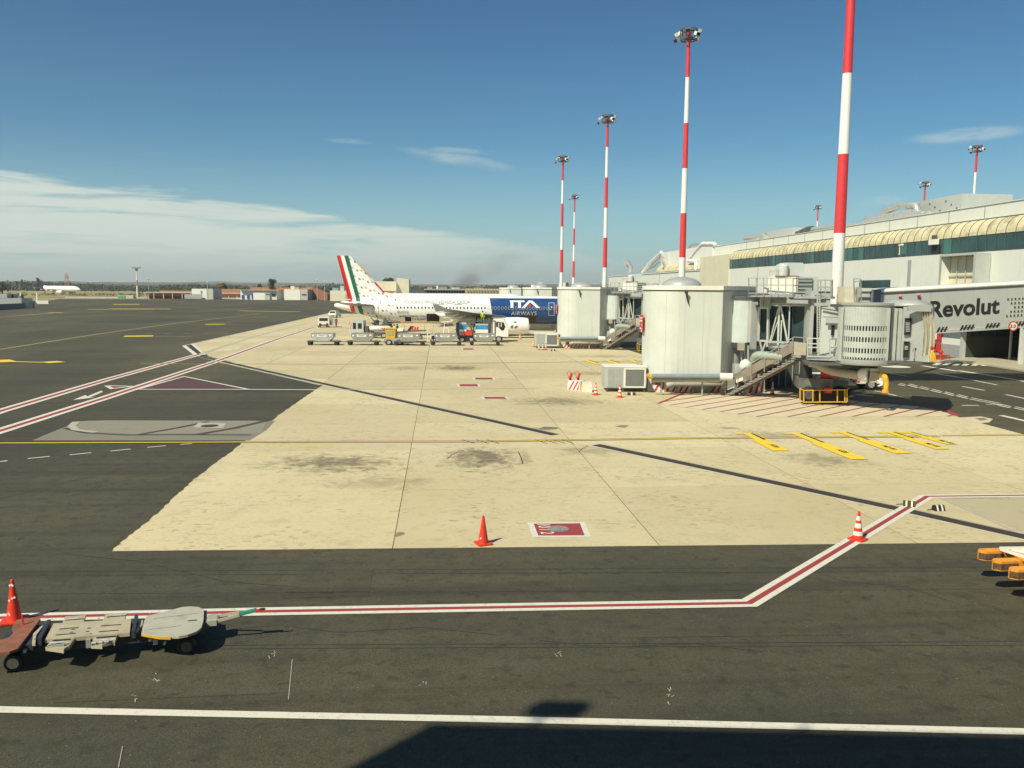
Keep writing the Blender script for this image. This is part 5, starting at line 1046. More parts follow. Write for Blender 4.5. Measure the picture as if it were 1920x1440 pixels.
# rounded end plate, right
def LD(px, py, z=H_): return DM.inverted() @ G(px, py, z)
def plate(name, pts, z, th_, m_, par=DO, lay=0):
    b = B(DM); q = [LD(p[0], p[1], z) for p in pts]; b.prism([(v.x, v.y) for v in q][::-1], z-th_, z); return b.build(name, m_, par)
plate('end_plate', [(265, 1188), (300, 1193), (335, 1193), (352, 1190), (368, 1184), (377, 1177), (381, 1165), (382.5, 1148), (380, 1142), (372, 1138), (356, 1137), (342, 1138), (275, 1155), (270, 1165)], H_, .045, PLY)
plate('plate_edge_strip', [(265, 1189.5), (300, 1195.5), (320, 1196), (320, 1193), (300, 1192), (268, 1188)], H_-.01, .035, YEL)
b = B(DM); q = LD(361, 1163.5); b.box(q.x-.08, q.x+.08, q.y-.02, q.y+.02, H_, H_+.004); b.build('slot', DARK, DO)
b = B(DM)
for (p, q) in (((287, 1160), (372, 1150)), ((270, 1182), (340, 1173))): u_, v_ = LD(*p), LD(*q); b.bar((u_.x, u_.y, H_+.001), (v_.x, v_.y, H_+.001), .008, .004)
b.build('plate_seam', DGREY, DO)
plate('brown_end_plate', [(-40, 1228), (0, 1223.5), (18, 1221.5), (33, 1216), (42, 1204), (76, 1160), (68, 1157), (40, 1160), (30, 1163), (22, 1177), (26, 1186), (18, 1194), (5, 1199), (-40, 1203)], H_, .045, RUST)
b = B(DM); q = LD(44, 1171); b.lathe([(.04, H_), (.04, H_+.005)], (q.x, q.y, 0), 12); b.bar((q.x, q.y, H_), (q.x-.02, q.y, H_+.2), .025); b.build('locking_pin', RED, DO)
# roller deck and its extension wings
deck = plate('deck_panel', [(84, 1199), (100, 1169), (246, 1160), (243, 1186), (172, 1192), (140, 1195)], H_-.02, .07, PLY2)
for w_ in ([(117, 1168), (122, 1156), (161, 1153), (157, 1165)], [(192, 1164), (199, 1150), (237, 1149), (234, 1161)], [(86, 1213), (97, 1200), (139, 1196), (128, 1211), (120, 1216)], [(171, 1209), (176, 1195), (218, 1190), (213, 1203), (190, 1209)]):
    plate('deck_wing', w_, H_-.035, .05, PLY2)
def slotbar(x0, y0, x1, y1, m_=DARK, w_=.022, par=DO, nm='deck_slot', dz=-.016):
    b = B(DM); u_, v_ = LD(x0, y0), LD(x1, y1); b.bar((u_.x, u_.y, H_+dz), (v_.x, v_.y, H_+dz), w_, .01); b.build(nm, m_, par)
for s_ in ((111, 1178, 147, 1175), (104, 1189, 141, 1186), (190, 1172, 227, 1169.5), (185, 1183, 222, 1180), (98, 1199, 132, 1196.5), (180, 1194, 217, 1190.5), (164, 1176.5, 170, 1176), (161, 1182.5, 167, 1182), (134, 1178.5, 140, 1178), (131, 1184, 137, 1183.5)): slotbar(*s_)
for s_ in ((118, 1168, 154, 1165), (122, 1160, 158, 1157.5), (198, 1161, 232, 1159), (200, 1154, 235, 1151.5), (91, 1207, 130, 1204), (178, 1203, 212, 1198.5)): slotbar(*s_, dz=-.030)
for (x0, y0, x1, y1) in ((86, 1214, 120, 1219), (171, 1210, 192, 1211), (128, 1213, 139, 1198), (214, 1205, 219, 1191)): u_, v_ = LD(x0, y0, .42), LD(x1, y1, .42); b = B(DM); b.bar((u_.x, u_.y, .40), (v_.x, v_.y, .40), .02, .07); b.build('wing_bracket', PLY2, DO)
for xx in (-2.15, -1.3):
    for yy in (.02, .10, 1.22): b = B(DM); b.tube([(xx-.12, yy, .425), (xx+.12, yy, .425)], .022, 10); b.build('roller', GALV, DO)
for xx, yy in ((-2.55, .3), (-2.55, 1.05), (-.75, .3), (-.75, 1.05), (-1.65, .3), (-1.65, 1.05)): b = B(DM); b.lathe([(.022, H_-.02), (.022, H_-.012), (.012, H_-.008)], (xx, yy, 0), 6); b.build('bolt', GALV, DO)
for xx in (-2.66, -.62): b = B(DM); b.bar((xx, .05, .33), (xx, 1.2, .33), .05, .05); b.build('cross_tube', GALV, DO)
b = B(DM)
for k in range(2): u_, v_ = LD(96+k*8, 1208-k*.5, .47), LD(118+k*3, 1208, .47); b.bar((u_.x, u_.y, .465), (v_.x, v_.y, .465), .03)
for k in range(3): u_ = LD(176+k*12, 1205-k*1.5, .47); b.lathe([(.03, -.04), (.03, .04)], (u_.x, u_.y, .46), 8, 'x')
b.build('wing_roller', GALV, DO)
def stopbar(x0, y0, x1, y1, m_=DGREY):
    b = B(DM); u_, v_ = LD(x0, y0), LD(x1, y1); b.prism([(u_.x-.03, u_.y), (u_.x+.03, u_.y), (v_.x+.03, v_.y), (v_.x-.03, v_.y)], H_-.10, H_+.045); b.build('end_stop', m_, DO)
NAVY = mat('navy_steel', (.035, .04, .055), .5, var=.2)
stopbar(74, 1200, 92, 1166, NAVY); stopbar(250, 1187, 256, 1157, NAVY)
plate('corner_gusset', [(60, 1206), (62, 1188), (76, 1175), (82, 1172), (68, 1190), (66, 1206)], H_-.03, .05, PLY2); plate('corner_gusset', [(254, 1184), (262, 1161), (268, 1163), (267, 1172)], H_-.03, .05, PLY2)
b = B(DM); b.bar((-2.9, .32, .27), (-.1, .32, .27), .10, .12); b.bar((-2.9, 1.0, .27), (-.1, 1.0, .27), .10, .12)
for x_ in (-2.75, -2.0, -1.3, -.5): b.bar((x_, .2, .29), (x_, 1.1, .29), .08, .1)
b.box(-.35, .28, .15, 1.1, .30, .41); b.box(-3.15, -2.55, .15, 1.1, .30, .41); b.build('chassis', NAVY, DO)
b = B(DM); b.box(-1.70, -1.62, .14, .2, .25, .40); b.build('chassis_bracket', GALV, DO); b = B(DM); b.box(-.58, -.5, .12, .2, .2, .38); b.build('chassis_bracket', GALV, DO)
for (x_, y_) in ((0, .07), (0, 1.2), (-2.84, .07), (-2.84, 1.2)):
    b = B(DM); ctr = (x_, y_, .155); b.lathe([(.09, -.075), (.14, -.075), (.155, -.05), (.155, .05), (.14, .075), (.09, .075)], ctr, 28, 'y'); W2 = b.build('wheel', BLACK, DO)
    b = B(DM); b.lathe([(.095, -.080), (.085, -.076), (.07, -.045), (.035, -.045), (.03, -.07), (.01, -.072)], ctr, 20, 'y'); b.build('rim', RIM if x_ < -1 else DGREY, W2)
b = B(DM); q = LD(398, 1172, .4); b.box(.32, .50, .45, .80, .33, .43); b.build('hitch_plate', PLY, DO)
tip = LD(492, 1142, .62); s0 = Vector((.5, .5, .40)); s1 = Vector((.5, .76, .40)); mid0 = s0.lerp(tip, .45)
b = B(DM); b.bar(s0, s0.lerp(tip, .5), .035, .05); b.bar(s1, s1.lerp(tip, .5), .035, .05); b.bar(s0, s1, .04); b.build('drawbar_fork', BEIGE, DO)
b = B(DM); b.bar(s0.lerp(tip, .5)+Vector((0, .05, 0)), tip.lerp(s0, .14)+Vector((0, .04, 0)), .085, .06); b.build('drawbar', GREENP, DO)
b = B(DM); b.bar(tip.lerp(s0, .15), tip.lerp(s0, .05), .04); b.build('drawbar_tip', RED, DO); b = B(DM); e_ = tip; b.tube([e_+Vector((.05*math.cos(R(k)), .035*math.sin(R(k)), 0)) for k in range(0, 361, 40)], .012, 6); b.build('tow_eye', BLACK, DO)
# ------------------------------------------------------------------ yellow-nosed loader at the right edge
BL = thing('baggage_loader', G(1925, 1090), 'loader with chipped orange bumper beams and white rails, cut by the right edge', 'baggage loader')
def beam(x, y, k):
    z = .50; p = G(x, y, z+.10); v = Vector((1, .04, 0)).normalized(); n_ = Vector((-v.y, v.x, 0)); L = 3.0; w_, h_ = .17, .17
    P0 = Vector((p.x, p.y, z))
    b = B(); f = [P0+Vector((0, 0, 0)), P0+v*.12+n_*-.11, P0+v*.12+n_*-.11+Vector((0, 0, 0)), P0]
    pl_ = [P0+v*0+n_*-.04, P0+v*.10+n_*-.13, P0+v*L+n_*-.13, P0+v*L+n_*.13, P0+v*.10+n_*.13, P0+v*0+n_*.04]
    b.prism([(q.x, q.y) for q in pl_], z, z+.22); b.build('bumper_beam', ORA, BL)
    b = B(); b.prism([(q.x, q.y) for q in [P0+v*-.015+n_*-.035, P0+v*.09+n_*-.14, P0+v*.52+n_*-.14, P0+v*.52+n_*-.13, P0+v*.10+n_*-.13, P0+v*-.005]], z+.03, z+.17); b.build('chipped_patch', mat('chipped_rust', (.10, .065, .04), .8, var=.5, scale=14), BL)
    return P0, v, n_
for k, (x, y) in enumerate(((1835, 1041), (1862, 1060), (1893, 1076))): beam(x, y, k)
p = G(1925, 1050, .78); b = B(); pp = [G(1880, 1031, .74), G(1925, 1032, .74), G(1990, 1060, .74), G(1945, 1066, .74)]; b.prism([(q.x, q.y) for q in pp][::-1], .73, .76); b.build('ramp_plate', ORA, BL)
b = B()
for a, c2_ in (((1877, 1030), (1990, 1066)), ((1898, 1030), (1990, 1052)), ((1875, 1028), (1990, 1027)), ((1915, 1030), (1990, 1042))): b.bar(G(*a, .80), G(*c2_, .80), .06, .06)
b.build('white_rail', WHITE, BL)
b = B(); q = G(1924, 1028, .8); b.bar((q.x+.1, q.y, .3), (q.x+.1, q.y, 1.6), .12); b.build('post', WHITE, BL)
b = B(); q = G(2010, 1090, .5); b.box(q.x-.3, q.x+2, q.y, q.y+1.6, .3, .75); b.build('body', WHITE, BL)
for k in range(2): b = B(); b.lathe([(.1, -.12), (.3, -.1), (.33, 0), (.3, .1), (.1, .12)], (q.x+.5+k*1.2, q.y, .33), 18, 'y'); b.build('wheel', BLACK, BL)
# ------------------------------------------------------------------ container dollies
def cart(loc, lab):
    M_ = Matrix.Translation(loc) @ CAMR; t_ = thing('container_dolly', loc, lab, 'container dolly', 'container dollies lined up before the aircraft')
    b = B(M_); b.box(-1.5, 1.6, -.05, 1.3, .42, .50); b.bar((1.6, .6, .4), (2.9, .6, .38), .08); b.box(1.3, 2.0, .1, 1.1, .38, .52); b.box(-1.8, -1.3, .1, 1.1, .38, .52); b.build('frame', DGREY, t_)
    for x_ in (-1.5, 1.6):
        for y_ in (0, 1.2): b = B(M_); b.lathe([(.06, -.08), (.2, -.08), (.22, 0), (.2, .08), (.06, .08)], (x_, y_, .22), 16, 'y'); b.build('wheel', BLACK, t_)
    return t_
def container(loc, lab, bright=False):
    M_ = Matrix.Translation(loc) @ CAMR @ Matrix.Diagonal((1, 1, .86, 1)); t_ = thing('cargo_container', (loc[0], loc[1], .52), lab, 'cargo container', 'silver cargo containers on the dollies')
    mm = mat('container_metal', (.34, .335, .30), .45, .45, var=.12, scale=2, dirt=(.2, .19, .16), damt=.5) if not bright else mat('container_bright', (.47, .50, .50), .4, .45, var=.1)
    b = B(M_); pr = [(-.72, .52), (.78, .52), (1.28, 1.1), (1.28, 1.66), (-1.25, 1.66), (-1.25, 1.1)]; b.prism(pr, 0, 1.45, 'y'); b.build('body', mm, t_)
    b = B(M_); fr = [(x, -.02, z) for x, z in pr]
    for a, c2_ in zip(fr, fr[1:]+fr[:1]): b.bar(a, c2_, .05)
    b.bar((-.6, -.02, .55), (-.6, -.02, 1.64), .03); b.bar((.7, -.02, .55), (.7, -.02, 1.64), .03); b.build('edge_profile', GREY, t_)
    b = B(M_); b.box(-.6, .5, -.035, -.02, 1.15, 1.52); b.build('label_plate', WHITE, t_); b = B(M_)
    for k in range(2): b.box(-.5+.1*k, .4-.15*k, -.04, -.036, 1.40-.14*k, 1.46-.14*k)
    b.build('label_print', INK, t_); b = B(M_); b.box(.85, 1.12, -.035, -.02, 1.3, 1.5); b.box(-1.15, -.95, -.035, -.02, 1.2, 1.45); b.build('label_plate', WHITE, t_)
    return t_
cx = [(604, 647.5), (679, 647.5), (766, 648), (835, 648), (908, 648)]; ordn = ['leftmost', 'second from the left', 'middle', 'fourth from the left', 'rightmost']; nb = ['alone beside the open concrete', 'before the white truck cab', 'right behind the yellow tug', 'below the open cargo hold', 'before the white loader cab']
ca = co = None
for k, (px, py) in enumerate(cx):
    q = G(px, py)
    if ca is None: ca = cart(q, 'dark dolly %s, %s' % (ordn[k], nb[k]))
    else: dup(ca, q, 'dark dolly %s, %s' % (ordn[k], nb[k]))
    if k == 0: container(q, 'brightest silver container, %s, %s' % (ordn[k], nb[k]), True)
    elif co is None: co = container(q, 'dull silver container %s, %s' % (ordn[k], nb[k]))
    else: dup(co, (q.x, q.y, .52), 'dull silver container %s, %s' % (ordn[k], nb[k]))
# ------------------------------------------------------------------ vehicles
def wheels(M_, t_, pts, r_, w_=.2, rim=True):
    for (x, y) in pts:
        b = B(M_); b.lathe([(.3*r_, -w_/2), (.85*r_, -w_/2), (r_, -w_*.35), (r_, w_*.35), (.85*r_, w_/2), (.3*r_, w_/2)], (x, y, r_), 22, 'y'); W2 = b.build('wheel', BLACK, t_)
        if rim: b = B(M_); b.lathe([(.03, -w_*.56), (.3*r_, -w_*.62), (.58*r_, -w_*.58), (.6*r_, -w_*.4)], (x, y, r_), 16, 'y'); b.build('rim', RIM, W2)
def car_body(b, pr, wd, tum=.12, zsh=.9):
    """profile (x,z) swept across the width with the upper part pulled in"""
    ys = (0, .06, wd-.06, wd); rings = []
    for y in ys:
        ring = []
        for x, z in pr:
            t2 = max(0, (z-zsh))*tum/.5; edge = .05 if y in (0, wd) else 0
            yy = min(max(y, t2), wd-t2); ring.append((x*(1-edge*.15), yy, z-(edge if z > zsh else 0)*.6))
        rings.append(ring)
    b.loft(rings)
# white van/pickup under the bridge
q = G(1590, 731); M_ = Matrix.Translation(q) @ Matrix.Rotation(R(-6), 4, 'Z'); t_ = thing('parked_pickup', q, 'white service pickup with red chequers, half hidden under the jet bridge', 'pickup')
b = B(M_); car_body(b, [(-2.6, .4), (-2.6, 1.0), (-.6, 1.05), (-.2, 1.6), (.9, 1.62), (1.6, 1.1), (2.35, .95), (2.45, .45)], 1.8, .15, 1.02); b.build('body', WHITE, t_)
b = B(M_); b.prism([(-.45, 1.1), (-.12, 1.5), (.85, 1.52), (1.4, 1.1)], .02, .05, 'y'); b.prism([(-.45, 1.1), (-.12, 1.5), (.85, 1.52), (1.4, 1.1)], 1.75, 1.78, 'y'); b.build('side_window', GLASS, t_)
wheels(M_, t_, [(-1.7, .05), (1.55, .05), (-1.7, 1.75), (1.55, 1.75)], .38, .22)
b = B(M_)
for i in range(5):
    for j in range(4):
        if (i+j) % 2: b.box(.1+i*.17, .27+i*.17, -.012, .0, .5+j*.16, .66+j*.16)
b.build('red_chequers', RED, t_)
b = B(M_); b.box(2.40, 2.48, .2, .5, .7, .85); b.build('headlight', GALV, t_)
# small white hatchback far left of the tail
q = G(635, 595); M_ = Matrix.Translation(q) @ Matrix.Rotation(R(80), 4, 'Z'); t_ = thing('parked_car', q, 'small white hatchback seen from behind, beneath the aircraft tail cone', 'car')
b = B(M_); car_body(b, [(-2.0, .3), (-2.05, .95), (-1.6, 1.5), (.3, 1.52), (1.2, .98), (2.0, .85), (2.05, .3)], 1.75, .2, .95); b.build('body', WHITE, t_)
b = B(M_); b.hexa([(-2.06, .2, 1.0), (-2.06, 1.55, 1.0), (-2.0, 1.55, 1.0), (-2.0, .2, 1.0), (-1.72, .32, 1.42), (-1.72, 1.43, 1.42), (-1.6, 1.43, 1.42), (-1.6, .32, 1.42)]); b.build('rear_window', DARK, t_)
b = B(M_); b.box(-2.1, -2.04, .5, 1.25, .32, .5); b.build('number_plate_panel', DARK, t_); wheels(M_, t_, [(-1.3, .05), (1.3, .05), (-1.3, 1.7), (1.3, 1.7)], .3)
# small white tug with its box
q = G(596, 614); M_ = Matrix.Translation(q) @ Matrix.Rotation(R(8), 4, 'Z'); t_ = thing('baggage_tug', q, 'small white tug with dark screen, left of the walking person', 'baggage tug')
b = B(M_); b.prism([(0, .3), (1.9, .3), (1.9, 1.2), (1.75, 1.75), (.15, 1.75), (0, 1.2)], 0, 2.2, 'y'); b.build('cab', WHITE, t_)
b = B(M_); b.box(.25, 1.65, -.03, 0, 1.1, 1.6); b.build('windscreen', GLASS, t_); b = B(M_); b.box(.15, 1.75, -.05, 0, .3, .5); b.box(.2, .5, -.06, 0, .55, .7); b.box(1.4, 1.7, -.06, 0, .55, .7); b.build('bumper', DARK, t_)
b = B(M_); b.box(1.95, 2.6, .4, 2.4, .4, 1.9); b.build('side_rack', GREY, t_); wheels(M_, t_, [(.25, .2), (1.65, .2), (.25, 2.0), (1.65, 2.0)], .3)
# white service truck with tank, behind the second dolly
q = G(662, 634); M_ = Matrix.Translation(q) @ CAMR @ Matrix.Diagonal((.9, 1, .82, 1)); t_ = thing('service_truck', q, 'white cab truck with a pipe-like tank, under the aircraft tail', 'truck')
b = B(M_); b.prism([(-.35, .55), (-.42, 1.35), (-.1, 2.65), (.15, 2.85), (1.55, 2.85), (1.6, .55)], 0, 2.1, 'y'); b.build('cab', LGREY, t_)
b = B(M_); b.prism([(-.43, .56), (-.5, 1.35), (-.42, 1.4), (-.36, .56)], -.02, 2.12, 'y'); b.build('front_panel', WHITE, t_)
b = B(M_); b.hexa([(-.50, .1, 1.4), (-.50, 2.0, 1.4), (-.38, 2.0, 1.4), (-.38, .1, 1.4), (-.16, .15, 2.6), (-.16, 1.95, 2.6), (-.08, 1.95, 2.6), (-.08, .15, 2.6)]); b.build('windscreen', mat('blue_glass', (.12, .17, .2), .1), t_)
b = B(M_); b.box(.75, 1.3, -.03, 0, 1.55, 2.45); b.box(.0, .45, -.03, 0, 1.5, 2.5); b.build('side_window', DARK, t_)
b = B(M_); b.tube([(2.3, .8, 1.5), (2.6, .8, 1.55), (5.2, .8, 1.55), (5.5, .8, 1.5)], [.35, .48, .48, .3], 16); b.build('tank', mat('cream_tank', (.66, .63, .52), .45), t_)
for x_ in (3.0, 3.6): b = B(M_); b.lathe([(.52, -.06), (.52, .06)], (x_, .8, 1.55), 16, 'x'); b.build('tank_band', WHITE, t_)
b = B(M_)
for i in range(5):
    for j in range(2):
        if (i+j) % 2: b.box(4.2+i*.18, 4.38+i*.18, .28, .33, 1.4+j*.16, 1.56+j*.16)
b.build('chequers', RED, t_)
b = B(M_); b.box(1.7, 5.8, .1, 1.9, .55, .8); b.box(1.7, 2.2, .2, 1.8, .8, 1.9); b.box(2.7, 5.8, .05, .2, .4, .55); b.build('chassis', DGREY, t_); wheels(M_, t_, [(.5, .1), (4.6, .1), (.5, 2.0), (4.6, 2.0)], .45, .3)
# belt conveyor near the tail
q = G(697, 624); M_ = Matrix.Translation(q) @ CAMR @ Matrix.Diagonal((1, 1, .85, 1)); t_ = thing('belt_loader', q, 'dark scissor belt loader under the rear fuselage', 'belt loader')
b = B(M_); b.hexa([(-.8, 0, .7), (4.2, 0, 1.9), (4.2, 1, 1.9), (-.8, 1, .7), (-.8, 0, .95), (4.2, 0, 2.15), (4.2, 1, 2.15), (-.8, 1, .95)]); b.build('belt', DGREY, t_)
b = B(M_); b.box(-.5, 3.4, .05, .95, .35, .75); b.build('body', DGREY, t_); b = B(M_)
for a, c2_ in (((-.4, 0, .5), (1.2, 0, 2.9)), ((1.4, 0, .5), (-.2, 0, 2.9)), ((-.2, 0, 2.9), (1.2, 0, 2.9)), ((0, 0, 1.7), (1.1, 0, 1.7))): b.bar(a, c2_, .12)
b.build('scissor_frame', DGREY, t_); wheels(M_, t_, [(.1, 0), (3, 0)], .32)
# yellow tug
q = G(722, 647); M_ = Matrix.Translation(q) @ CAMR @ Matrix.Diagonal((1, 1, .80, 1)); t_ = thing('baggage_tug', q, 'yellow cab tug with grey nose in front of the middle dolly', 'baggage tug')
b = B(M_); b.prism([(.1, 1.05), (1.2, 1.05), (1.25, 2.35), (.05, 2.35)], 0, 1.6, 'y'); b.build('cab', YEL, t_); b = B(M_); b.box(0, 1.35, -.05, 1.65, 2.36, 2.44); b.build('cab_roof', YEL, t_)
b = B(M_); b.box(.25, 1.0, -.03, 0, 1.45, 2.15); b.build('side_window', mat('pale_window', (.35, .33, .2), .2), t_)
b = B(M_); b.prism([(-.1, .25), (3.2, .3), (3.2, .85), (1.9, .95), (1.3, 1.04), (-.1, 1.04)], 0, 1.6, 'y'); b.build('chassis', GREY, t_); b = B(M_); b.box(1.35, 2.5, .1, 1.5, 1.05, 1.5); b.build('engine_cover', DGREY, t_)
b = B(M_); b.box(-.15, -.1, .2, .6, .5, .9); b.build('headlight', DARK, t_); wheels(M_, t_, [(.45, .05), (1.7, .05), (.45, 1.55), (1.7, 1.55)], .42, .3)
b = B(M_); b.bar((3.2, .5, .4), (4.6, .5, .4), .08); b.build('hitch', DGREY, t_)
# container high-loader in front of the wing, with blue and white panels and white cab
q = G(866, 641); M_ = Matrix.Translation(q) @ CAMR @ Matrix.Diagonal((1, 1, .74, 1)); t_ = thing('container_loader', q, 'dark container loader with blue sky-painted panels below the wing', 'container loader')
b = B(M_); b.box(-.6, 3.8, .6, 2.6, .4, 1.2); b.box(-.8, .0, .8, 2.4, 1.2, 3.2); b.build('chassis', DGREY, t_)
BLP = mat('blue_panel', (.03, .22, .48), .4, var=.35, scale=1.6)
for x0, x1, z0, z1 in ((-.35, .55, 1.1, 3.3), (1.7, 3.3, 1.3, 3.1)):
    b = B(M_); b.box(x0, x1, .45, .58, z0, z0+(z1-z0)*.45); b.build('white_panel', WHITE, t_); b = B(M_); b.box(x0, x1, .45, .58, z0+(z1-z0)*.46, z0+(z1-z0)*.85); b.build('blue_panel', BLP, t_); b = B(M_); b.box(x0, x1, .45, .58, z0+(z1-z0)*.86, z1); b.build('top_panel', LGREY, t_)
b = B(M_)
for a, c2_ in (((.6, .5, 3.4), (2.0, .5, .6)), ((.7, .5, .6), (1.6, .5, 3.6)), ((3.4, .5, .6), (3.4, .5, 4.2)), ((3.8, .5, .8), (3.8, .5, 4.0)), ((4.2, .5, .8), (4.2, .5, 3.6)), ((.6, .5, 3.5), (4.2, .5, 3.6)), ((-.5, .5, 3.4), (.6, .5, 3.5))): b.bar(a, c2_, .16)
b.build('lift_frame', DGREY, t_)
b = B(M_)
for i in range(4):
    for j in range(4):
        if (i+j) % 2 == 0: b.box(-.35+i*.16, -.19+i*.16, .42, .448, 1.1+j*.16, 1.26+j*.16)
b.build('chequers', RED, t_); b = B(M_); b.box(.3, 1.3, .2, .7, 1.1, 1.8); b.build('orange_cover', CONE, t_); wheels(M_, t_, [(0, .5), (1.2, .5), (3.3, .5)], .4, .3)
q = G(925, 641); M_ = Matrix.Translation(q) @ CAMR @ Matrix.Diagonal((1, 1, .84, 1)); t_ = thing('catering_truck', q, 'white catering truck cab merging with the engine nacelle', 'truck')
b = B(M_); b.prism([(-.3, .8), (-.3, 2.6), (.0, 3.45), (1.3, 3.5), (1.85, 2.4), (1.9, .8)], 0, 2.2, 'y'); b.build('cab', WHITE, t_)
b = B(M_); b.prism([(.35, 3.0), (.45, 3.05), (1.3, 2.95), (1.5, 2.3), (1.3, 1.75), (1.0, 1.75), (.7, 2.2), (.35, 2.3)], -.03, 0, 'y'); b.build('side_window', DARK, t_)
b = B(M_); b.box(.62, .72, -.05, -.031, 2.25, 2.9); b.box(.95, 1.05, -.05, -.031, 2.25, 2.9); b.build('window_bar', WHITE, t_)
b = B(M_); b.box(-1.6, -.35, .2, 2.2, .6, 2.8); b.build('scissor_box', DGREY, t_); wheels(M_, t_, [(.7, .1), (.7, 2.1), (-1.2, .1)], .45, .3)
# ground power cart between dollies
q = G(806, 642); M_ = Matrix.Translation(q) @ CAMR; t_ = thing('power_cart', q, 'small cream two-wheeled power cart between the third and fourth dollies', 'power cart')
b = B(M_); b.box(0, 1.2, 0, .8, .35, .95); b.build('body', mat('cream_tank', (0, 0, 0)), t_); b = B(M_); b.box(.2, .8, -.03, 0, .45, .85); b.build('panel', DARK, t_); b = B(M_); b.bar((-.3, .3, .1), (-.3, .3, 1.9), .12); b.bar((-.5, .3, .8), (0, .3, .8), .1); b.build('mast', mat('cream_tank', (0, 0, 0)), t_); wheels(M_, t_, [(.3, 0), (.9, 0)], .25)
q = G(830, 634); M_ = Matrix.Translation(q) @ CAMR; t_ = thing('equipment_stand', q, 'white spindly stand under the belly left of the wing fairings', 'stand')
b = B(M_)
for a, c2_ in (((0, 0, 0), (.3, 0, 2.2)), ((.9, 0, 0), (.7, 0, 2.2)), ((-.2, 0, 2.2), (1.3, 0, 2.3)), ((.3, 0, 1.4), (.8, 0, 1.4)), ((1.0, 0, 2.3), (1.6, 0, 2.6))): b.bar(a, c2_, .11)
b.build('frame', WHITE, t_)
q = G(748, 636); M_ = Matrix.Translation(q) @ CAMR @ Matrix.Diagonal((1, 1, .82, 1)); t_ = thing('belt_loader', q, 'belt loader with yellow hoops and orange bags behind the yellow tug', 'belt loader')
b = B(M_); b.hexa([(-1.5, 0, 1.0), (3.5, 0, 1.3), (3.5, 1, 1.3), (-1.5, 1, 1.0), (-1.5, 0, 1.2), (3.5, 0, 1.5), (3.5, 1, 1.5), (-1.5, 1, 1.2)]); b.build('belt', DGREY, t_); b = B(M_); b.box(-1.4, .6, 0, 1, 1.25, 1.75); b.build('deck_box', WHITE, t_)
b = B(M_)
for x_ in (.5, 3.2): b.tube([(x_, 0, 1.3), (x_+.25, 0, 2.0), (x_, 0, 2.8), (x_-.3, 0, 2.9)], .05, 6)
b.bar((.2, 0, 2.8), (2.9, 0, 2.9), .06); b.build('hoop', YEL, t_)
for k in range(3): b = B(M_); b.tube([(1.7+k*.35, .2, 1.5), (1.8+k*.35, .2, 2.0)], [.16, .1], 8); b.build('orange_bag', CONE, t_)
b = B(M_); b.hexa([(1.1, .1, 1.4), (1.5, .1, 1.4), (1.5, .5, 1.4), (1.1, .5, 1.4), (1.5, .1, 2.1), (2.0, .1, 2.1), (2.0, .5, 2.1), (1.5, .5, 2.1)]); b.build('dark_case', DARK, t_); wheels(M_, t_, [(-.8, 0), (2.8, 0)], .35)
q = G(893, 634); M_ = Matrix.Translation(q) @ CAMR; t_ = thing('lift_frame', q, 'tall dark lift frame standing between the blue panels and the white cab', 'lift')
b = B(M_)
for x_ in (0, .9, 1.7): b.bar((x_, 0, 0), (x_, 0, 3.0), .14)
for z_ in (.5, 1.3, 2.1, 2.9): b.bar((0, 0, z_), (1.7, 0, z_), .1)
b.bar((0, 0, .5), (1.7, 0, 2.1), .09); b.bar((1.7, 0, .5), (0, 0, 2.1), .09); b.box(-.1, 1.8, .2, 1.2, .3, .8); b.build('frame', DARK, t_); wheels(M_, t_, [(.2, 0), (1.5, 0)], .3)
q = G(700, 618); M_ = Matrix.Translation(q) @ CAMR; t_ = thing('equipment_trolley', q, 'dark cluttered trolley beneath the rear fuselage beside the scissor frame', 'trolley')
b = B(M_); b.box(0, 3.0, 0, 1.4, .35, .6); b.build('bed', DGREY, t_)
for x0, x1, z1, m_ in ((.1, .8, 1.5, DARK), (.9, 1.5, 1.2, GREY), (1.6, 2.3, 1.7, DGREY), (2.4, 2.9, 1.3, DARK)): b = B(M_); b.box(x0, x1, .1, 1.1, .62, z1); b.build('load_box', m_, t_)
wheels(M_, t_, [(.4, 0), (2.6, 0)], .28)
q = G(790, 634); M_ = Matrix.Translation(q) @ CAMR; t_ = thing('tow_bar', q, 'long white tow bar lying under the rear cargo hold', 'tow bar')
b = B(M_); b.bar((0, 0, .3), (4.2, .2, .35), .12); b.bar((0, -.3, .3), (0, .3, .3), .12); b.build('bar', WHITE, t_); wheels(M_, t_, [(2.0, 0)], .25)
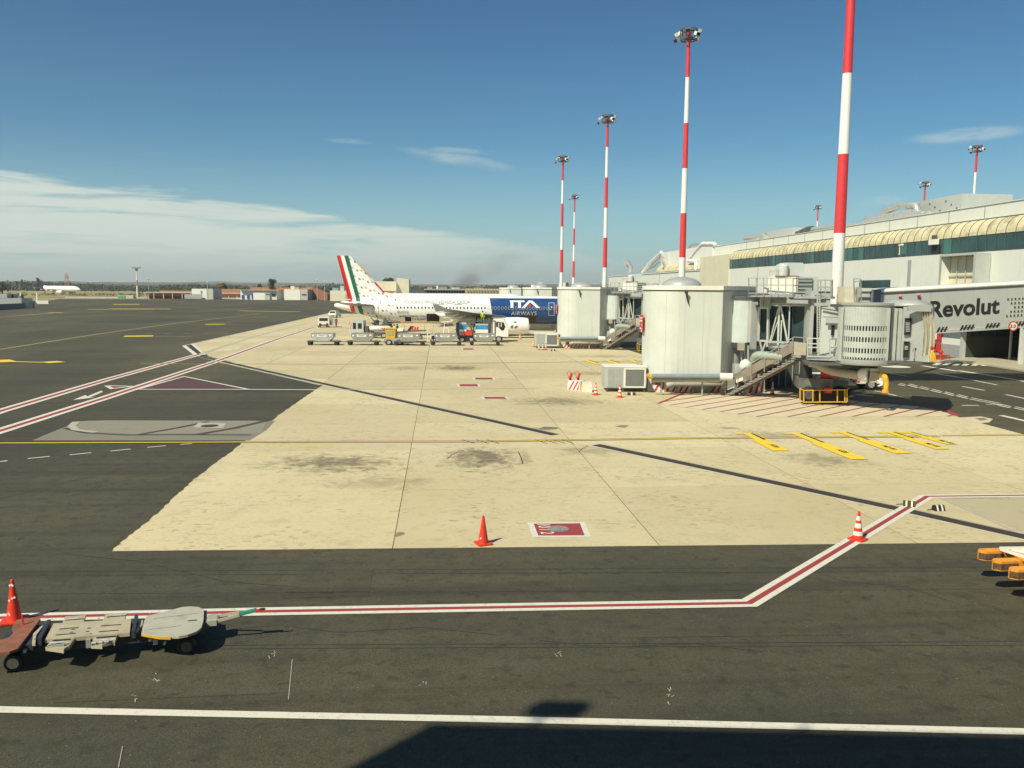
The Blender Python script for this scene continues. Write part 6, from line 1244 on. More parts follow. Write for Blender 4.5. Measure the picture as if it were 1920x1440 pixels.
# ------------------------------------------------------------------ people
SKIN = mat('skin', (.35, .19, .12), .6)
def person(p, lab, top, legs, face=0, h=1.76, stride=.18, z=0.0, hair=(.03, .02, .015)):
    t_ = thing('person', (p.x, p.y, z), lab, 'person'); s_ = h/1.76
    J_ = {'pelvis': (0, 0, .95, .15), 'chest': (0, .01, 1.30, .17), 'neck': (0, 0, 1.50, .065), 'head': (0, .02, 1.62, .10), 'crown': (0, .01, 1.70, .075),
          'lsh': (-.2, 0, 1.42, .075), 'rsh': (.2, 0, 1.42, .075), 'lel': (-.27, -.03, 1.14, .052), 'rel': (.27, .03, 1.14, .052), 'lha': (-.25, .10, .88, .038), 'rha': (.25, -.02, .88, .038),
          'lhip': (-.1, 0, .88, .115), 'rhip': (.1, 0, .88, .115), 'lkn': (-.11, stride*.6, .48, .075), 'rkn': (.11, -stride*.2, .48, .075), 'lan': (-.11, stride, .09, .05), 'ran': (.11, -stride, .10, .05), 'lto': (-.12, stride+.15, .035, .038), 'rto': (.12, -stride+.14, .035, .038)}
    E_ = [('pelvis', 'chest'), ('chest', 'neck'), ('neck', 'head'), ('head', 'crown'), ('chest', 'lsh'), ('chest', 'rsh'), ('lsh', 'lel'), ('rsh', 'rel'), ('lel', 'lha'), ('rel', 'rha'), ('pelvis', 'lhip'), ('pelvis', 'rhip'), ('lhip', 'lkn'), ('rhip', 'rkn'), ('lkn', 'lan'), ('rkn', 'ran'), ('lan', 'lto'), ('ran', 'rto')]
    ks = list(J_); me = bpy.data.meshes.new('body'); Rm = Matrix.Rotation(face, 3, 'Z')
    me.from_pydata([(Rm @ Vector(J_[k][:3]))*s_ for k in ks], [(ks.index(a), ks.index(c2_)) for a, c2_ in E_], [])
    o = bpy.data.objects.new('body', me); COL.objects.link(o); o.parent = t_
    m_ = o.modifiers.new('skin', 'SKIN')
    for i, k in enumerate(ks): me.skin_vertices[0].data[i].radius = (J_[k][3]*s_, J_[k][3]*s_*.85)
    me.skin_vertices[0].data[0].use_root = True
    sb = o.modifiers.new('sub', 'SUBSURF'); sb.levels = 1; sb.render_levels = 1
    cm = bpy.data.materials.new('person_clothes'); cm.use_nodes = True; t = cm.node_tree; bs = t.nodes['Principled BSDF']; tcn = nn(t, 'ShaderNodeTexCoord'); sp = nn(t, 'ShaderNodeSeparateXYZ'); t.links.new(tcn.outputs['Object'], sp.inputs[0])
    c = mixc(t, smooth(t, sp.outputs[2], .93*s_, .95*s_), legs, top); c = mixc(t, smooth(t, sp.outputs[2], 1.50*s_, 1.52*s_), c, (.35, .19, .12)); c = mixc(t, smooth(t, sp.outputs[2], .12, .10), c, (.02, .02, .02)); t.links.new(c, bs.inputs['Base Color']); bs.inputs['Roughness'].default_value = .8
    me.materials.append(cm)
    b = B(Matrix.Translation((p.x, p.y, z)) @ Rm.to_4x4()); b.lathe([(.04, 1.60*s_), (.115*s_, 1.64*s_), (.11*s_, 1.72*s_), (.05, 1.775*s_)], (0, -.005, 0), 12); b.build('hair', mat('hair', hair, .8), t_)
    return t_
person(G(630.5, 614), 'person in dark red shirt and trousers walking beside the small white tug', (.22, .06, .05), (.12, .05, .05), R(160))
person(G(739, 632), 'person in bright lime vest standing under the rear fuselage', (.55, .75, .06), (.03, .03, .04), R(120))
person(G(745, 631), 'person in dark clothes right beside the lime vest worker', (.03, .03, .04), (.03, .03, .04), R(60))
pz = P(905, 600, 116); person(pz, 'worker in lime vest high on the loader beneath the wing', (.55, .75, .06), (.2, .3, .05), R(200), z=P(905, 607, 116).z)
q = P(905, 608, 116); t_ = thing('loader_platform', (q.x, q.y, q.z), 'narrow raised platform carrying the high worker', 'platform'); b = B(Matrix.Translation((q.x, q.y, 0)) @ CAMR); b.box(-1.6, 2, -.6, 1.2, q.z-.12, q.z+.02); b.bar((-1.2, 0, 0), (-1.2, 0, q.z-.13), .15); b.bar((1.6, 0, 0), (1.6, 0, q.z-.13), .15); b.build('deck', DGREY, t_)
# ------------------------------------------------------------------ aircraft
def livery(name, kind, S_):
    m = bpy.data.materials.new(name); m.use_nodes = True; t = m.node_tree; bs = t.nodes['Principled BSDF']
    tcn = nn(t, 'ShaderNodeTexCoord'); sp = nn(t, 'ShaderNodeSeparateXYZ'); t.links.new(tcn.outputs['Object'], sp.inputs[0])
    x = mth(t, 'DIVIDE', sp.outputs[0], S_); y = sp.outputs[1]; z = mth(t, 'DIVIDE', sp.outputs[2], S_)
    s = mth(t, 'ADD', x, mth(t, 'MULTIPLY', mth(t, 'SUBTRACT', z, 11.5), .26))
    def band(v, a, b_): return mth(t, 'MULTIPLY', mth(t, 'GREATER_THAN', v, a), mth(t, 'LESS_THAN', v, b_))
    c = (.80, .80, .77)
    if kind == 'blue_nose':
        xb = mth(t, 'SUBTRACT', x, mth(t, 'MULTIPLY', mth(t, 'SUBTRACT', 5.6, z), .16))
        blue = mth(t, 'MULTIPLY', mth(t, 'GREATER_THAN', xb, 22.4), mth(t, 'LESS_THAN', z, 5.55))
        c = mixc(t, blue, c, (.014, .062, .20))
        def dots(off, k, r_, colr, c):
            u = mth(t, 'FRACT', mth(t, 'ADD', mth(t, 'MULTIPLY', s, k), off)); v = mth(t, 'FRACT', mth(t, 'ADD', mth(t, 'MULTIPLY', mth(t, 'ADD', z, mth(t, 'MULTIPLY', x, .35)), k), off*1.7))
            d = mth(t, 'MAXIMUM', mth(t, 'ABSOLUTE', mth(t, 'SUBTRACT', u, .5)), mth(t, 'ABSOLUTE', mth(t, 'SUBTRACT', v, .5)))
            f = mth(t, 'MULTIPLY', mth(t, 'LESS_THAN', d, r_), mth(t, 'MULTIPLY', mth(t, 'GREATER_THAN', s, 2.1), mth(t, 'LESS_THAN', x, 9.5)))
            return mixc(t, f, c, colr)
        c = dots(0, .9, .11, (.14, .15, .16), c); c = dots(.5, .9, .11, (.42, .43, .43), c); c = dots(.25, 1.8, .12, (.66, .63, .60), c)
        tail = mth(t, 'LESS_THAN', x, 8)
        c = mixc(t, mth(t, 'MULTIPLY', band(s, -.5, .98), tail), c, (.62, .035, .04)); c = mixc(t, mth(t, 'MULTIPLY', band(s, 1.5, 2.1), tail), c, (.01, .13, .085))
        white_tail = mth(t, 'MULTIPLY', mth(t, 'LESS_THAN', x, 2.6), mth(t, 'LESS_THAN', z, 5.0)); c = mixc(t, mth(t, 'MULTIPLY', white_tail, mth(t, 'LESS_THAN', s, .35)), c, (.80, .80, .77))
    elif kind == 'navy_tail':
        c = mixc(t, mth(t, 'LESS_THAN', mth(t, 'ADD', x, mth(t, 'MULTIPLY', z, .7)), 11.2), (.75, .76, .76), (.006, .009, .03))
    else:
        fin = mth(t, 'GREATER_THAN', z, 5.9)
        c = mixc(t, mth(t, 'MULTIPLY', fin, mth(t, 'GREATER_THAN', z, 8.9)), c, (.78, .44, .03)); c = mixc(t, mth(t, 'MULTIPLY', fin, band(z, 4.5, 8.0)), c, (.6, .05, .06))
    nz = nn(t, 'ShaderNodeTexNoise', i_Scale=.6, i_Detail=6.0); t.links.new(tcn.outputs['Object'], nz.inputs[0])
    c = mixc(t, mth(t, 'MULTIPLY', smooth(t, nz.outputs[0], .5, .8), .12), c, (.35, .34, .3))
    t.links.new(c, bs.inputs['Base Color']); bs.inputs['Roughness'].default_value = .28 if kind != 'navy_tail' else .6; bs.inputs['Coat Weight'].default_value = .2 if kind != 'navy_tail' else 0
    return m
ST_ = [(0, 4.35, .16, .2), (.6, 4.35, .34, .42), (1.8, 4.36, .66, .78), (3.5, 4.30, 1.02, 1.15), (5.5, 4.15, 1.4, 1.52), (7.5, 4.0, 1.70, 1.82), (9.5, 3.90, 1.88, 1.98), (12, 3.85, 1.96, 2.05), (14, 3.83, 1.975, 2.07), (31, 3.83, 1.975, 2.07), (32.6, 3.81, 1.93, 2.03), (34.0, 3.72, 1.75, 1.86), (35.3, 3.58, 1.42, 1.52), (36.4, 3.42, .98, 1.05), (37.2, 3.30, .5, .55), (37.55, 3.26, .08, .1)]
def fus(x):
    for a, c_ in zip(ST_, ST_[1:]):
        if a[0] <= x <= c_[0]: f = (x-a[0])/(c_[0]-a[0]); return [a[i]+(c_[i]-a[i])*f for i in range(4)]
    return ST_[-1]
def airliner(loc, lab, kind, S_=1.0, detail=True, rz=0.0):
    t_ = thing('airliner', loc, lab, 'aircraft'); M_ = Matrix.Translation(loc) @ Matrix.Rotation(rz, 4, 'Z') @ Matrix.Scale(S_, 4); LV = livery('livery_'+kind, kind, S_)
    b = B(M_); N_ = 40
    xs = sorted(set([s_[0] for s_ in ST_] + [i*1.0 for i in range(1, 37)])); rings = []
    for x in xs:
        _, zc, ry, rz_ = fus(x); ring = []
        for k in range(N_):
            a = 2*math.pi*k/N_; yy = ry*math.cos(a); zz = rz_*math.sin(a)
            ring.append((x, yy, zc+zz))
        rings.append(ring)
    b.loft(rings); b.build('fuselage', LV, t_)
    def foil(pts, th):       # planform corners (x,y,z) LEroot, LEtip, TEtip, TEroot with thickness
        b = B(M_); le0, le1, te1, te0 = map(Vector, pts); rs = []
        for f in (0, .25, .5, .75, 1):
            a = le0.lerp(le1, f); c_ = te0.lerp(te1, f); tt = th*(1-f*.62); ring = []
            for u_, v_ in ((0, 0), (.06, .6), (.3, 1), (.65, .6), (1, 0), (.65, -.45), (.3, -.6), (.06, -.4)): p = a.lerp(c_, u_); ring.append(p+Vector((0, 0, v_*tt*.5)) if abs(pts[0][1]-pts[1][1]) > 1 else p+Vector((0, v_*tt*.5, 0)))
            rs.append(ring)
        b.loft(rs); return b
    foil([(7.6, 0, 5.6), (2.4, 0, 11.5), (.45, 0, 11.5), (1.95, 0, 5.3)], .5).build('fin', LV, t_)
    b = B(M_); b.loft([[(10.2, 0, 5.7), (10.2, .02, 5.7), (10.2, -.02, 5.7)], [(7.2, 0, 6.35), (7.2, .2, 5.6), (7.2, -.2, 5.6)]]); b.build('dorsal_fillet', LV, t_)
    WG = mat('wing_grey', (.21, .215, .21), .35, .1, var=.05)
    for sg in (-1, 1):
        foil([(6.2, sg*.9, 4.35), (2.0, sg*6.2, 4.85), (.6, sg*6.2, 4.85), (2.4, sg*.9, 4.3)], .34).build('stabiliser', WG, t_)
        wg = foil([(25.4, sg*1.2, 2.75), (20.0, sg*8, 3.5), (16.3, sg*8, 3.5), (18.2, sg*1.2, 2.65)], .85).build('wing', WG, t_)
        foil([(20.0, sg*8.02, 3.5), (16.2, sg*17, 4.3), (14.7, sg*17, 4.3), (16.3, sg*8.02, 3.5)], .36).build('wing_outer', WG, t_)
        b = B(M_); b.prism([(16.2, 4.3), (15.0, 4.85), (14.3, 4.95), (14.55, 4.3), (14.7, 3.95), (15.5, 4.05)], sg*17.0-.03, sg*17.0+.03, 'y'); b.build('wingtip_fence', WG, t_)
        for (x, y, L) in ((17.2, 3.9, 2.6), (16.4, 7.4, 2.6), (15.8, 11.3, 2.2)):
            b = B(M_); z = 2.75+(y-1.2)*.1; b.tube([(x-L*.55, sg*y, z-.15), (x-L*.2, sg*y, z-.42), (x+L*.5, sg*y, z-.45), (x+L*.9, sg*y, z-.2)], [.05, .26, .30, .08], 10); b.build('flap_fairing', LV if kind != 'x' else WG, t_)
        b = B(M_); ec = (0, sg*5.75, 1.72)
        b.lathe([(.78, 23.2), (1.0, 23.6), (1.2, 24.6), (1.24, 26.0), (1.18, 27.1), (1.08, 27.6), (1.0, 27.66), (.92, 27.5)], ec, 32, 'x'); en = b.build('engine_nacelle', LV if kind != 'blue_nose' else mat('nacelle_white', (.78, .78, .75), .3, var=.03), t_)
        b = B(M_); b.lathe([(.93, 27.3), (.3, 27.32), (.05, 27.7)], ec, 24, 'x'); b.build('fan', DGREY, en)
        b = B(M_); b.lathe([(.3, 22.2), (.6, 22.9), (.74, 23.2)], ec, 20, 'x'); b.build('exhaust_cone', GALV, en)
        b = B(M_); b.prism([(22.4, 3.0), (25.6, 2.95), (26.2, 2.85), (25.2, 2.55), (23.0, 2.5)], sg*5.75-.14, sg*5.75+.14, 'y'); b.build('pylon', WG, t_)
        for dx in (0, ): 
            b = B(M_); b.bar((18.3, sg*3.8, .7), (18.3, sg*3.5, 2.8), .3); b.build('gear_leg', GALV, t_)
            for dy in (-.45, .45): b = B(M_); b.lathe([(.2, -.18), (.5, -.2), (.58, -.1), (.58, .1), (.5, .2), (.2, .18)], (18.3, sg*3.8+dy, .58), 20, 'y'); b.build('main_wheel', BLACK, t_)
    b = B(M_); b.loft([[(x, 1.15*math.cos(a)*w_, 2.35+.85*math.sin(a)*w_-.05) for a in [2*math.pi*k/16 for k in range(16)]] for x, w_ in ((16.4, .3), (17.4, .95), (19, 1.22), (24, 1.22), (26, .95), (27.2, .35))]); b.build('belly_fairing', LV if kind != 'blue_nose' else mat('nacelle_white', (0, 0, 0)), t_)
    b = B(M_); b.bar((32.4, 0, .4), (32.4, 0, 2.2), .2); b.build('nose_gear_leg', GALV, t_)
    for dy in (-.28, .28): b = B(M_); b.lathe([(.15, -.1), (.36, -.1), (.38, 0), (.36, .1), (.15, .1)], (32.4, dy, .38), 16, 'y'); b.build('nose_wheel', BLACK, t_)
    if not detail: return t_
    def sk(x, z, o_=.03):
        _, zc, ry, rz_ = fus(x); v = max(-.99, min(.99, (z-zc)/rz_)); return (x, -(ry+o_)*math.sqrt(1-v*v), z)
    b = B(M_)
    for k in range(46):
        x = 9.1+k*.505
        if abs(x-22.3) < .2: continue
        ok = [sk(x+.105*math.cos(a), 4.12+.17*math.sin(a), .02) for a in [2*math.pi*i/8 for i in range(8)]]; b.poly(ok)
    b.build('cabin_windows', GLASS, t_)['kind'] = 'stuff'
    b = B(M_)
    for k in range(26, 46):
        x = 9.1+k*.505
        o8 = [2*math.pi*i/10 for i in range(11)]
        for a, c_ in zip(o8, o8[1:]): b.poly([sk(x+.13*math.cos(a), 4.12+.2*math.sin(a), .028), sk(x+.13*math.cos(c_), 4.12+.2*math.sin(c_), .028), sk(x+.17*math.cos(c_), 4.12+.25*math.sin(c_), .028), sk(x+.17*math.cos(a), 4.12+.25*math.sin(a), .028)])
    b.build('window_rims', LGREY, t_)['kind'] = 'stuff'
    def skquad(name, x0, x1, z0, z1, m_, o_=.04, n_=5):
        b = B(M_)
        for i in range(n_):
            za, zc = z0+(z1-z0)*i/n_, z0+(z1-z0)*(i+1)/n_; b.poly([sk(x0, za, o_), sk(x1, za, o_), sk(x1, zc, o_), sk(x0, zc, o_)])
        return b.build(name, m_, t_)
    skquad('bulk_door_opening', 10.2, 11.1, 2.02, 2.75, DARK); skquad('rear_cargo_door_opening', 13.3, 15.15, 1.9, 3.25, DARK); skquad('front_cargo_door_opening', 27.4, 29.2, 1.95, 3.2, mat('cargo_bay_brown', (.06, .05, .04), .7)); 
    for x0, x1, z0, z1 in ((31.0, 31.08, 3.05, 4.95), (31.8, 31.88, 3.05, 4.95), (31.08, 31.8, 4.87, 4.95), (31.08, 31.8, 3.05, 3.13)): skquad('door_outline', x0, x1, z0, z1, LGREY)
    skquad('door_window', 31.38, 31.5, 4.2, 4.4, WHITE, .05); skquad('door_window', 31.1, 31.4, 3.95, 4.02, LGREY, .05)
    for x0 in (5.6, ): skquad('door_outline', x0+.0, x0+.05, 3.2, 4.9, LGREY); skquad('door_outline', x0+.75, x0+.8, 3.2, 4.9, LGREY); skquad('door_outline', x0+.05, x0+.75, 3.2, 3.26, LGREY)
    for x0 in (20.6, 21.6): skquad('door_outline', x0, x0+.5, 3.5, 3.53, LGREY)
    iv = M_.inverted(); wr = lambda o_: (lambda p: M_ @ Vector(sk((iv @ p).x, (iv @ p).z, o_)))
    def tx(s, x, z, size, m_, bold=.0, sxx=1.0, sp_=1.0): return text('lettering', s, size*S_, m_, M_ @ Vector((x, -3, z)), (1, 0, 0), (0, 0, 1), t_, bold=bold, depth=.005, sx_=sxx, wrap=wr(.07), spacing=sp_)
    LETG = mat('grey_letters', (.33, .34, .36), .5, var=.02)
    tx('IO SONO FRIULI VENEZIA GIULIA', 10.1, 4.75, .62, mat('pale_letters', (.50, .51, .53), .5, var=.02), .0, 1.03)
    tx('EI-DTG', 9.1, 3.30, .52, LETG, .01); tx('EVERYTHING YOU W', 9.5, 2.72, .40, mat('dark_letters', (.12, .12, .12), .5), .018, 1.12); tx('T A FLIGHT A', 10.9+.3, 2.28, .38, mat('dark_letters', (.12, .12, .12), .5), .018, 1.05)
    WL = mat('white_letters', (.82, .82, .80), .4, var=.01)
    tx('AIRWAYS', 25.55, 3.10, .80, WL, .015, 1.0, 1.12)
    def skpoly(pts, m_, nm, o_=.055):
        # densified polygon strip on the skin
        b = B(M_); lp = lambda a, c_, f: (a[0]+(c_[0]-a[0])*f, a[1]+(c_[1]-a[1])*f)
        for i in range(6): b.poly([sk(*lp(pts[0], pts[3], i/6), o_), sk(*lp(pts[1], pts[2], i/6), o_), sk(*lp(pts[1], pts[2], (i+1)/6), o_), sk(*lp(pts[0], pts[3], (i+1)/6), o_)])
        return b.build(nm, m_, t_)
    zb, zt = 4.22, 5.22
    skpoly([(25.45, zb-.05), (25.85, zb-.05), (25.85, zt-.25), (25.45, zt-.0)], WL, 'lettering'); skpoly([(25.45, zt-.22), (27.5, zt-.22), (27.5, zt), (25.3, zt)], WL, 'lettering'); skpoly([(26.55, zb-.05), (26.95, zb-.05), (26.95, zt-.2), (26.55, zt-.2)], WL, 'lettering')
    skpoly([(27.0, zb-.1), (27.45, zb-.1), (28.55, zt), (28.1, zt)], WL, 'lettering'); skpoly([(28.1, zt), (28.65, zt), (29.75, zb-.05), (29.2, zb-.05)], WL, 'lettering', .058); skpoly([(27.85, zb+.1), (28.2, zb+.1), (28.5, zb+.45), (28.15, zb+.45)], RED, 'red_mark', .062)
    skpoly([(14.7, 4.62), (15.9, 4.62), (15.9, 4.70), (14.7, 4.70)], LETG, 'grey_bar'); skpoly([(17.2, 4.62), (18.4, 4.62), (18.4, 4.70), (17.2, 4.70)], mat('soft_red', (.6, .25, .25), .5), 'red_bar')
    NG = mat('nacelle_green', (.01, .13, .085), .4)
    def nq(pts, m_, nm):
        b = B(M_); b.poly([(x, -5.75-math.sqrt(max(.01, 1.27**2-(z-1.72)**2))-.01, z) for x, z in pts]); b.build(nm, m_, t_)
    nq([(25.0, 1.55), (25.3, 1.5), (25.95, 2.35), (25.6, 2.4)], NG, 'green_bar'); nq([(25.5, 1.45), (25.85, 1.45), (26.1, 1.75), (25.75, 1.78)], RED, 'red_bar')
    return t_
A1 = airliner((-14.9, 122.7, 0), 'white airliner with blue forward fuselage, dotted tail and red white green fin stripes', 'blue_nose', .975)
A2 = airliner((-17.7, 166, 0), 'airliner behind with only its yellow and red fin edge showing', 'yellow_fin', .98, False)
q = P(68, 549, 690); A3 = airliner((q.x, q.y, 0), 'distant white airliner with dark navy tail rolling past the dry grass at the left', 'navy_tail', 1.14, False); A3.rotation_euler.z = R(-20)
# ------------------------------------------------------------------ far buildings
BRICK = mat('brick_orange', (.42, .19, .10), .8, var=.1, scale=.5, streak=.3); BRICKS = mat('brick_inner', (.16, .07, .045), .8)
def blk(b, px0, px1, yt, yb, dep, th): 
    a, c_ = P(px0, yb, dep), P(px1, yb, dep); zt = P((px0+px1)/2, yt, dep).z; n_ = C(0, th)-C(0, 0)
    L = lambda v, z, k=0: Vector((v.x, v.y, z))+n_*k
    b.hexa([L(a, -.02), L(c_, -.02), L(c_, -.02, 1), L(a, -.02, 1), L(a, zt), L(c_, zt), L(c_, zt, 1), L(a, zt, 1)]); return zt
def bld(name, lab, walls, dep, extra=(), cat='building'):
    q = P(walls[0][0], 560, dep); t_ = thing(name, (q.x, q.y, 0), lab, cat)
    for (px0, px1, yt, m_, th, dd) in walls: b = B(); blk(b, px0, px1, yt, 562, dep+dd, th); b.build('wall', m_, t_)
    for (nm, px0, px1, y0, y1, dd, m_, th) in extra:
        a, c_ = P(px0, y1, dep+dd), P(px1, y1, dep+dd); z0, z1 = P(px0, y1, dep+dd).z, P(px0, y0, dep+dd).z; n_ = C(0, th)-C(0, 0); L = lambda v, z, k=0: Vector((v.x, v.y, z))+n_*k
        b = B(); b.hexa([L(a, z0), L(c_, z0), L(c_, z0, 1), L(a, z0, 1), L(a, z1), L(c_, z1), L(c_, z1, 1), L(a, z1, 1)]); b.build(nm, m_, t_)
    return t_
bld('brick_shed', 'open fronted orange brick shed under a thin pale roof, leftmost far building', [(276, 352, 549.5, BRICK, 8, 4)], 470, [('roof', 268, 362, 547.5, 549, 0, LGREY, 16)]+[('column', x, x+1.2, 549.2, 560, .3, LGREY, .5) for x in (272, 288, 306, 323, 341, 357)]+[('dark_bay', 279, 350, 555, 559, 3.5, BRICKS, .4)])
bld('brick_hall', 'long orange brick hall behind the white huts', [(300, 360, 545, BRICK, 10, 14), (400, 450, 542, BRICK, 10, 14), (470, 580, 539, BRICK, 20, 30)], 490, [('roof', 296, 452, 548, 549.5, 3, LGREY, 6), ('dark_bay', 402, 450, 551, 559, 12, BRICKS, 1)]+[('column', x, x+1.2, 549.6, 559.5, 4, LGREY, .5) for x in (412, 428, 444)])
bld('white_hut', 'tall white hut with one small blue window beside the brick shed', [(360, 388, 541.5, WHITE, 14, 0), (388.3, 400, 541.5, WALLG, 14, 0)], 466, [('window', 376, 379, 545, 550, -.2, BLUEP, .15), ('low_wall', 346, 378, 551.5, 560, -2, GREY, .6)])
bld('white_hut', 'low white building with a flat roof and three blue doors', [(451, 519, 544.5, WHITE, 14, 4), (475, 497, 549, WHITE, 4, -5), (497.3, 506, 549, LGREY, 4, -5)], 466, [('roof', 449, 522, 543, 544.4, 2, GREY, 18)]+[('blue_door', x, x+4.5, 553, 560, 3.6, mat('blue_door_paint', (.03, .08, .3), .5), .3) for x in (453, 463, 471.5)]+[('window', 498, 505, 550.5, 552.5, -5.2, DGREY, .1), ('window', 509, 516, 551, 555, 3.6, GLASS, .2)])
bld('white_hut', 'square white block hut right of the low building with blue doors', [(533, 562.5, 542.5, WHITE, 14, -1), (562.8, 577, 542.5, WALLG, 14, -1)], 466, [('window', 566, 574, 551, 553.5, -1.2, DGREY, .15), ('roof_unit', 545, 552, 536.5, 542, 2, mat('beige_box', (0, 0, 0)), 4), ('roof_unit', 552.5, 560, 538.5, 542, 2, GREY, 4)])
bld('brick_block', 'darker orange brick block with a sloping right end', [(577, 583, 538, BRICK, 12, 6)], 470)
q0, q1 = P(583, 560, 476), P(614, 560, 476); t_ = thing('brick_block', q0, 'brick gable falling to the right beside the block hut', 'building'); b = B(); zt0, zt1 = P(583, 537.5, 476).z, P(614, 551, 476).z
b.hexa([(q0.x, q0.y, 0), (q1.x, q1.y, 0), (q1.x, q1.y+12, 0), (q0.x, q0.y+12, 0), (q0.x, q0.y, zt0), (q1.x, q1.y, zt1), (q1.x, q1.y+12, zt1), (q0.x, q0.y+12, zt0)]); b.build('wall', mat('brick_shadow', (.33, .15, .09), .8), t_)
bld('beige_building', 'low beige building just left of the striped fin', [(619, 662, 545, WALLC, 16, 0)], 440, [('door', 648, 656, 551, 559, -.2, BEIGE, .15), ('roof_unit', 623, 634, 539.5, 544.8, 3, BLUEP, 4), ('roof_unit', 638, 645, 536, 544.8, 3, LGREY, 4)])
bld('cream_hangar', 'plain cream hangar wall behind the yellow fin edge', [(690, 743, 527.5, WALLC, 30, 0)], 330, [('wall_band', 690, 743, 545, 546, -.3, BEIGE, .2)])
a, c_ = P(744, 560, 322), P(767, 560, 322); t_ = thing('cream_tower', a, 'tall cream wedge tower beside the cream hangar', 'building'); b = B(); za, zc = P(744, 520.5, 322).z, P(767, 524, 322).z
b.hexa([(a.x, a.y, 0), (c_.x, c_.y, 0), (c_.x, c_.y+14, 0), (a.x, a.y+14, 0), (a.x, a.y, za), (c_.x, c_.y, zc), (c_.x, c_.y+14, zc), (a.x, a.y+14, za)]); b.build('wall', WALLC, t_)
b = B(); b.prism([(a.x+.1, 3), (a.x+.1, za-1.8), (a.x+3.1, 3)], a.y-.25, a.y-.03, 'y'); b.build('shed_slope', mat('grey_slope', (.26, .245, .2), .7), t_)
bld('dark_colonnade', 'dark colonnaded hall on the horizon behind the fuselage', [(768, 872, 543, DGREY, 20, 2)], 420, [('column', x, x+1.0, 544.5, 553, 1, BEIGE, .6) for x in range(800, 872, 5)]+[('roof', 795, 873, 541.5, 543.8, 0, GREY, 20), ('roof_unit', 846, 862, 539, 541.4, 3, LGREY, 4)])
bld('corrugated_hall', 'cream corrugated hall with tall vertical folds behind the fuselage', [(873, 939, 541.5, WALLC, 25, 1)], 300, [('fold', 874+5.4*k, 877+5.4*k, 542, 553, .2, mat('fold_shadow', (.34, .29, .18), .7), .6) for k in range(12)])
bld('control_block', 'dark far office block with a white striped side on the horizon', [(822, 838, 535, DGREY, 20, 0), (818, 821.5, 536, WHITE, 18, 0)], 900, [('floor_band', 822.5, 838, 538+2.4*k, 539+2.4*k, -.4, LGREY, .3) for k in range(3)])
bld('roof_plant', 'white roof plant cluster left of the fourth mast', [(996, 1008, 534, WHITE, 6, 0), (1009, 1016, 529, LGREY, 5, 0)], 250, cat='roof plant'); bld('roof_plant', 'grey roof plant between the two far masts', [(1049, 1060, 530, WHITE, 5, 0), (1060.5, 1066, 530, DGREY, 5, 0)], 215, cat='roof plant')
bld('pier_building', 'low white pier building beyond the third pavilion', [(938, 1062, 542.5, WALLW, 30, 0)], 236, [('roof', 936, 1064, 541, 542.4, -.5, WHITE, 31), ('dark_gap', 1030, 1036, 543, 552, -.3, DARK, .2), ('dark_gap', 1042, 1047, 543, 552, -.3, DARK, .2)])
q = G(380, 560); t_ = thing('boundary_wall', q, 'long low pale wall between the apron and the far huts', 'wall')
for k in range(26):
    x0 = 122+20*k; a, c_ = G(x0, 560.3+.006*(x0-380)), G(x0+19.6, 560.3+.006*(x0-360)); b = B(); b.hexa([a, c_, c_+Vector((0, .5, 0)), a+Vector((0, .5, 0)), a+Vector((0, 0, .75)), c_+Vector((0, 0, .75)), c_+Vector((0, .5, .75)), a+Vector((0, .5, .75))]); b.build('wall_panel', WALLC if k > 15 else WALLG, t_)
# construction barrier at far left
t_ = thing('construction_barrier', G(30, 578), 'striped low construction barrier with white crates at the far left edge', 'barrier')
a, c_ = G(-40, 584), G(62, 577); n2 = 26
b = B(); b.hexa([a, c_, c_+Vector((0, 1, 0)), a+Vector((0, 1, 0)), a+Vector((0, 0, 1.7)), c_+Vector((0, 0, 1.5)), c_+Vector((0, 1, 1.5)), a+Vector((0, 1, 1.7))]); b.build('board', mat('board_grey', (.13, .135, .13), .6), t_)
for k in range(n2):
    p = a.lerp(c_, (k+.3)/n2)+Vector((0, -.05, 0)); b = B(); b.hexa([p+Vector((-.4, 0, .1)), p+Vector((.2, 0, .1)), p+Vector((.2, .04, .1)), p+Vector((-.4, .04, .1)), p+Vector((-.9, 0, 1.4)), p+Vector((-.3, 0, 1.4)), p+Vector((-.3, .04, 1.4)), p+Vector((-.9, .04, 1.4))]); b.build('stripe', LGREY, t_)
for px in (19, 38): q = G(px, 578); b = B(); b.lathe([(.9, 1.6), (.5, 2.6), (.35, 4.0)], (q.x, q.y+1.6, 0), 8); b.build('dark_post', BLACK, t_)
b = B(); q = G(48, 577.5); b.box(q.x-5, q.x+6, q.y+1.5, q.y+2.5, 1.2, 2.2); b.bar((q.x-2.2, q.y+2, 2), (q.x-2.2, q.y+2, 4.6), .35); b.bar((q.x+2.6, q.y+2, 2), (q.x+2.6, q.y+2, 4.6), .35); b.build('crate', WHITE, t_)
b = B(); q = G(5, 579); b.box(q.x-14, q.x+3, q.y+5, q.y+12, 0, 3.0); b.box(q.x-14, q.x-1, q.y+5, q.y+12, 3.05, 4.2); b.build('cabin', GREY, t_)
for (px, py, d_, lab) in ((228, 553, 480, 'small green cabinet on the grass edge, leftmost'), (243, 554, 480, 'small grey cabinet beside the green one')):
    q = P(px, 560, d_); t_ = thing('utility_cabinet', (q.x, q.y, 0), lab, 'cabinet'); b = B(); b.box(q.x-2, q.x+2, q.y, q.y+2, 0, 1.6); b.build('body', mat('cab_green', (.1, .3, .2), .6) if px < 230 else LGREY, t_); b = B(); b.box(q.x-2.1, q.x+2.1, q.y-.1, q.y+2.1, 1.62, 1.8); b.build('lid', WHITE, t_)
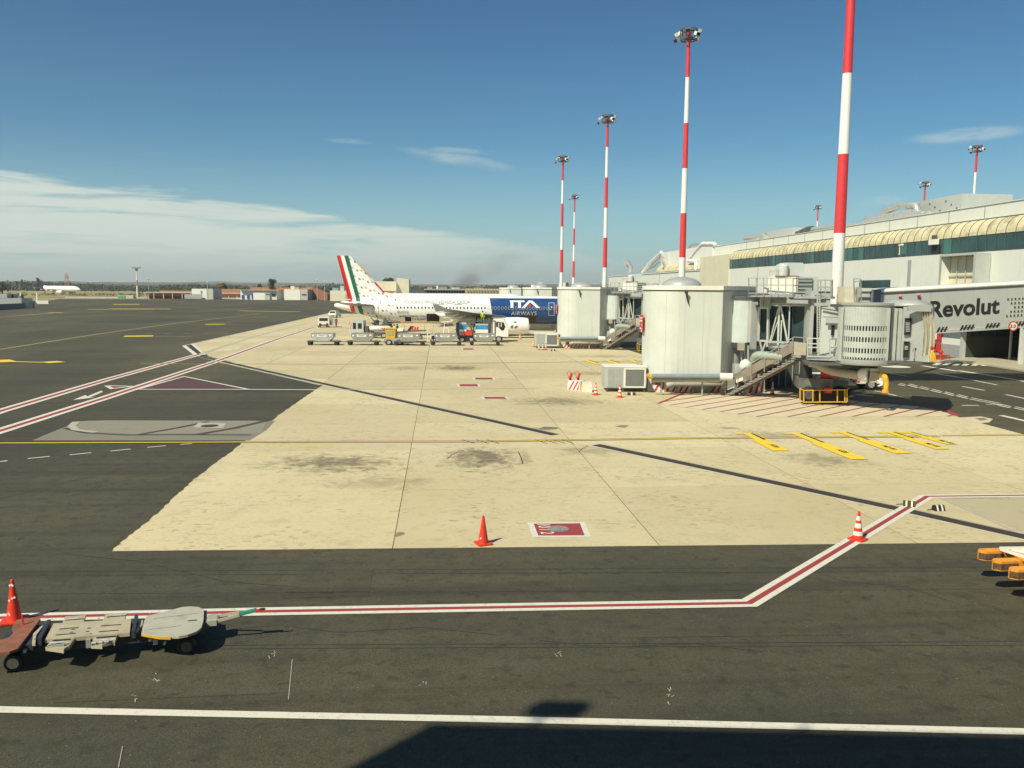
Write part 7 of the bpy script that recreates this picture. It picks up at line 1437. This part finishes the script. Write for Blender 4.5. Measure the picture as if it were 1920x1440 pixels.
q = P(126, 548, 1100); t_ = thing('radio_mast', (q.x, q.y, 0), 'reddish lattice mast standing above the trees beyond the distant airliner', 'mast')
b = B()
for k in range(6):
    z0 = k*3.6; w_ = 3.0-.25*k
    for sx_ in (-1, 1):
        b.bar((q.x+sx_*w_, q.y, z0), (q.x+sx_*(w_-.25), q.y, z0+3.6), .5); b.bar((q.x+sx_*w_, q.y, z0), (q.x-sx_*(w_-.25), q.y, z0+3.6), .35)
b.box(q.x-2, q.x+2, q.y-1, q.y+1, 17, 19.5); b.bar((q.x, q.y, 19), (q.x, q.y, 24), .5); b.build('lattice', mat('dull_rose', (.36, .2, .17), .7), t_)
# ------------------------------------------------------------------ trees and hills
def leafmat(name, col):
    m = bpy.data.materials.new(name); m.use_nodes = True; t = m.node_tree; bs = t.nodes['Principled BSDF']; g = nn(t, 'ShaderNodeNewGeometry')
    a = nn(t, 'ShaderNodeTexNoise', i_Scale=.35, i_Detail=5.0); t.links.new(g.outputs['Position'], a.inputs[0])
    c = mixc(t, smooth(t, a.outputs[0], .35, .65), tuple(q*.55 for q in col), tuple(q*1.5 for q in col)); t.links.new(c, bs.inputs['Base Color']); bs.inputs['Roughness'].default_value = .8
    return m
LEAF = leafmat('tree_foliage', (.045, .065, .028)); LEAF2 = leafmat('olive_foliage', (.16, .14, .05)); BARK = mat('bark', (.09, .07, .05), .9)
def blobverts(cx, cy, cz, rx, rz, n, sz):
    vs = []; fs = []
    for _ in range(n):
        a = random.uniform(0, 2*math.pi); u_ = random.uniform(-1, 1); r_ = random.uniform(.55, 1.05); k_ = math.sqrt(1-u_*u_)
        p = Vector((cx+rx*r_*k_*math.cos(a), cy+rx*r_*k_*math.sin(a), cz+rz*r_*u_)); s_ = sz*random.uniform(.6, 1.4)
        e1 = Vector((random.gauss(0, 1), random.gauss(0, 1), random.gauss(0, 1))).normalized(); e2 = e1.cross(Vector((random.gauss(0, 1), random.gauss(0, 1), random.gauss(0, 1)))).normalized()
        i = len(vs); vs += [p-e1*s_, p+e2*s_*.7, p+e1*s_, p-e2*s_*.7]; fs.append((i, i+1, i+2, i+3))
    return vs, fs
def foliage(name, lst, m_, parent=None, off=Vector((0, 0, 0)), kind=None):
    V = []; F = []
    for args in lst: vs, fs = blobverts(*args); o_ = len(V); V += [v-off for v in vs]; F += [tuple(i+o_ for i in f) for f in fs]
    me = bpy.data.meshes.new(name); me.from_pydata(V, [], F); me.materials.append(m_); o = bpy.data.objects.new(name, me); COL.objects.link(o)
    if parent: o.parent = parent
    if kind: o['kind'] = kind
    return o
lst = []
for k in range(1500):
    px = random.uniform(-160, 1010); d_ = random.choice((1150, 1250, 1380, 1500, 1650)); 
    if 690 < px: d_ = random.choice((1300, 1500, 1700))
    gap = math.sin(px*.021)+math.sin(px*.0073+2)
    if 300 < px < 660 and random.random() < .35: d_ = 760
    q = C((px-960)/FPX*d_, d_+random.uniform(-40, 40)); h_ = random.uniform(6, 11.0)*(1+.15*gap)*(.62 if d_ < 900 else 1); lst.append((q.x, q.y, h_*.50, h_*random.uniform(.8, 1.4), h_*.55, 60, h_*.13))
foliage('wood', lst, leafmat('wood_foliage', (.055, .075, .045)), None, kind='stuff')
lst = []
for k in range(160):
    px = random.uniform(-40, 380); d_ = random.uniform(560, 700); q = C((px-960)/FPX*d_, d_); h_ = random.uniform(.7, 1.8); lst.append((q.x, q.y, h_*.4, h_*1.6, h_*.6, 14, h_*.35))
foliage('scrub', lst, LEAF2, None, kind='stuff')
def tree(px, yt, dep, w_, lab, m_=LEAF, clumps=9):
    q = C((px-960)/FPX*dep, dep); zt = EYE+(541-yt)/FPX*dep; t_ = thing('tree', (q.x, q.y, 0), lab, 'tree'); w_ = w_/2/FPX*dep
    b = B(); b.tube([(q.x, q.y, 0), (q.x, q.y, zt*.35), (q.x+w_*.15, q.y, zt*.6)], [w_*.09, w_*.07, w_*.04], 8)
    for k in range(4): a = k*1.7; b.tube([(q.x, q.y, zt*.35), (q.x+w_*.6*math.cos(a), q.y+w_*.6*math.sin(a), zt*.7)], [w_*.05, w_*.02], 6)
    b.build('trunk', BARK, t_)
    lst = []
    for k in range(clumps): a = random.uniform(0, 6.28); r_ = random.uniform(.15, .62)*w_; rr = random.uniform(.32, .5)*w_; lst.append((q.x+r_*math.cos(a), q.y+r_*math.sin(a), zt-rr*.8-random.uniform(0, .35)*zt, rr, rr*.75, 260, w_*.06))
    lst.append((q.x, q.y, zt*.72, w_*.55, zt*.27, 420, w_*.06)); foliage('crown', lst, m_, t_, Vector((q.x, q.y, 0)))
tree(510, 524, 520, 22, 'broad dark tree above the brick hall', LEAF, 10); tree(421, 533, 530, 24, 'pale olive rounded tree behind the brick hall', LEAF2, 6); tree(727, 520.5, 345, 34, 'dark spreading tree top showing above the cream hangar', LEAF, 11)
tree(488, 534, 560, 16, 'smaller dark tree left of the broad tree'); tree(545, 536, 560, 18, 'low dark tree right of the broad tree'); tree(8, 535, 640, 34, 'dark bushy tree at the far left edge of the grass', LEAF, 9); tree(1090, 533, 330, 16, 'small dark bush between far mast and pavilion')
HM = bpy.data.materials.new('hill_fields'); HM.use_nodes = True; t = HM.node_tree; bs = t.nodes['Principled BSDF']; g = nn(t, 'ShaderNodeNewGeometry')
mp = nn(t, 'ShaderNodeMapping'); mp.inputs[3].default_value = (1, 1.2, 12); t.links.new(g.outputs['Position'], mp.inputs[0]); a = nn(t, 'ShaderNodeTexNoise', i_Scale=.0024, i_Detail=8.0, i_Roughness=.68); t.links.new(mp.outputs[0], a.inputs[0])
c = mixc(t, smooth(t, a.outputs[0], .50, .60), (.028, .045, .024), (.30, .25, .15)); t.links.new(c, bs.inputs['Base Color']); bs.inputs['Roughness'].default_value = 1
from mathutils import noise
V = []; F = []; nx, ny = 260, 14
for j in range(ny):
    dep = 1900+j*330
    for i in range(nx):
        xc = (-1.05+2.1*i/(nx-1))*dep; e_ = 4+j*2.45; n_ = noise.fractal(Vector((xc*.0009, dep*.0011, 3)), 1, 2, 5); n3_ = noise.fractal(Vector((xc*.008, dep*.004, 7)), 1, 2, 4); z = max(0, e_*(1+.45*n_)+n3_*3.0) if j else -2
        V.append(C(xc, dep, z))
for j in range(ny-1):
    for i in range(nx-1): k = j*nx+i; F.append((k, k+1, k+1+nx, k+nx))
me = bpy.data.meshes.new('hills'); me.from_pydata(V, [], F); me.materials.append(HM); o = bpy.data.objects.new('hills', me); COL.objects.link(o); o['kind'] = 'structure'
for p_ in me.polygons: p_.use_smooth = True
# scattered far town houses
for k in range(26):
    px = random.choice((random.uniform(770, 1020), random.uniform(600, 690), random.uniform(770, 900))); d_ = random.uniform(1000, 1700); q = C((px-960)/FPX*d_, d_); h_ = random.uniform(5, 9)
    t_ = thing('far_house', (q.x, q.y, 0), 'tiny pale house among the trees on the horizon', 'house', 'tiny far houses'); b = B(); w_ = random.uniform(5, 11); b.box(q.x-w_/2, q.x+w_/2, q.y, q.y+8, 0, h_); b.build('wall', random.choice((WALLC, WHITE, BEIGE)), t_)
    b = B(); b.prism([(q.x-w_/2-.4, h_+.02), (q.x+w_/2+.4, h_+.02), (q.x, h_+2)], q.y-.4, q.y+8.4, 'y'); b.build('roof', mat('roof_tile', (.3, .15, .1), .8), t_)
# ------------------------------------------------------------------ smoke and air
def volmat(name, col, dens, noise_=None):
    m = bpy.data.materials.new(name); m.use_nodes = True; t = m.node_tree; t.nodes.clear(); o_ = nn(t, 'ShaderNodeOutputMaterial'); v = nn(t, 'ShaderNodeVolumePrincipled'); v.inputs['Color'].default_value = col+(1,); v.inputs['Density'].default_value = dens; v.inputs['Anisotropy'].default_value = .2
    t.links.new(v.outputs[0], o_.inputs['Volume']); return m, t, v
m, t, v = volmat('smoke_volume', (.62, .52, .42), .0)
tcn = nn(t, 'ShaderNodeTexCoord'); a = nn(t, 'ShaderNodeTexNoise', i_Scale=3.2, i_Detail=5.0, i_Roughness=.6); t.links.new(tcn.outputs['Generated'], a.inputs[0]); sp = nn(t, 'ShaderNodeSeparateXYZ'); t.links.new(tcn.outputs['Generated'], sp.inputs[0])
gx, gy, gz = sp.outputs
ctr = mth(t, 'ADD', mth(t, 'MULTIPLY', gz, .55), .20); wd = mth(t, 'ADD', mth(t, 'MULTIPLY', gz, .30), .10)
fx = smooth(t, mth(t, 'DIVIDE', mth(t, 'ABSOLUTE', mth(t, 'SUBTRACT', gx, ctr)), wd), 1, 0); fy = smooth(t, mth(t, 'ABSOLUTE', mth(t, 'SUBTRACT', gy, .5)), .5, 0); fz = mth(t, 'MULTIPLY', smooth(t, gz, 1, .15), smooth(t, gz, 0, .12))
d_ = mth(t, 'MULTIPLY', mth(t, 'MULTIPLY', mth(t, 'MULTIPLY', fx, fy), fz), mth(t, 'MULTIPLY', smooth(t, a.outputs[0], .34, .66), .040)); t.links.new(d_, v.inputs['Density'])
p0, p1 = P(810, 541, 1750), P(1040, 541, 1750); b = B(); b.box(p0.x, p1.x, p0.y, p0.y+70, 4, 100); b.build('smoke_plume', m, None, loc=(p0.x, p0.y, 4), kind='stuff')
if HAZE:
    m, t, v = volmat('air_haze', (.97, .985, 1.0), HAZE); b = B(); b.box(-9000, 9000, -500, 9000, -3.0, 150); b.build('haze', m, None, kind='stuff')
